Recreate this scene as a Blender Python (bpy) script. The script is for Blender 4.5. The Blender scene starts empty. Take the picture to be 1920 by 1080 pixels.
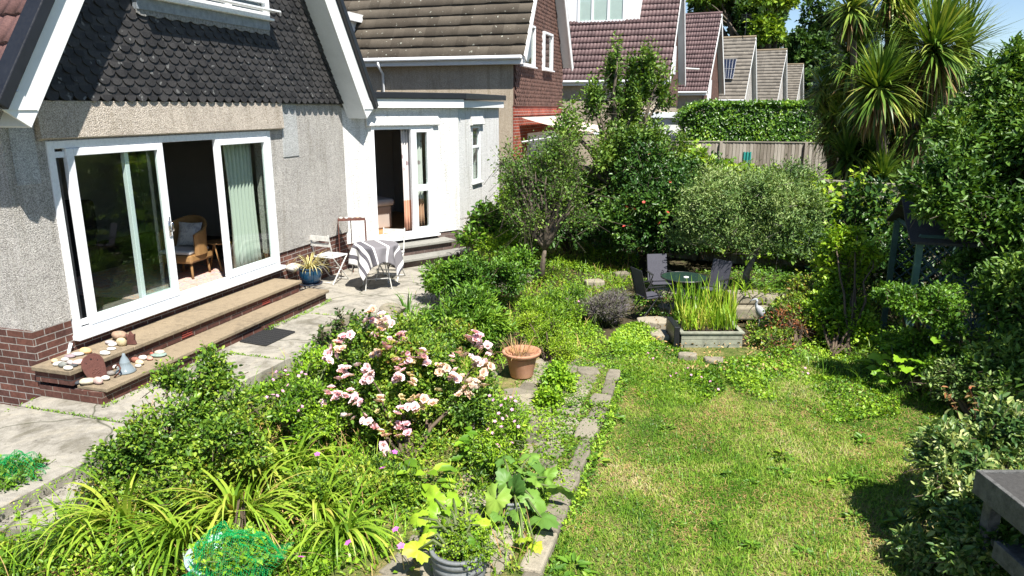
import bpy, math, random
import numpy as np
from mathutils import Vector, Matrix

# ---------------------------------------------------------------- camera, world, sun
FPX = 1340.0; CAM_H = 2.85
PIT = math.atan(337 / FPX); SP, CP = math.sin(PIT), math.cos(PIT)
scene = bpy.context.scene
COL = scene.collection
cam_data = bpy.data.cameras.new("camera"); cam = bpy.data.objects.new("camera", cam_data); COL.objects.link(cam)
cam.location = (0, 0, CAM_H); cam.rotation_euler = (math.radians(90) - PIT, 0, 0)
cam_data.sensor_width = 36; cam_data.lens = 36 * FPX / 1920; cam_data.clip_start = .05; cam_data.clip_end = 2000
scene.camera = cam
SUNV = Vector((.135, -.26, .46)).normalized()
world = bpy.data.worlds.new("World"); scene.world = world; world.use_nodes = True
wn = world.node_tree.nodes; wn.clear()
sky = wn.new('ShaderNodeTexSky'); sky.sky_type = 'NISHITA'; sky.sun_disc = False
sky.sun_elevation = math.asin(SUNV.z); sky.sun_rotation = math.atan2(SUNV.x, SUNV.y)
sky.air_density = .85; sky.dust_density = .1; sky.ozone_density = 2.5
bgn = wn.new('ShaderNodeBackground'); bgn.inputs[1].default_value = 0.068
wo = wn.new('ShaderNodeOutputWorld')
world.node_tree.links.new(sky.outputs[0], bgn.inputs[0]); world.node_tree.links.new(bgn.outputs[0], wo.inputs[0])
sd = bpy.data.lights.new("sun", 'SUN'); sd.energy = 4.9; sd.angle = math.radians(.5); sd.color = (1, .955, .88)
sun = bpy.data.objects.new("sun", sd); COL.objects.link(sun); sun.location = (3, -6, 12)
sun.rotation_euler = SUNV.to_track_quat('Z', 'Y').to_euler()
scene.view_settings.view_transform = 'Standard'; scene.view_settings.look = 'None'
scene.view_settings.exposure = 1.12; scene.view_settings.gamma = 1
scene.render.engine = 'CYCLES'
scene.cycles.max_bounces = 8; scene.cycles.diffuse_bounces = 3; scene.cycles.transmission_bounces = 6
scene.cycles.transparent_max_bounces = 12; scene.cycles.caustics_reflective = False; scene.cycles.caustics_refractive = False

# ---------------------------------------------------------------- measuring helpers
def ray(u, v):
    a = (u - 960) / FPX; b = (v - 540) / FPX
    return a, CP - b * SP, -(SP + b * CP)
def G(u, v, z=-.2):
    x, y, w = ray(u, v); t = (z - CAM_H) / w
    return Vector((x * t, y * t, z))
def W(u, v, Y):
    x, y, w = ray(u, v); t = Y / y
    return Vector((x * t, Y, CAM_H + w * t))
class Fr:
    """a level frame: s runs along a wall, o runs out of it, z is up"""
    def __init__(s, x, y, h):
        s.x, s.y = x, y; h = math.radians(h); s.h = h
        s.d = (math.sin(h), math.cos(h)); s.n = (math.cos(h), -math.sin(h))
    def p(f, s, o, z): return Vector((f.x + s * f.d[0] + o * f.n[0], f.y + s * f.d[1] + o * f.n[1], z))
    def at(f, u, v, o=0):
        x, y, w = ray(u, v)
        t = (f.x * f.n[0] + f.y * f.n[1] + o) / (x * f.n[0] + y * f.n[1])
        X, Y = x * t - f.x, y * t - f.y
        return X * f.d[0] + Y * f.d[1], CAM_H + w * t

# ---------------------------------------------------------------- object helpers
def tag(o, label=None, cat=None, group=None, kind=None):
    if label: o['label'] = label
    if cat: o['category'] = cat
    if group: o['group'] = group
    if kind: o['kind'] = kind
    return o
def thing(name, label, cat, loc=(0, 0, 0), group=None, rz=0):
    o = bpy.data.objects.new(name, None); COL.objects.link(o); o.empty_display_size = .2
    o.location = loc; o.rotation_euler = (0, 0, rz)
    return tag(o, label, cat, group)
def wloc(o):
    v = Vector((0, 0, 0))
    while o is not None: v = v + o.location; o = o.parent
    return v
def link_mesh(me, name, parent, loc):
    o = bpy.data.objects.new(name, me); COL.objects.link(o)
    if parent is not None: o.parent = parent
    elif loc is not None: o.location = loc
    return o
def copy_tree(o, parent=None):
    c = o.copy(); COL.objects.link(c)
    if parent is not None: c.parent = parent
    for ch in list(o.children): copy_tree(ch, c)
    return c
def auto_uv(me):
    uv = me.uv_layers.new(name='uv')
    n = len(me.loops)
    co = np.empty(len(me.vertices) * 3); me.vertices.foreach_get('co', co); co = co.reshape(-1, 3)
    vi = np.empty(n, int); me.loops.foreach_get('vertex_index', vi)
    pn = np.empty(len(me.polygons) * 3); me.polygons.foreach_get('normal', pn); pn = pn.reshape(-1, 3)
    lt = np.empty(len(me.polygons), int); me.polygons.foreach_get('loop_total', lt)
    nn = np.repeat(pn, lt, axis=0); P = co[vi]
    flat = np.abs(nn[:, 2]) > .8
    h = np.hypot(nn[:, 0], nn[:, 1]) + 1e-9
    U = (-nn[:, 1] * P[:, 0] + nn[:, 0] * P[:, 1]) / h
    out = np.stack([np.where(flat, P[:, 0], U), np.where(flat, P[:, 1], P[:, 2])], 1)
    uv.data.foreach_set('uv', out.ravel())

class MB:
    def __init__(s): s.v = []; s.f = []; s.m = []
    def add(s, vs, fs, mi=0):
        b = len(s.v); s.v += [tuple(v) for v in vs]
        s.f += [tuple(b + i for i in f) for f in fs]; s.m += [mi] * len(fs); return s
    def hexa(s, P, mi=0):
        return s.add(P, [(0, 3, 2, 1), (4, 5, 6, 7), (0, 1, 5, 4), (1, 2, 6, 5), (2, 3, 7, 6), (3, 0, 4, 7)], mi)
    def box(s, x0, x1, y0, y1, z0, z1, mi=0):
        return s.hexa([(x0, y0, z0), (x1, y0, z0), (x1, y1, z0), (x0, y1, z0), (x0, y0, z1), (x1, y0, z1), (x1, y1, z1), (x0, y1, z1)], mi)
    def fbox(s, F, s0, s1, o0, o1, z0, z1, mi=0):
        q = [(s0, o0), (s0, o1), (s1, o1), (s1, o0)]
        return s.hexa([F.p(a, b, z0) for a, b in q] + [F.p(a, b, z1) for a, b in q], mi)
    def prism(s, poly, z0, z1, mi=0):
        n = len(poly)
        return s.add([(p[0], p[1], z0) for p in poly] + [(p[0], p[1], z1) for p in poly],
                     [tuple(range(n))[::-1], tuple(range(n, 2 * n))] + [(i, (i + 1) % n, n + (i + 1) % n, n + i) for i in range(n)], mi)
    def extrude(s, P0, P1, mi=0):
        n = len(P0)
        return s.add(list(P0) + list(P1), [tuple(range(n))[::-1], tuple(range(n, 2 * n))] + [(i, (i + 1) % n, n + (i + 1) % n, n + i) for i in range(n)], mi)
    def tube(s, pts, r, k=8, mi=0, closed=False):
        pts = [Vector(p) for p in pts]; n = len(pts)
        rs = r if isinstance(r, (list, tuple)) else [r] * n
        b = len(s.v); up = Vector((.13, .21, 1)).normalized()
        for i, p in enumerate(pts):
            if closed: t = (pts[(i + 1) % n] - pts[i - 1])
            else: t = (pts[min(i + 1, n - 1)] - pts[max(i - 1, 0)])
            t = t.normalized() if t.length > 1e-9 else Vector((0, 0, 1))
            a = t.cross(up)
            if a.length < .05: a = t.cross(Vector((1, 0, 0)))
            a.normalize(); c = t.cross(a)
            for j in range(k):
                q = 2 * math.pi * j / k
                s.v.append(tuple(p + (a * math.cos(q) + c * math.sin(q)) * rs[i]))
        m = n if closed else n - 1
        for i in range(m):
            for j in range(k):
                s.f.append((b + i * k + j, b + ((i + 1) % n) * k + j, b + ((i + 1) % n) * k + (j + 1) % k, b + i * k + (j + 1) % k)); s.m.append(mi)
        if not closed:
            s.f.append(tuple(b + j for j in range(k))); s.m.append(mi)
            s.f.append(tuple(b + (n - 1) * k + j for j in range(k))[::-1]); s.m.append(mi)
        return s
    def lathe(s, c, prof, k=28, mi=0, wob=0):
        b = len(s.v); n = len(prof)
        for (r, z) in prof:
            for j in range(k):
                q = 2 * math.pi * j / k
                s.v.append((c[0] + r * math.cos(q), c[1] + r * math.sin(q), c[2] + z))
        for i in range(n - 1):
            for j in range(k):
                s.f.append((b + i * k + j, b + i * k + (j + 1) % k, b + (i + 1) * k + (j + 1) % k, b + (i + 1) * k + j)); s.m.append(mi)
        s.f.append(tuple(b + j for j in range(k))[::-1]); s.m.append(mi)
        s.f.append(tuple(b + (n - 1) * k + j for j in range(k))); s.m.append(mi)
        return s
    def build(s, name, mats, parent=None, loc=None, smooth=False, bevel=0, uv=True):
        off = wloc(parent) if parent is not None else Vector(loc or (0, 0, 0))
        me = bpy.data.meshes.new(name)
        me.from_pydata([(v[0] - off.x, v[1] - off.y, v[2] - off.z) for v in s.v], [], s.f)
        for m in (mats if isinstance(mats, (list, tuple)) else [mats]): me.materials.append(m)
        if any(s.m): me.polygons.foreach_set('material_index', s.m)
        me.update()
        if uv: auto_uv(me)
        if smooth: me.polygons.foreach_set('use_smooth', [True] * len(me.polygons))
        o = link_mesh(me, name, parent, off if parent is None else None)
        if bevel:
            b = o.modifiers.new('bevel', 'BEVEL'); b.width = bevel; b.segments = 2; b.limit_method = 'ANGLE'
        return o

def arrays_mesh(name, V, F, mat, parent=None, loc=None, smooth=False):
    """V (n,3) ; F list of int arrays (m,k)"""
    off = wloc(parent) if parent is not None else Vector(loc or (0, 0, 0))
    V = np.asarray(V, float) - np.array(off)
    me = bpy.data.meshes.new(name)
    me.vertices.add(len(V)); me.vertices.foreach_set('co', V.ravel())
    tot = np.concatenate([np.full(len(f), f.shape[1]) for f in F])
    li = np.concatenate([f.ravel() for f in F])
    me.loops.add(len(li)); me.loops.foreach_set('vertex_index', li)
    me.polygons.add(len(tot))
    st = np.concatenate([[0], np.cumsum(tot)[:-1]])
    me.polygons.foreach_set('loop_start', st); me.polygons.foreach_set('loop_total', tot)
    if smooth: me.polygons.foreach_set('use_smooth', np.ones(len(tot), bool))
    me.update(calc_edges=True)
    me.materials.append(mat)
    return link_mesh(me, name, parent, off if parent is None else None)

# ---------------------------------------------------------------- materials
MATS = {}
class NT:
    def __init__(s, name):
        s.m = bpy.data.materials.new(name); s.m.use_nodes = True; s.t = s.m.node_tree; s.t.nodes.clear()
        s.out = s.n('ShaderNodeOutputMaterial')
    def n(s, typ, **kw):
        x = s.t.nodes.new(typ)
        for k, v in kw.items(): setattr(x, k, v)
        return x
    def l(s, a, b): s.t.links.new(a, b)
    def coord(s, kind='Object', scale=None):
        c = s.n('ShaderNodeTexCoord')
        if scale is None: return c.outputs[kind]
        m = s.n('ShaderNodeMapping'); s.l(c.outputs[kind], m.inputs[0]); m.inputs['Scale'].default_value = scale
        return m.outputs[0]
    def geo(s): return s.n('ShaderNodeNewGeometry')
    def noise(s, vec, scale, det=4, rough=.55, dist=0):
        x = s.n('ShaderNodeTexNoise'); s.l(vec, x.inputs['Vector'])
        x.inputs['Scale'].default_value = scale; x.inputs['Detail'].default_value = det
        x.inputs['Roughness'].default_value = rough; x.inputs['Distortion'].default_value = dist
        return x.outputs[0]
    def ramp(s, fac, stops, interp='LINEAR'):
        r = s.n('ShaderNodeValToRGB'); r.color_ramp.interpolation = interp
        e = r.color_ramp.elements
        while len(e) < len(stops): e.new(.5)
        for i, (p, c) in enumerate(stops):
            e[i].position = p; e[i].color = (c[0], c[1], c[2], 1) if not isinstance(c, (int, float)) else (c, c, c, 1)
        s.l(fac, r.inputs[0]); return r.outputs[0]
    def mix(s, fac, a, b, mode='MIX'):
        m = s.n('ShaderNodeMix', data_type='RGBA', blend_type=mode)
        for sock, val in ((m.inputs[0], fac), (m.inputs[6], a), (m.inputs[7], b)):
            if isinstance(val, (int, float)): sock.default_value = val
            elif isinstance(val, tuple): sock.default_value = (*val, 1)
            else: s.l(val, sock)
        return m.outputs[2]
    def math(s, op, a, b=0):
        m = s.n('ShaderNodeMath', operation=op)
        for sock, val in ((m.inputs[0], a), (m.inputs[1], b)):
            if isinstance(val, (int, float)): sock.default_value = val
            else: s.l(val, sock)
        return m.outputs[0]
    def bump(s, h, strength=.5, dist=.01, normal=None):
        b = s.n('ShaderNodeBump'); b.inputs['Strength'].default_value = strength; b.inputs['Distance'].default_value = dist
        s.l(h, b.inputs['Height'])
        if normal is not None: s.l(normal, b.inputs['Normal'])
        return b.outputs[0]
    def pbr(s, col, rough=.7, normal=None, metal=0, spec=.5, sheen=0):
        p = s.n('ShaderNodeBsdfPrincipled')
        for sock, val in ((p.inputs['Base Color'], col), (p.inputs['Roughness'], rough)):
            if isinstance(val, tuple): sock.default_value = (*val, 1)
            elif isinstance(val, (int, float)): sock.default_value = val
            else: s.l(val, sock)
        p.inputs['Metallic'].default_value = metal; p.inputs['Specular IOR Level'].default_value = spec
        if normal is not None: s.l(normal, p.inputs['Normal'])
        return p
    def done(s, sh): s.l(sh.outputs[0], s.out.inputs[0]); return s.m

def plain(name, col, rough=.6, var=.12, scale=6, bump=.15, metal=0, spec=.5):
    """a surface with wear: broad and fine variation of its own colour"""
    if name in MATS: return MATS[name]
    t = NT(name); c = t.coord('Object')
    n1 = t.noise(c, scale, 5, .6); n2 = t.noise(c, scale * 9, 4, .6)
    k = t.math('ADD', t.math('MULTIPLY', n1, .65), t.math('MULTIPLY', n2, .35))
    lo = tuple(x * (1 - var * 1.6) for x in col); hi = tuple(min(1, x * (1 + var * 1.1)) for x in col)
    colr = t.ramp(k, [(.3, lo), (.68, hi)])
    r = t.ramp(n2, [(.3, max(0, rough - .1)), (.7, min(1, rough + .12))])
    MATS[name] = t.done(t.pbr(colr, r, t.bump(n2, bump, .01) if bump else None, metal, spec)); return MATS[name]

def leaf(name, cols, trans=.32, rough=.42, clump=1.4, spec=.35, tcol=None):
    """cols: three or more leaf colours, picked at random for each leaf, drifting from clump to clump"""
    if name in MATS: return MATS[name]
    cols = [(min(.9, c[0] * 1.22), min(.9, c[1] * 1.14), c[2] * .95) if 'petal' not in name else c for c in cols]; trans *= .72
    t = NT(name); g = t.geo()
    n = t.noise(g.outputs['Position'], clump, 2, .5)
    k = t.math('ADD', t.math('MULTIPLY', g.outputs['Random Per Island'], .62), t.math('MULTIPLY', t.math('SUBTRACT', n, .5), 1.25))
    k = t.math('ADD', k, .12)
    m = len(cols)
    col = t.ramp(k, [(i / (m - 1) * .9 + .03, c) for i, c in enumerate(cols)])
    p = t.pbr(col, rough, None, 0, spec)
    tr = t.n('ShaderNodeBsdfTranslucent')
    t.l(t.mix(1.0, col, (1.25, 1.15, .45), 'MULTIPLY'), tr.inputs[0])
    mx = t.n('ShaderNodeMixShader'); mx.inputs[0].default_value = trans
    t.l(p.outputs[0], mx.inputs[1]); t.l(tr.outputs[0], mx.inputs[2])
    MATS[name] = t.done(mx); return MATS[name]

def pebbledash(name, cols, size=120, bump=.7, blotch=.12):
    t = NT(name); c = t.coord('Object')
    v = t.n('ShaderNodeTexVoronoi'); v.inputs['Scale'].default_value = size; t.l(c, v.inputs['Vector'])
    v2 = t.n('ShaderNodeTexVoronoi'); v2.inputs['Scale'].default_value = size * .45; t.l(c, v2.inputs['Vector'])
    r1 = t.n('ShaderNodeSeparateColor'); t.l(v.outputs['Color'], r1.inputs[0])
    col = t.ramp(r1.outputs[0], [(0, cols[0]), (.5, cols[1]), (1, cols[2])])
    big = t.noise(c, 1.3, 5, .6)
    mid = t.noise(c, 9, 4, .6)
    k = t.math('ADD', t.math('MULTIPLY', big, .6), t.math('MULTIPLY', mid, .4))
    col = t.mix(1.0, col, t.ramp(k, [(.32, 1 - blotch * 2), (.62, 1.0)]), 'MULTIPLY')
    run = t.noise(t.coord('Object', (5, 5, .45)), 1.6, 5, .65)
    col = t.mix(1.0, col, t.ramp(run, [(.33, (.80, .79, .76)), (.5, (1, 1, 1))]), 'MULTIPLY')
    gaps = t.ramp(v.outputs['Distance'], [(.35, 1.0), (.8, .45)])
    col = t.mix(.6, col, gaps, 'MULTIPLY')
    h = t.math('ADD', t.math('MULTIPLY', v.outputs['Distance'], -1), t.math('MULTIPLY', v2.outputs['Distance'], -.6))
    MATS[name] = t.done(t.pbr(col, .9, t.bump(h, bump, .012), 0, .25)); return MATS[name]

def brickmat(name, c1, c2, mortar, bw=.225, bh=.075, varied=True):
    t = NT(name); c = t.coord('UV')
    b = t.n('ShaderNodeTexBrick'); t.l(c, b.inputs['Vector']); b.inputs['Scale'].default_value = 1
    b.inputs['Brick Width'].default_value = bw; b.inputs['Row Height'].default_value = bh
    b.inputs['Mortar Size'].default_value = .0055; b.inputs['Mortar Smooth'].default_value = .3
    b.inputs['Color1'].default_value = (*c1, 1); b.inputs['Color2'].default_value = (*c2, 1); b.inputs['Mortar'].default_value = (*mortar, 1)
    b.inputs['Bias'].default_value = -.1
    o = t.coord('Object'); n = t.noise(o, 30, 5, .7); n0 = t.noise(o, 2.2, 3, .6)
    col = t.mix(1.0, b.outputs[0], t.ramp(n, [(.3, .62), (.7, 1.25)]), 'MULTIPLY')
    col = t.mix(1.0, col, t.ramp(n0, [(.35, .75), (.65, 1.1)]), 'MULTIPLY')
    h = t.math('ADD', t.math('MULTIPLY', b.outputs[1], -1), t.math('MULTIPLY', n, .25))
    MATS[name] = t.done(t.pbr(col, .88, t.bump(h, .6, .01), 0, .2)); return MATS[name]

def tilemat(name, c1, c2, spots=(.45, .45, .4), spot=.68, cw=.3, ch=.3, rough=.8):
    t = NT(name); c = t.coord('Object'); u = t.coord('UV')
    g = t.geo()
    w = t.n('ShaderNodeTexWhiteNoise', noise_dimensions='2D')
    mp = t.n('ShaderNodeMapping'); t.l(u, mp.inputs[0]); mp.inputs['Scale'].default_value = (1 / cw, 1 / ch, 1)
    fl = t.n('ShaderNodeVectorMath', operation='FLOOR'); t.l(mp.outputs[0], fl.inputs[0]); t.l(fl.outputs[0], w.inputs['Vector'])
    n = t.noise(c, 5, 6, .65); nf = t.noise(c, 60, 3, .6)
    k = t.math('ADD', t.math('MULTIPLY', w.outputs[0], .5), t.math('MULTIPLY', n, .5))
    col = t.ramp(k, [(.2, c1), (.8, c2)])
    sp = t.ramp(t.noise(c, 11, 2, .5), [(spot, 0.0), (spot + .04, 1.0)])
    col = t.mix(sp, col, spots)
    col = t.mix(1.0, col, t.ramp(nf, [(.3, .7), (.7, 1.2)]), 'MULTIPLY')
    MATS[name] = t.done(t.pbr(col, rough, t.bump(nf, .3, .006), 0, .3)); return MATS[name]

def glassmat(name='window_glass', tint=(.9, .95, .93)):
    if name in MATS: return MATS[name]
    t = NT(name)
    fr = t.n('ShaderNodeFresnel'); fr.inputs[0].default_value = 1.55
    tr = t.n('ShaderNodeBsdfTransparent'); tr.inputs[0].default_value = (*tint, 1)
    gl = t.n('ShaderNodeBsdfGlossy'); gl.inputs['Roughness'].default_value = .01
    k = t.math('MULTIPLY', t.math('MINIMUM', t.math('MULTIPLY', fr.outputs[0], 1.5), 1), t.math('SUBTRACT', 1, t.geo().outputs['Backfacing']))
    mx = t.n('ShaderNodeMixShader'); t.l(k, mx.inputs[0]); t.l(tr.outputs[0], mx.inputs[1]); t.l(gl.outputs[0], mx.inputs[2])
    MATS[name] = t.done(mx); return MATS[name]

def concrete(name, col, dark, spots=True, island=False):
    t = NT(name); c = t.coord('Object')
    n1 = t.noise(c, .9, 6, .6, .4); n2 = t.noise(c, 14, 6, .7); n3 = t.noise(c, 120, 3, .6)
    k = t.math('ADD', t.math('MULTIPLY', n1, .5), t.math('MULTIPLY', n2, .5))
    cc = t.ramp(k, [(.32, dark), (.5, col), (.7, tuple(x * 1.15 for x in col))])
    cc = t.mix(1.0, cc, t.ramp(n3, [(.3, .72), (.7, 1.15)]), 'MULTIPLY')
    if name == 'patio_concrete':
        w_ = t.n('ShaderNodeMapping'); t.l(c, w_.inputs[0]); nz = t.n('ShaderNodeTexNoise'); nz.inputs['Scale'].default_value = 1.7; t.l(c, nz.inputs[0])
        ad = t.n('ShaderNodeVectorMath', operation='MULTIPLY_ADD'); t.l(nz.outputs[1], ad.inputs[0]); ad.inputs[1].default_value = (.5, .5, .5); t.l(c, ad.inputs[2])
        ve = t.n('ShaderNodeTexVoronoi', feature='DISTANCE_TO_EDGE'); ve.inputs['Scale'].default_value = .42; t.l(ad.outputs[0], ve.inputs[0])
        cc = t.mix(t.ramp(ve.outputs['Distance'], [(.002, .85), (.006, 0.)]), cc, (.05, .055, .03))
        st2 = t.noise(c, 2.6, 6, .7, .8); cc = t.mix(1.0, cc, t.ramp(st2, [(.36, (.62, .61, .56)), (.5, (1, 1, 1)), (.66, (1.18, 1.16, 1.1))]), 'MULTIPLY')
    if island: cc = t.mix(1.0, cc, t.ramp(t.geo().outputs['Random Per Island'], [(0, (.62, .60, .55)), (.5, (1.0, .97, .9)), (1, (1.35, 1.3, 1.2))]), 'MULTIPLY')
    v = t.n('ShaderNodeTexVoronoi'); v.inputs['Scale'].default_value = 9; t.l(c, v.inputs['Vector']); v.inputs['Randomness'].default_value = 1
    if spots: cc = t.mix(t.ramp(v.outputs['Distance'], [(.06, .75), (.12, 0.0)]), cc, tuple(x * .5 for x in dark))
    MATS[name] = t.done(t.pbr(cc, .92, t.bump(t.math('ADD', n2, t.math('MULTIPLY', n3, .4)), .5, .012), 0, .2)); return MATS[name]

M = MATS
pebbledash('grey_pebbledash', [(.30, .285, .26), (.56, .53, .49), (.76, .73, .68)])
pebbledash('beige_pebbledash', [(.36, .30, .24), (.64, .56, .47), (.82, .74, .64)])
pebbledash('pale_pebbledash', [(.36, .37, .36), (.56, .57, .56), (.76, .77, .76)])
pebbledash('white_pebbledash', [(.72, .72, .70), (.84, .84, .82), (.90, .90, .89)], 80, .8, .02)
pebbledash('cream_render', [(.36, .29, .21), (.50, .42, .32), (.62, .54, .43)], 120, .3, .08)
brickmat('house_brick', (.155, .068, .050), (.085, .042, .036), (.36, .34, .31))
brickmat('step_brick', (.125, .055, .042), (.075, .038, .032), (.24, .20, .17))
brickmat('neighbour_brick', (.38, .085, .05), (.27, .06, .04), (.45, .40, .36))
brickmat('grey_brick', (.17, .12, .105), (.12, .09, .08), (.2, .18, .16))
tilemat('dark_scale_tile', (.018, .0175, .018), (.052, .049, .048), (.15, .15, .145), .67, .165, .088, .6)
tilemat('grey_roof_tile', (.07, .057, .042), (.125, .105, .08), (.42, .42, .35), .69)
tilemat('maroon_roof_tile', (.105, .066, .066), (.170, .108, .106), (.3, .2, .18), .74, .3, .3, .6)
tilemat('house_roof_tile', (.12, .065, .058), (.175, .095, .085), (.3, .2, .18), .74, .3, .3, .5)
tilemat('brown_cladding_tile', (.085, .048, .038), (.16, .088, .068), (.25, .15, .12), .74, .16, .1)
tilemat('weathered_roof_tile', (.17, .15, .125), (.27, .24, .20), (.36, .33, .25), .66)
plain('white_plastic', (.80, .82, .84), .28, .03, 3, .02)
plain('white_paint', (.80, .81, .80), .45, .05, 4, .05)
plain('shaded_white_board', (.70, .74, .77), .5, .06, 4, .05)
plain('black_plastic', (.012, .013, .016), .4, .2, 5, .05)
plain('lead', (.24, .27, .30), .5, .3, 14, .5)
plain('lead_mortar', (.30, .30, .29), .9, .5, 40, 1.0)
concrete('patio_concrete', (.31, .29, .25), (.18, .167, .14))
concrete('path_stone', (.25, .23, .19), (.09, .085, .07), True, True)
concrete('step_slab', (.27, .215, .145), (.15, .12, .085), False)
concrete('grey_slab', (.27, .265, .24), (.16, .16, .14), False)
concrete('rock', (.27, .24, .18), (.10, .095, .07))
plain('soil', (.065, .045, .030), .95, .5, 5, .8)
plain('dark_metal', (.02, .02, .022), .4, .2, 20, .1)
plain('grey_sling', (.06, .06, .078), .7, .15, 30, .2)
plain('rust', (.11, .035, .022), .85, .35, 22, .5)
plain('rusty_red', (.12, .045, .034), .8, .2, 30, .4)
plain('old_white_metal', (.62, .61, .57), .5, .25, 15, .2)
plain('bark', (.12, .095, .07), .9, .4, 18, .8)
plain('grey_bark', (.20, .175, .15), .9, .35, 18, .7)
plain('stem_green', (.10, .13, .04), .7, .3, 12, .1)
plain('stem_brown', (.10, .07, .045), .8, .3, 12, .2)
plain('dark_room', (.12, .11, .10), .8, .1, 3, .05)
plain('room_wall', (.42, .40, .37), .9, .05, 3, .05)
glassmat()
# ---------------------------------------------------------------- ground
def sheet(name, poly, z, mat, uv=True):
    m = MB(); m.add([(p[0], p[1], z) for p in poly], [tuple(range(len(poly)))]); o = m.build(name, mat)
    return tag(o, kind='structure')
def vnoise(x, y, seed=0):
    """smooth value noise on arrays, 0..1"""
    xi = np.floor(x).astype(int); yi = np.floor(y).astype(int); fx = x - xi; fy = y - yi
    fx = fx * fx * (3 - 2 * fx); fy = fy * fy * (3 - 2 * fy)
    def h(a, b):
        q = (a * 374761393 + b * 668265263 + seed * 1442695041) & 0x7fffffff
        q = ((q ^ (q >> 13)) * 1274126177) & 0x7fffffff
        return ((q ^ (q >> 16)) & 0xffff) / 65535.
    return (h(xi, yi) * (1 - fx) + h(xi + 1, yi) * fx) * (1 - fy) + (h(xi, yi + 1) * (1 - fx) + h(xi + 1, yi + 1) * fx) * fy

t = NT('ground_soil'); c = t.coord('Object')
k = t.noise(c, 1.2, 6, .65); k2 = t.noise(c, 22, 5, .7)
col = t.ramp(t.math('ADD', t.math('MULTIPLY', k, .5), t.math('MULTIPLY', k2, .5)), [(.35, (.035, .028, .018)), (.5, (.07, .055, .03)), (.62, (.06, .085, .025))])
M['ground_soil'] = t.done(t.pbr(col, .95, t.bump(k2, .8, .03), 0, .2))
t = NT('lawn_turf'); c = t.coord('Object')
k = t.noise(c, 1.0, 5, .62, .6); k2 = t.noise(c, 16, 6, .75); k3 = t.noise(c, 110, 3, .7)
kk = t.math('ADD', t.math('ADD', t.math('MULTIPLY', k, .5), t.math('MULTIPLY', k2, .3)), t.math('MULTIPLY', k3, .2))
col = t.ramp(kk, [(.40, (.055, .10, .018)), (.48, (.12, .15, .035)), (.54, (.26, .22, .09)), (.62, (.36, .29, .15))])
M['lawn_turf'] = t.done(t.pbr(col, .95, t.bump(k3, .9, .02), 0, .15))
S = 400
sheet('ground', [(-S, -60), (S, -60), (S, S), (-S, S)], -.26, M['ground_soil'])
PATH_A, PATH_B = G(1160, 702, -.1), G(1040, 1003, -.1)
lawn_poly = [(1.32, 8.6), (.36, 4.85), (0.02, 3.4), (-.1, 2.2), (5.6, 2.2), (6.2, 6), (4.6, 8.8), (2.5, 9.0)]
sheet('lawn', lawn_poly, -.2, M['lawn_turf'])
# paving of the patio: cast slabs with open joints
HM = Fr(-4.8, 6.85, 17)
def patio_slab(name, poly, z, th=.16, mat='patio_concrete'):
    m = MB(); m.prism(poly, z - th, z); o = m.build(name, M[mat], bevel=.012); return tag(o, kind='structure')
def fp(s, o): q = HM.p(s, o, 0); return (q.x, q.y)
m = MB()
for poly in ([fp(-3.5, -.6), fp(-3.5, 1.6), fp(-.32, 1.62), fp(-.3, -.6)],
             [fp(-.285, 0), fp(-.305, 1.62), fp(1.62, 1.75), fp(1.63, 0)],
             [fp(1.645, 0), fp(1.635, 1.75), fp(2.9, 2.2), fp(3.4, 2.25), fp(3.42, 0)],
             [fp(3.435, 0), fp(3.415, 2.25), fp(5.0, 2.6), fp(5.0, 0)],
             [fp(5.015, 0), fp(5.015, 2.6), fp(7.2, 3.4), fp(7.2, -.2)]):
    m.prism(poly, -.18, 0)
tag(m.build('patio', M['patio_concrete'], bevel=.008), kind='structure')
m = MB()
a, b, c_, d_ = G(-60, 985, -.12), G(92, 998, -.12), G(172, 905, -.12), G(-60, 850, -.12)
m.prism([(q.x, q.y) for q in (a, b, c_, d_)], -.26, -.11)
m.prism([(-3.75, 3.2), (-2.7, 3.2), (-2.75, 3.9), (-3.75, 3.95)], -.27, -.235)
tag(m.build('patio_step', M['patio_concrete'], bevel=.01), kind='structure')
# stone path with edging stones along the lawn
rng = random.Random(4)
m = MB()
def stone(m, cx, cy, rx, ry, z0, z1, rot=0, k=7, jit=.16):
    P = []
    for i in range(k):
        q = 2 * math.pi * i / k + rng.uniform(-.15, .15); r = 1 + rng.uniform(-jit, jit)
        x = max(-.86, min(.86, math.cos(q) * 1.15)) * rx * r; y = max(-.86, min(.86, math.sin(q) * 1.15)) * ry * r
        P.append((cx + x * math.cos(rot) - y * math.sin(rot), cy + x * math.sin(rot) + y * math.cos(rot)))
    m.prism(P, z0, z1)
pd = (PATH_A - PATH_B).normalized(); pn_ = Vector((pd.y, -pd.x, 0)); prot = math.atan2(pd.y, pd.x)
s = -1.6
L = (PATH_A - PATH_B).length
while s < L:
    ln = rng.uniform(.24, .62)
    c0 = PATH_B + pd * (s + ln / 2) - pn_ * .13
    P = []
    wi_ = rng.uniform(.10, .2)
    for (a, b) in ((0, -wi_), (0, .0), (ln * .5, .012), (ln - .02, .0), (ln - .02, -wi_), (ln * .5, -wi_ - .01)):
        q = PATH_B + pd * (s + a) + pn_ * (b + rng.uniform(-.012, .012)); P.append((q.x, q.y))
    m.prism(P[::-1], -.26, -.115 + rng.uniform(-.008, .006))
    s += ln
for i in range(60):
    a = -.8 + (i // 3) * .235 + rng.uniform(-.03, .03); o = -.36 - (i % 3) * .27 + rng.uniform(-.04, .04)
    if rng.random() < .12: continue
    q = PATH_B + pd * a + pn_ * o
    stone(m, q.x, q.y, rng.uniform(.11, .18), rng.uniform(.11, .17), -.26, -.128 + rng.uniform(-.015, .012), prot + rng.uniform(-.3, .3), 8, .22)
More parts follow.
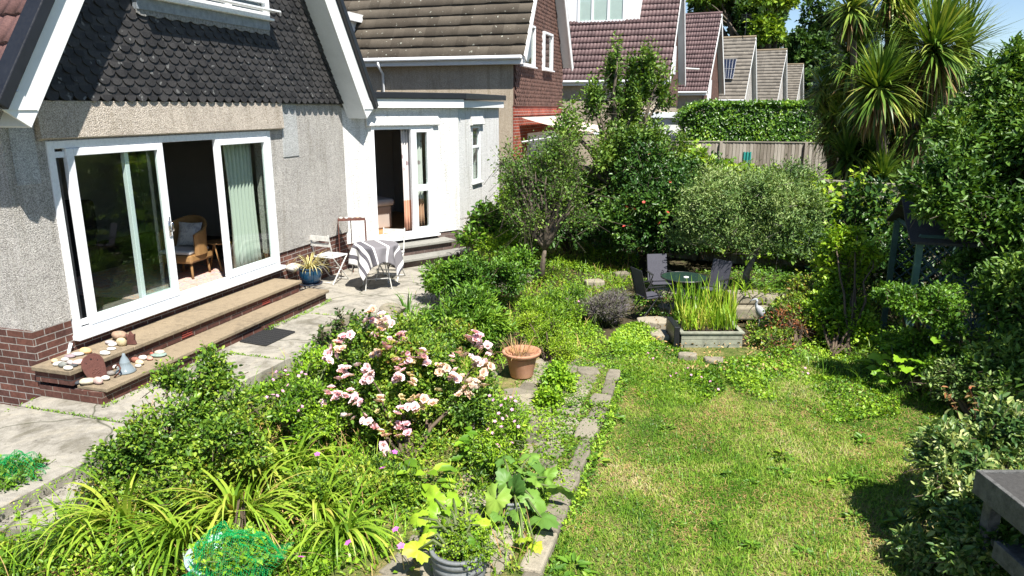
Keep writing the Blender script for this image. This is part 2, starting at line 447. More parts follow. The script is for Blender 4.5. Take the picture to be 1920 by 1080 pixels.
for (u, v, r) in ((962, 752, .27), (975, 735, .2), (925, 700, .1), (985, 760, .16), (1000, 790, .14), (1115, 527, .2), (1165, 512, .16), (1060, 690, .16), (1225, 600, .26), (1245, 625, .25),
                  (1260, 545, .3), (1310, 560, .3), (1240, 525, .25), (1340, 672, .14), (1290, 665, .13), (1255, 575, .25)):
    q = G(u, v, -.14); stone(m, q.x, q.y, r, r * .7, -.26, -.13 + rng.uniform(-.01, .01), rng.uniform(-.5, .5))
pb = MB(); pb.prism([tuple((PATH_B + pd * a - pn_ * o_)[:2]) for a, o_ in ((-1.6, .1), (L + .25, .1), (L + .9, .9), (L + .6, 1.35), (-1.6, 1.35))][::-1], -.255, -.145)
tag(pb.build('path_bed', M['lawn_turf']), kind='structure')
tag(m.build('path', M['path_stone'], bevel=.02), kind='structure')

# ---------------------------------------------------------------- building helpers
def roof_slope(name, F, s0, z0, s1, z1, o0, o1, mat, parent, course=.3, wl=.3, amp=.012, roman=False, step=.03, seed=1, jit=.004):
    ds, dz = s1 - s0, z1 - z0; Ls = math.hypot(ds, dz); ds /= Ls; dz /= Ls
    nx, nz = (-dz, ds) if ds > 0 else (dz, -ds)
    nc = max(1, int(Ls / course)); c = Ls / nc
    k = 8 if roman else 4
    nu = int((o1 - o0) / wl * k) + 1
    U = np.linspace(o0, o1, nu); ph = (U / wl) % 1.0
    if roman: prof = amp * (np.where(ph < .5, np.sin(ph * 2 * np.pi) ** 2, np.sin(ph * 2 * np.pi) ** 2 * .9))
    else: prof = np.where((ph < .06) | (ph > .94), -amp, 0)
    R = np.random.RandomState(seed)
    V = []; UV = []; F4 = []; b = 0
    col = np.floor(U / wl).astype(int); col -= col.min()
    for j in range(nc):
        rj = R.normal(0, jit, col.max() + 1)[col] if jit else 0
        vb = j * c - .015 + (R.normal(0, .006, col.max() + 1)[col] if jit else 0); vt = (j + 1) * c
        rows = []
        for (v, h) in ((vb, -.01 + U * 0), (vb, step + prof + rj), (vt + U * 0, .004 + prof * .9 + rj * .3)):
            S_ = s0 + v * ds + h * nx; Z_ = z0 + v * dz + h * nz
            rows.append(np.stack([F.x + S_ * F.d[0] + U * F.n[0], F.y + S_ * F.d[1] + U * F.n[1], Z_ + U * 0], 1))
        V += rows; UV += [np.stack([U, U * 0 + vb], 1), np.stack([U, U * 0 + vb + .01], 1), np.stack([U, U * 0 + vt - .01], 1)]
        i = np.arange(nu - 1)
        for r in (0, 1):
            A = b + r * nu + i
            F4.append(np.stack([A, A + 1, A + nu + 1, A + nu], 1) if (ds > 0) else np.stack([A, A + nu, A + nu + 1, A + 1], 1))
        b += 3 * nu
    V = np.concatenate(V); F4 = np.concatenate(F4); UV = np.concatenate(UV)
    o = arrays_mesh(name, V, [F4], mat, parent)
    uv = o.data.uv_layers.new(name='uv'); uv.data.foreach_set('uv', UV[F4.ravel()].ravel())
    return o

def scale_tiles(name, F, inside, s0, s1, z0, z1, o, mat, parent, tw=.19, ex=.105, th=.013, seed=3, rnd=True):
    R = random.Random(seed); m = MB()
    nr = int((z1 - z0) / ex)
    for j in range(nr):
        zb = z0 + j * ex; off = (j % 2) * tw / 2
        n = int((s1 - s0) / tw) + 2
        for i in range(-1, n):
            sc = s0 + i * tw + off
            if not inside(sc, zb + ex): continue
            w = tw / 2 * .97; dz = R.uniform(-.005, .005) - (.02 if R.random() < .012 else 0); do = R.uniform(-.003, .004)
            if rnd: pts = [(-w, .14), (-w, .048)] + [(-w * .93 * math.cos(a), .048 - .052 * math.sin(a)) for a in (math.pi * q / 6 for q in range(1, 6))] + [(w, .048), (w, .14)]
            else: pts = [(-w, .13), (-w, 0), (w, 0), (w, .13)]
            P0 = []; P1 = []
            for (a, z) in pts:
                oo = o + .026 - z * .16 + do
                P0.append(F.p(sc + a, oo - th, zb + z + dz)); P1.append(F.p(sc + a, oo, zb + z + dz))
            m.extrude(P0, P1)
    return m.build(name, mat, parent)

def sheared_board(m, F, sa, za, sb, zb, w0, w1, o0, o1, mi=0):
    """a board lying along the verge from (sa,za) to (sb,zb); w0..w1 measured across it (up positive)"""
    ds, dz = sb - sa, zb - za; L_ = math.hypot(ds, dz); ds /= L_; dz /= L_
    nx, nz = (-dz, ds) if ds > 0 else (dz, -ds)
    def q(s, z, w, o): return F.p(s + nx * w, o, z + nz * w)
    m.extrude([q(sa, za, w0, o0), q(sa, za, w1, o0), q(sb, zb, w1, o0), q(sb, zb, w0, o0)],
              [q(sa, za, w0, o1), q(sa, za, w1, o1), q(sb, zb, w1, o1), q(sb, zb, w0, o1)], mi)

def window(F, s0, s1, z0, z1, o, parent, mull=(), trans=(), fw=.06, depth=.07, name='window', sill=True, glass='window_glass', opener=None):
    """frame as the part; pane and sill are its sub-parts"""
    m = MB()
    m.fbox(F, s0, s1, o - depth, o, z0, z0 + fw); m.fbox(F, s0, s1, o - depth, o, z1 - fw, z1)
    m.fbox(F, s0, s0 + fw, o - depth, o, z0 + fw, z1 - fw); m.fbox(F, s1 - fw, s1, o - depth, o, z0 + fw, z1 - fw)
    for a in mull: m.fbox(F, a - fw / 2, a + fw / 2, o - depth, o - .003, z0 + fw, z1 - fw)
    for a in trans: m.fbox(F, s0 + fw, s1 - fw, o - depth, o - .006, a - fw / 2, a + fw / 2)
    w = m.build(name, M['white_plastic'], parent, bevel=.006)
    g = MB(); g.fbox(F, s0 + fw * .8, s1 - fw * .8, o - depth * .6, o - depth * .6 + .006, z0 + fw * .8, z1 - fw * .8); g.build('pane', M[glass], w)
    if sill:
        g = MB(); g.fbox(F, s0 - .03, s1 + .03, o - depth, o + .05, z0 - .035, z0 - .001); g.build('sill', M['white_plastic'], w, bevel=.006)
    return w

def chain(F, w, ez, D, rise=1.54, soff=.2): ...

def gable_house(name, label, F, w, D, ez, ridge_rise, roofmat, group, wallmat='cream_render', gable_mat='brown_cladding_tile', brick=None,
                roman=False, verge=.35, tile_z=2.94, cladding=True, wave=.014, ridgemat=None, course=.3, zmin=-.3):
    r = thing(name, label, 'house', F.p(0, 0, zmin), group)
    half = w / 2; slope = ridge_rise / (half + .2); az = ez + ridge_rise
    # walls: eaves wall facing the camera, gable wall, far wall, back wall
    m = MB(); th = .28
    m.fbox(F, 0, th, -D, -.002, zmin, ez)
    m.fbox(F, w - th, w, -D, -.002, zmin, ez)
    m.fbox(F, th, w - th, -D, -D + th, zmin, ez)
    m.fbox(F, th, w - th, -th, -.002, zmin, ez)
    k = slope
    for (oa, ob) in ((-th, -.002), (-D, -D + th)):
        m.extrude([F.p(.02, oa, ez + .001), F.p(half, oa, ez + (half) * k), F.p(w - .02, oa, ez + .001)], [F.p(.02, ob, ez + .001), F.p(half, ob, ez + half * k), F.p(w - .02, ob, ez + .001)])
    m.build('wall', M[wallmat], r)
    so = -.22
    roof_slope('roof', F, so, ez, half, az, -D - .2, verge, M[roofmat], r, course, .3, wave, roman, .05, seed=int(F.y), jit=.006)
    roof_slope('roof', F, w - so, ez, half, az, -D - .2, verge, M[roofmat], r, course * 3, .3, wave, roman, .03, seed=9)
    m = MB(); m.tube([F.p(half, -D - .2, az + .01), F.p(half, verge, az + .01)], .09, 8); m.build('ridge', M[ridgemat or roofmat], r)
    for sgn in (0, 1):
        sa, sb = (so, half) if sgn == 0 else (w - so, half)
        m = MB(); sheared_board(m, F, sa, ez, sb, az, -.24, -.015, verge - .03, verge)
        b = m.build('barge_board', M['white_paint'], r)
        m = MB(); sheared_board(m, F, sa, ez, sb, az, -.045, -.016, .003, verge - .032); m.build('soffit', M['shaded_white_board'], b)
    m = MB(); m.fbox(F, so - .11, so - .02, -D - .2, verge - .04, ez - .09, ez + .005)
    m.build('gutter', M['white_plastic'], r, bevel=.03)
    m = MB(); m.fbox(F, so - .015, so + .01, -D - .2, verge - .04, ez - .2, ez - .01); m.fbox(F, so + .011, -.002, -D - .2, verge - .04, ez - .2, ez - .18)
    m.build('fascia', M['white_paint'], r)
    if cladding:
        m = MB(); m.extrude([F.p(.01, .001, tile_z), F.p(.01, .001, ez), F.p(half, .001, ez + half * k - .05), F.p(w - .01, .001, ez), F.p(w - .01, .001, tile_z)],
                            [F.p(.01, .03, tile_z), F.p(.01, .03, ez), F.p(half, .03, ez + half * k - .05), F.p(w - .01, .03, ez), F.p(w - .01, .03, tile_z)])
        m.build('gable_board', M[gable_mat], r)
    return r, half, az, k
def downpipe(F, s, o, z0, z1, parent, mat='white_plastic'):
    m = MB(); m.tube([F.p(s - .2, o, z1), F.p(s - .2, o, z1 - .12), F.p(s - .05, o, z1 - .3), F.p(s - .05, o, z0)], .034, 8); return m.build('downpipe', M[mat], parent, smooth=True)

# ================================================================ main house
F = HM; TZ = 2.935; RISE = 1.54; SL0, SR0 = -.30, 6.64; SA = 3.17; AZ = TZ - .08 + (SA - SL0) * RISE
house = thing('main_house', 'grey pebbledashed house with black scale-tiled gable and open patio door', 'house', F.p(0, 0, 0))
GD = -9.0
m = MB()
m.fbox(F, 0.0, .45, -.28, 0, .68, 2.53); m.fbox(F, 4.13, 6.30, -.28, 0, .68, 2.53); m.fbox(F, 0, 6.30, -.28, 0, 2.531, 3.0)
m.fbox(F, 0, .28, GD, -.281, .68, 3.0)
m.extrude([F.p(.15, -.28, 3.001), F.p(SA, -.28, AZ - .25), F.p(6.2, -.28, 3.001)], [F.p(.15, -.02, 3.001), F.p(SA, -.02, AZ - .25), F.p(6.2, -.02, 3.001)])
m.build('wall', M['grey_pebbledash'], house)
m = MB()   # proud render band over the door, with a drip edge
m.extrude([F.p(.36, .001, 2.925), F.p(.36, .06, 2.925), F.p(.36, .075, 2.56), F.p(.36, .001, 2.54)], [F.p(4.42, .001, 2.925), F.p(4.42, .06, 2.925), F.p(4.42, .075, 2.56), F.p(4.42, .001, 2.54)])
tag(m.build('lintel_render', M['beige_pebbledash'], house), 'pale beige pebbledash band over the patio door')
m = MB()
m.fbox(F, 4.44, 4.86, .001, .012, 2.12, 2.93)
tag(m.build('render_patch', M['pale_pebbledash'], house, bevel=.02), 'pale repair patch right of the patio door')
m = MB(); m.fbox(F, .08, .34, .001, .010, 2.12, 2.9)
tag(m.build('render_patch', M['pale_pebbledash'], house, bevel=.02), 'greyer repair patch left of the patio door')
m = MB()
m.fbox(F, -.025, .43, -.25, -.0, -.3, .679); m.fbox(F, -.025, .25, GD, -.251, -.3, .679)
m.fbox(F, .431, 4.13, -.25, -.02, -.3, .44); m.fbox(F, 4.131, 6.3, -.25, -.022, -.3, .679)
m.build('brick_plinth', M['house_brick'], house)
m = MB()
m.extrude([F.p(.0, -.019, TZ), F.p(SA - .02, -.019, AZ - .22), F.p(6.33, -.019, TZ)], [F.p(.0, .045, TZ), F.p(SA - .02, .045, AZ - .22), F.p(6.33, .045, TZ)])
m.fbox(F, .0, 6.34, .0, .05, TZ - .02, TZ - .001)
m.build('gable_batten', M['black_plastic'], house)
WS0, WS1, WZ = 1.75, 4.2, 3.99
def ins(s, z): return -.0 + (z - TZ) / RISE < s < 6.34 - (z - TZ) / RISE and not (WS0 - .05 < s < WS1 + .03 and z > WZ - .06)
scale_tiles('scale_tiles', F, ins, 0.05, 6.3, TZ - .005, 5.0, .06, M['dark_scale_tile'], house, .165, .088)
m = MB()
P0 = []; P1 = []
n = 40
for i in range(n + 1):
    s_ = WS0 + (WS1 - WS0) * i / n; P0.append((s_, WZ - .10 - .03 * abs(math.sin(i * .9))))
top = [(WS1, WZ), (WS0, WZ)]
m.extrude([F.p(a, .088, b) for a, b in P0 + top], [F.p(a, .1, b) for a, b in P0 + top])
m.build('mortar_fillet', M['lead_mortar'], house)
m = MB(); m.fbox(F, WS0, WS1, .05, .112, WZ - .06, WZ + .1); m.build('lead_flashing', M['lead'], house)
w = window(F, WS0, WS1, WZ + .1, WZ + 1.3, .13, house, mull=[WS0 + .8, WS0 + 1.6], trans=[WZ + .33], fw=.07, depth=.12)
m = MB()
m.fbox(F, WS0, WS1 + .02, .16, .3, WZ + .18, WZ + .2)
m.build('balcony_rail', M['white_plastic'], w)
# verges
for side, (sa, sb) in enumerate(((SL0, SA), (SR0, SA))):
    m = MB(); sheared_board(m, F, sa, TZ - .08, sb, AZ, -.33, -.035, .405, .43)
    tag(m.build('barge_board', M['white_paint'], house, bevel=.004), ['white barge board on the left verge', 'white barge board on the right verge'][side])
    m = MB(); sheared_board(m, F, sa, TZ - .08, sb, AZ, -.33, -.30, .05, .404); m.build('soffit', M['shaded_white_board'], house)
    m = MB(); sheared_board(m, F, sa, TZ - .08, sb, AZ, -.034, .075, .30, .50); m.build('dry_verge', M['black_plastic'], house, bevel=.01)
    e = 1 if side == 0 else -1; m = MB()
    m.extrude([F.p(sa - e * .03, .0, TZ - .1), F.p(sa + e * .36, .0, TZ - .1), F.p(sa + e * .16, .0, TZ + .1), F.p(sa, .0, TZ - .04)],
              [F.p(sa - e * .03, .442, TZ - .1), F.p(sa + e * .36, .442, TZ - .1), F.p(sa + e * .2, .442, TZ + .07), F.p(sa, .442, TZ - .04)])
    m.build('eaves_box', M['white_paint'], house)
roof_slope('roof', F, SL0, TZ - .08, SA, AZ, GD, .46, M['house_roof_tile'], house, .33, .3, .03, True, .03, 2, .002)
roof_slope('roof', F, SR0, TZ - .08, SA, AZ, GD, .46, M['house_roof_tile'], house, .33, .3, .03, True, .03, 5, .002)
m = MB(); m.tube([F.p(SL0 - .07, GD, TZ - .06), F.p(SL0 - .07, .40, TZ - .06)], .06, 10); m.build('gutter', M['white_plastic'], house, smooth=True)
# patio door
dr = MB()
dr.fbox(F, .45, .53, -.1, .02, .45, 2.53); dr.fbox(F, 4.05, 4.13, -.1, .02, .45, 2.53)
dr.fbox(F, .531, 4.049, -.1, .02, 2.45, 2.53); dr.fbox(F, .531, 4.049, -.1, .02, .50, .56)
door = dr.build('patio_door', M['white_plastic'], house, bevel=.006)
g = MB(); g.fbox(F, .42, 4.17, -.1, .09, .445, .499); g.build('sill', M['white_plastic'], door, bevel=.008)
g = MB(); g.fbox(F, .535, .6, -.09, -.03, .56, 2.45); g.build('dark_side_gap', M['black_plastic'], door)  # black strip put in for the darkness of the gap beside the sash
for z_ in (.58, 2.36): g = MB(); g.fbox(F, .54, .645, -.028, .005, z_, z_ + .06); g.build('door_stop', M['white_plastic'], door)
def sash(s0, s1, o0, o1, sf=.09, tf=.08, bf=.10):
    m = MB(); z0, z1 = .562, 2.448
    m.fbox(F, s0, s0 + sf, o0, o1, z0, z1); m.fbox(F, s1 - sf, s1, o0, o1, z0, z1)
    m.fbox(F, s0 + sf, s1 - sf, o0, o1, z0, z0 + bf); m.fbox(F, s0 + sf, s1 - sf, o0, o1, z1 - tf, z1)
    a = m.build('door_sash', M['white_plastic'], door, bevel=.006)
    m = MB(); o = (o0 + o1) / 2; m.fbox(F, s0 + sf - .01, s1 - sf + .01, o - .003, o + .003, z0 + bf - .01, z1 - tf + .01)
    m.build('pane', M['window_glass'], door)
sash(.65, 1.98, -.028, .03); sash(2.92, 4.049, -.028, .03); sash(1.45, 2.02, -.092, -.034, .06)
m = MB()
m.fbox(F, 1.915, 1.945, .031, .045, 1.32, 1.56); m.tube([F.p(1.93, .045, 1.5), F.p(1.93, .09, 1.49), F.p(1.93, .095, 1.40), F.p(1.93, .045, 1.38)], .011, 6)
m.build('handle', plain('chrome', (.6, .6, .6), .2, .1, 10, 0, 1), door, smooth=True)
# the room behind the patio door
FL = .46
m = MB()
m.fbox(F, .3, 6.2, -4.6, -4.5, FL, 2.6); m.fbox(F, .281, .3, -4.5, -.28, FL, 2.6); m.fbox(F, 6.2, 6.25, -4.6, -.28, FL, 2.6)
m.fbox(F, .28, 6.25, -4.6, -.281, 2.601, 2.66)
m.build('room_wall', M['room_wall'], house)
m = MB(); m.fbox(F, .28, 6.25, -4.6, -.1, FL - .1, FL); m.build('room_floor', plain('carpet', (.12, .10, .085), .95, .2, 20, .3), house)
m = MB(); m.fbox(F, 3.3, 4.15, -4.499, -4.46, FL, 2.42); idoor = m.build('inner_door', plain('inner_door_paint', (.32, .30, .27), .6, .05), house)
m = MB(); m.fbox(F, 3.38, 3.42, -4.459, -4.43, 1.45, 1.6); m.tube([F.p(3.4, -4.42, 1.53), F.p(3.52, -4.42, 1.53)], .012, 6); m.build('handle', M['dark_metal'], idoor)
# patterned rug
t = NT('rug'); u = t.coord('UV'); v = t.n('ShaderNodeTexVoronoi'); v.inputs['Scale'].default_value = 5; t.l(u, v.inputs['Vector'])
t_n = t.noise(u, 9, 4, .6, 1.5)
col = t.ramp(t_n, [(.38, (.45, .22, .17)), (.5, (.55, .40, .33)), (.6, (.22, .22, .26)), (.7, (.55, .48, .42))])
M['rug'] = t.done(t.pbr(col, .95, t.bump(t_n, .3, .01), 0, .1))
m = MB(); m.fbox(F, 1.9, 4.3, -2.4, -.14, FL + .003, FL + .016)
tag(m.build('rug', M['rug'], loc=F.p(3, -1.3, FL + .003)), 'patterned red and cream rug on the floor inside the patio door', 'rug')
def curtain(name, label, F, s0, s1, o, z0, z1, mat, amp=.035, waves=7, parent=None, tilt=0):
    n = waves * 8; V = []; K = 7
    for j in range(K):
        z = z1 + (z0 - z1) * j / (K - 1); gather = 1 - .10 * math.sin(j / (K - 1) * math.pi)
        for i in range(n + 1):
            q = i / n; s_ = s0 + (s1 - s0) * (.5 + (q - .5) * gather)
            V.append(tuple(F.p(s_ + tilt * j / K, o + amp * math.sin(q * waves * 2 * math.pi + j * .25) * (.6 + .4 * j / K), z)))
    FF = [(j * (n + 1) + i, j * (n + 1) + i + 1, (j + 1) * (n + 1) + i + 1, (j + 1) * (n + 1) + i) for j in range(K - 1) for i in range(n)]
    m = MB(); m.add(V, FF); ob = m.build(name, mat, parent, loc=F.p((s0 + s1) / 2, o, z0), smooth=True)
    so_ = ob.modifiers.new('thickness', 'SOLIDIFY'); so_.thickness = .004
    return tag(ob, label, 'curtain')
t = NT('curtain_fabric'); p_ = t.pbr((.74, .76, .68), .9, None, 0, .1); tr = t.n('ShaderNodeBsdfTranslucent'); tr.inputs[0].default_value = (.6, .62, .5, 1)
mx = t.n('ShaderNodeMixShader'); mx.inputs[0].default_value = .25; t.l(p_.outputs[0], mx.inputs[1]); t.l(tr.outputs[0], mx.inputs[2]); M['curtain_fabric'] = t.done(mx)
curtain('curtain', 'long pale green curtain gathered behind the right pane of the patio door', F, 3.4, 4.02, -.26, .5, 2.5, M['curtain_fabric'])
curtain('curtain', 'narrow pale curtain edge seen through the left pane of the patio door', F, .62, .8, -.3, .5, 2.5, M['curtain_fabric'], waves=3)

# doorsteps below the patio door
st = thing('doorstep', 'two long brick steps with worn stone treads below the patio door', 'steps', F.p(2, .4, 0))
m = MB(); m.fbox(F, -.04, 4.1, 0.0, .80, -.2, .125); m.build('brick_riser', M['step_brick'], st)
m = MB(); m.fbox(F, -.06, 3.9, 0.0, .47, .172, .29); m.build('brick_riser', M['step_brick'], st)
def slabs(s0, s1, o0, o1, z0, z1, n, wear):
    m = MB(); L_ = (s1 - s0) / n
    for i in range(n): m.fbox(F, s0 + i * L_ + .003, s0 + (i + 1) * L_ - .003, o0, o1 + rng.uniform(-.006, .006), z0, z1 + rng.uniform(-.004, .002))
    return m
slabs(-.02, 4.14, .471, .84, .126, .17, 5, 0).build('tread', M['step_slab'], st, bevel=.008)
slabs(-.1, 3.94, .0, .51, .291, .34, 5, 0).build('tread', M['step_slab'], st, bevel=.008)
m = MB(); 
for k_ in range(3): m.fbox(F, 1.45, 1.62, .47, .478, .195 + k_ * .028, .207 + k_ * .028)
for k_ in range(3): m.fbox(F, 3.0, 3.17, .47, .478, .195 + k_ * .028, .207 + k_ * .028)
m.build('air_brick', plain('red_vent', (.28, .05, .035), .8), st)

# ================================================================ white extension
FA = Fr(-2.98, 12.83, 50); FB = Fr(-1.065 + .0, 14.44, 17)
ann = thing('house_extension', 'white pebbledashed flat-roofed extension with a tall open patio door', 'building', FA.p(0, 0, 0))
K1 = 2.505
m = MB()
m.fbox(FA, -.05, .56, -.28, 0, .45, 2.86); m.fbox(FA, 1.9, K1 - .0, -.28, 0, .45, 2.86); m.fbox(FA, .56, 1.9, -.28, 0, 2.53, 2.86)
FBo = Fr(*FA.p(K1, 0, 0)[:2], 17)
m.build('wall', M['white_pebbledash'], ann)
m = MB(); WB0, WB1 = .78, 1.32
m.fbox(FBo, 0.001, WB0, -.28, -.001, .3, 2.86); m.fbox(FBo, WB1, 2.6, -.28, -.001, .3, 2.86)
m.fbox(FBo, WB0, WB1, -.28, -.001, .3, 1.32); m.fbox(FBo, WB0, WB1, -.28, -.001, 2.5, 2.86)
m.fbox(FBo, 2.35, 2.6, -4.5, -.281, .3, 2.86)
m.build('wall', M['white_pebbledash'], ann)
m = MB(); m.fbox(FA, -.05, K1 - .01, -.27, -.02, -.3, .449); m.fbox(FBo, 0.0, 2.58, -.27, -.02, -.3, .299); m.build('brick_plinth', M['grey_brick'], ann)
# flared render hood over the openings
def hood(FR, s0, s1, z):
    m = MB(); m.extrude([FR.p(s0, .001, z + .2), FR.p(s0, .012, z + .2), FR.p(s0, .07, z + .02), FR.p(s0, .06, z), FR.p(s0, .001, z)],
                        [FR.p(s1, .001, z + .2), FR.p(s1, .012, z + .2), FR.p(s1, .07, z + .02), FR.p(s1, .06, z), FR.p(s1, .001, z)])
    m.build('render_hood', M['white_pebbledash'], ann)
hood(FA, .46, 2.02, 2.535); hood(FBo, WB0 - .1, WB1 + .1, 2.51)
m = MB()
m.fbox(FA, .05, K1 + .06, .0, .12, 2.861, 3.02); m.fbox(FBo, .05, 2.66, -.0, .1, 2.861, 3.0)
m.build('fascia', M['white_paint'], ann)
m = MB()
cor = [FA.p(.05, .16, 0), FA.p(K1 + .09, .16, 0), FBo.p(2.72, .14, 0), FBo.p(2.72, -4.6, 0), FA.p(.0, -5.0, 0)]
m.prism([(q.x, q.y) for q in cor][::-1], 3.021, 3.135); m.build('flat_roof', M['black_plastic'], ann, bevel=.012)
# door of the extension: open left part, glazed right leaf with mid rail
d = MB()
d.fbox(FA, .56, .62, -.1, .02, .45, 2.53); d.fbox(FA, 1.84, 1.9, -.1, .02, .45, 2.53); d.fbox(FA, .621, 1.839, -.1, .02, 2.47, 2.53); d.fbox(FA, .621, 1.839, -.1, .02, .45, .53)
adoor = d.build('patio_door', M['white_plastic'], ann, bevel=.006)
d = MB(); d.fbox(FA, .5, 1.96, -.1, .1, .405, .449); d.build('sill', M['white_plastic'], adoor, bevel=.006)
d = MB(); d.fbox(FA, 1.40, 1.52, -.06, .015, .531, 2.469); d.fbox(FA, 1.76, 1.839, -.06, .015, .531, 2.469); d.fbox(FA, 1.521, 1.759, -.06, .015, .531, .6)
d.fbox(FA, 1.521, 1.759, -.06, .015, 1.30, 1.42); d.fbox(FA, 1.521, 1.759, -.06, .015, 2.41, 2.469); d.build('door_sash', M['white_plastic'], adoor, bevel=.005)
d = MB(); d.fbox(FA, 1.52, 1.76, -.03, -.024, .59, 2.42); d.build('pane', M['window_glass'], adoor)
window(FBo, WB0, WB1, 1.32, 2.5, .0, ann, trans=[2.06], fw=.055)
m = MB()
AD = -3.2
m.fbox(FA, -.05, 2.9, AD - .1, AD, .45, 2.8); m.fbox(FA, -.1, -.051, AD, -.28, .45, 2.8); m.fbox(FA, 2.9, 2.95, AD, -.9, .45, 2.8); m.fbox(FA, -.1, 2.95, AD, -.281, 2.801, 2.85)
m.build('room_wall', M['room_wall'], ann)
m = MB(); m.fbox(FA, -.1, 2.95, AD, -.101, .35, .448)
t = NT('oak_boards'); u = t.coord('UV'); b_ = t.n('ShaderNodeTexBrick'); t.l(u, b_.inputs['Vector']); b_.inputs['Scale'].default_value = 1; b_.inputs['Brick Width'].default_value = 1.2; b_.inputs['Row Height'].default_value = .1
b_.inputs['Color1'].default_value = (.42, .22, .09, 1); b_.inputs['Color2'].default_value = (.5, .29, .12, 1); b_.inputs['Mortar'].default_value = (.12, .06, .03, 1); b_.inputs['Mortar Size'].default_value = .003
M['oak_boards'] = t.done(t.pbr(b_.outputs[0], .5)); m.build('room_floor', M['oak_boards'], ann)
# steps to the extension
est = thing('doorstep', 'pair of grey stone steps up to the door of the white extension', 'steps', FA.p(1.3, .3, 0))
m = MB(); m.fbox(FA, .7, 2.05, 0, .34, -.2, .30); m.fbox(FA, .7, 2.35, .341, .66, -.2, .12); m.build('brick_riser', M['grey_brick'], est)
m = MB(); m.fbox(FA, .62, 2.1, 0, .4, .301, .35); m.fbox(FA, .62, 2.45, .401, .74, .121, .17); m.build('tread', M['grey_slab'], est, bevel=.008)

# ================================================================ neighbouring houses
GR = 'steep-roofed houses in a row beyond the garden'
F2 = Fr(.03, 18.5, 17)
h2, hf, az, kk = gable_house('neighbour_house', 'neighbouring house with grey weathered tile roof and brown tile-hung gable with two windows', F2, 5.2, 9, 4.1, 4.5, 'grey_roof_tile', GR)
sG = lambda s, z: (z - 4.1) / kk - .0 < s < 5.2 - (z - 4.1) / kk or z < 4.1 and 0 < s < 5.2
win2 = []
for (u0, u1, v0, v1) in ((978, 1001, 40, 122), (1018, 1034, 58, 130)):
    s0, z0 = F2.at(u0, v1, .08); s1, _ = F2.at(u1, v1, .08); _, z1 = F2.at(u0, v0, .08); win2.append((s0, s1, z0, z1))
def in2(s, z):
    if z < 4.1:
        if not (.05 < s < 5.15): return False
    elif not ((z - 4.1) / kk + .05 < s < 5.15 - (z - 4.1) / kk): return False
    return not any(a - .05 < s < b + .05 and c - .05 < z < d for a, b, c, d in win2)
scale_tiles('cladding_tiles', F2, in2, .08, 5.2, 2.94, 6.4, .045, M['brown_cladding_tile'], h2, .17, .10, .016, 8)
for a, b, c, d in win2: window(F2, a, b, c, d, .13, h2, fw=.06, depth=.1)
m = MB(); m.fbox(F2, -.01, 5.21, .0, .03, -.3, 2.66); m.fbox(F2, -.012, 5.212, .0, .045, 2.661, 2.93); m.build('brick_wall', M['neighbour_brick'], h2)
m = MB(); m.fbox(F2, -.02, 5.21, .002, .07, 2.9, 2.94); m.build('tile_drip', M['brown_cladding_tile'], h2)
m = MB(); m.fbox(F2, 1.2, 4.4, .03, .05, .0, 2.2); gd = m.build('glazed_door', M['white_plastic'], h2)
m = MB(); [m.fbox(F2, 1.3 + i * 1.02, 2.2 + i * 1.02, .051, .056, .2, 2.1) for i in range(3)]; m.build('pane', plain('dark_glazing', (.03, .035, .04), .1, .1, 3, 0), gd)
dp = F2.at(702, 120, 0)
# downpipe at the pixel-measured distance along the eaves wall
oo = -3.55
m = MB(); m.tube([F2.p(-.28, oo, 4.02), F2.p(-.28, oo, 3.9), F2.p(-.05, oo, 3.72), F2.p(-.05, oo, -.2)], .036, 8); m.build('downpipe', M['white_plastic'], h2, smooth=True)
# dormer on the near slope, mostly behind the main house
m = MB(); m.fbox(F2, -.22, 1.0, -8.0, -4.45, 4.1, 5.05); dm = m.build('dormer', M['white_paint'], h2)
m = MB(); m.fbox(F2, -.3, 1.1, -8.1, -4.3, 5.051, 5.25); m.build('dormer_roof', M['white_paint'], dm)
m = MB(); m.fbox(F2, -.235, -.221, -5.4, -4.62, 4.2, 4.95); m.build('pane', plain('blue_blind', (.02, .09, .2), .35, .1, 3, 0), dm)
m = MB(); m.extrude([F2.p(.1, -4.44, 4.6), F2.p(1.0, -4.44, 5.5), F2.p(.8, -4.44, 5.05)], [F2.p(.1, -4.3, 4.63), F2.p(1.0, -4.3, 5.53), F2.p(.8, -4.3, 5.08)]); m.build('lead_flashing', M['lead'], dm)
# awning over the neighbour's glazed door
aw = thing('awning', 'cream fabric awning pulled out over the neighbouring glazed door', 'awning', F2.p(2.4, .1, 2.6))
t = NT('awning_fabric'); p_ = t.pbr((.72, .60, .54), .9, None, 0, .1); tr = t.n('ShaderNodeBsdfTranslucent'); tr.inputs[0].default_value = (.7, .55, .45, 1)
mx = t.n('ShaderNodeMixShader'); mx.inputs[0].default_value = .3; t.l(p_.outputs[0], mx.inputs[1]); t.l(tr.outputs[0], mx.inputs[2]); M['awning_fabric'] = t.done(mx)
V = []
for i in range(9):
    for j in range(6): V.append(tuple(F2.p(.35 + 4.3 * i / 8, .12 + 1.9 * j / 5, 2.62 - .36 * (j / 5) - .05 * math.sin(math.pi * j / 5))))
m = MB(); m.add(V, [(i * 6 + j, i * 6 + j + 1, (i + 1) * 6 + j + 1, (i + 1) * 6 + j) for i in range(8) for j in range(5)]); ca = m.build('canopy', M['awning_fabric'], aw)
ca.modifiers.new('thickness', 'SOLIDIFY').thickness = .006
m = MB(); m.fbox(F2, .3, 4.7, 2.0, 2.07, 2.2, 2.27); m.build('front_rail', M['white_plastic'], aw)
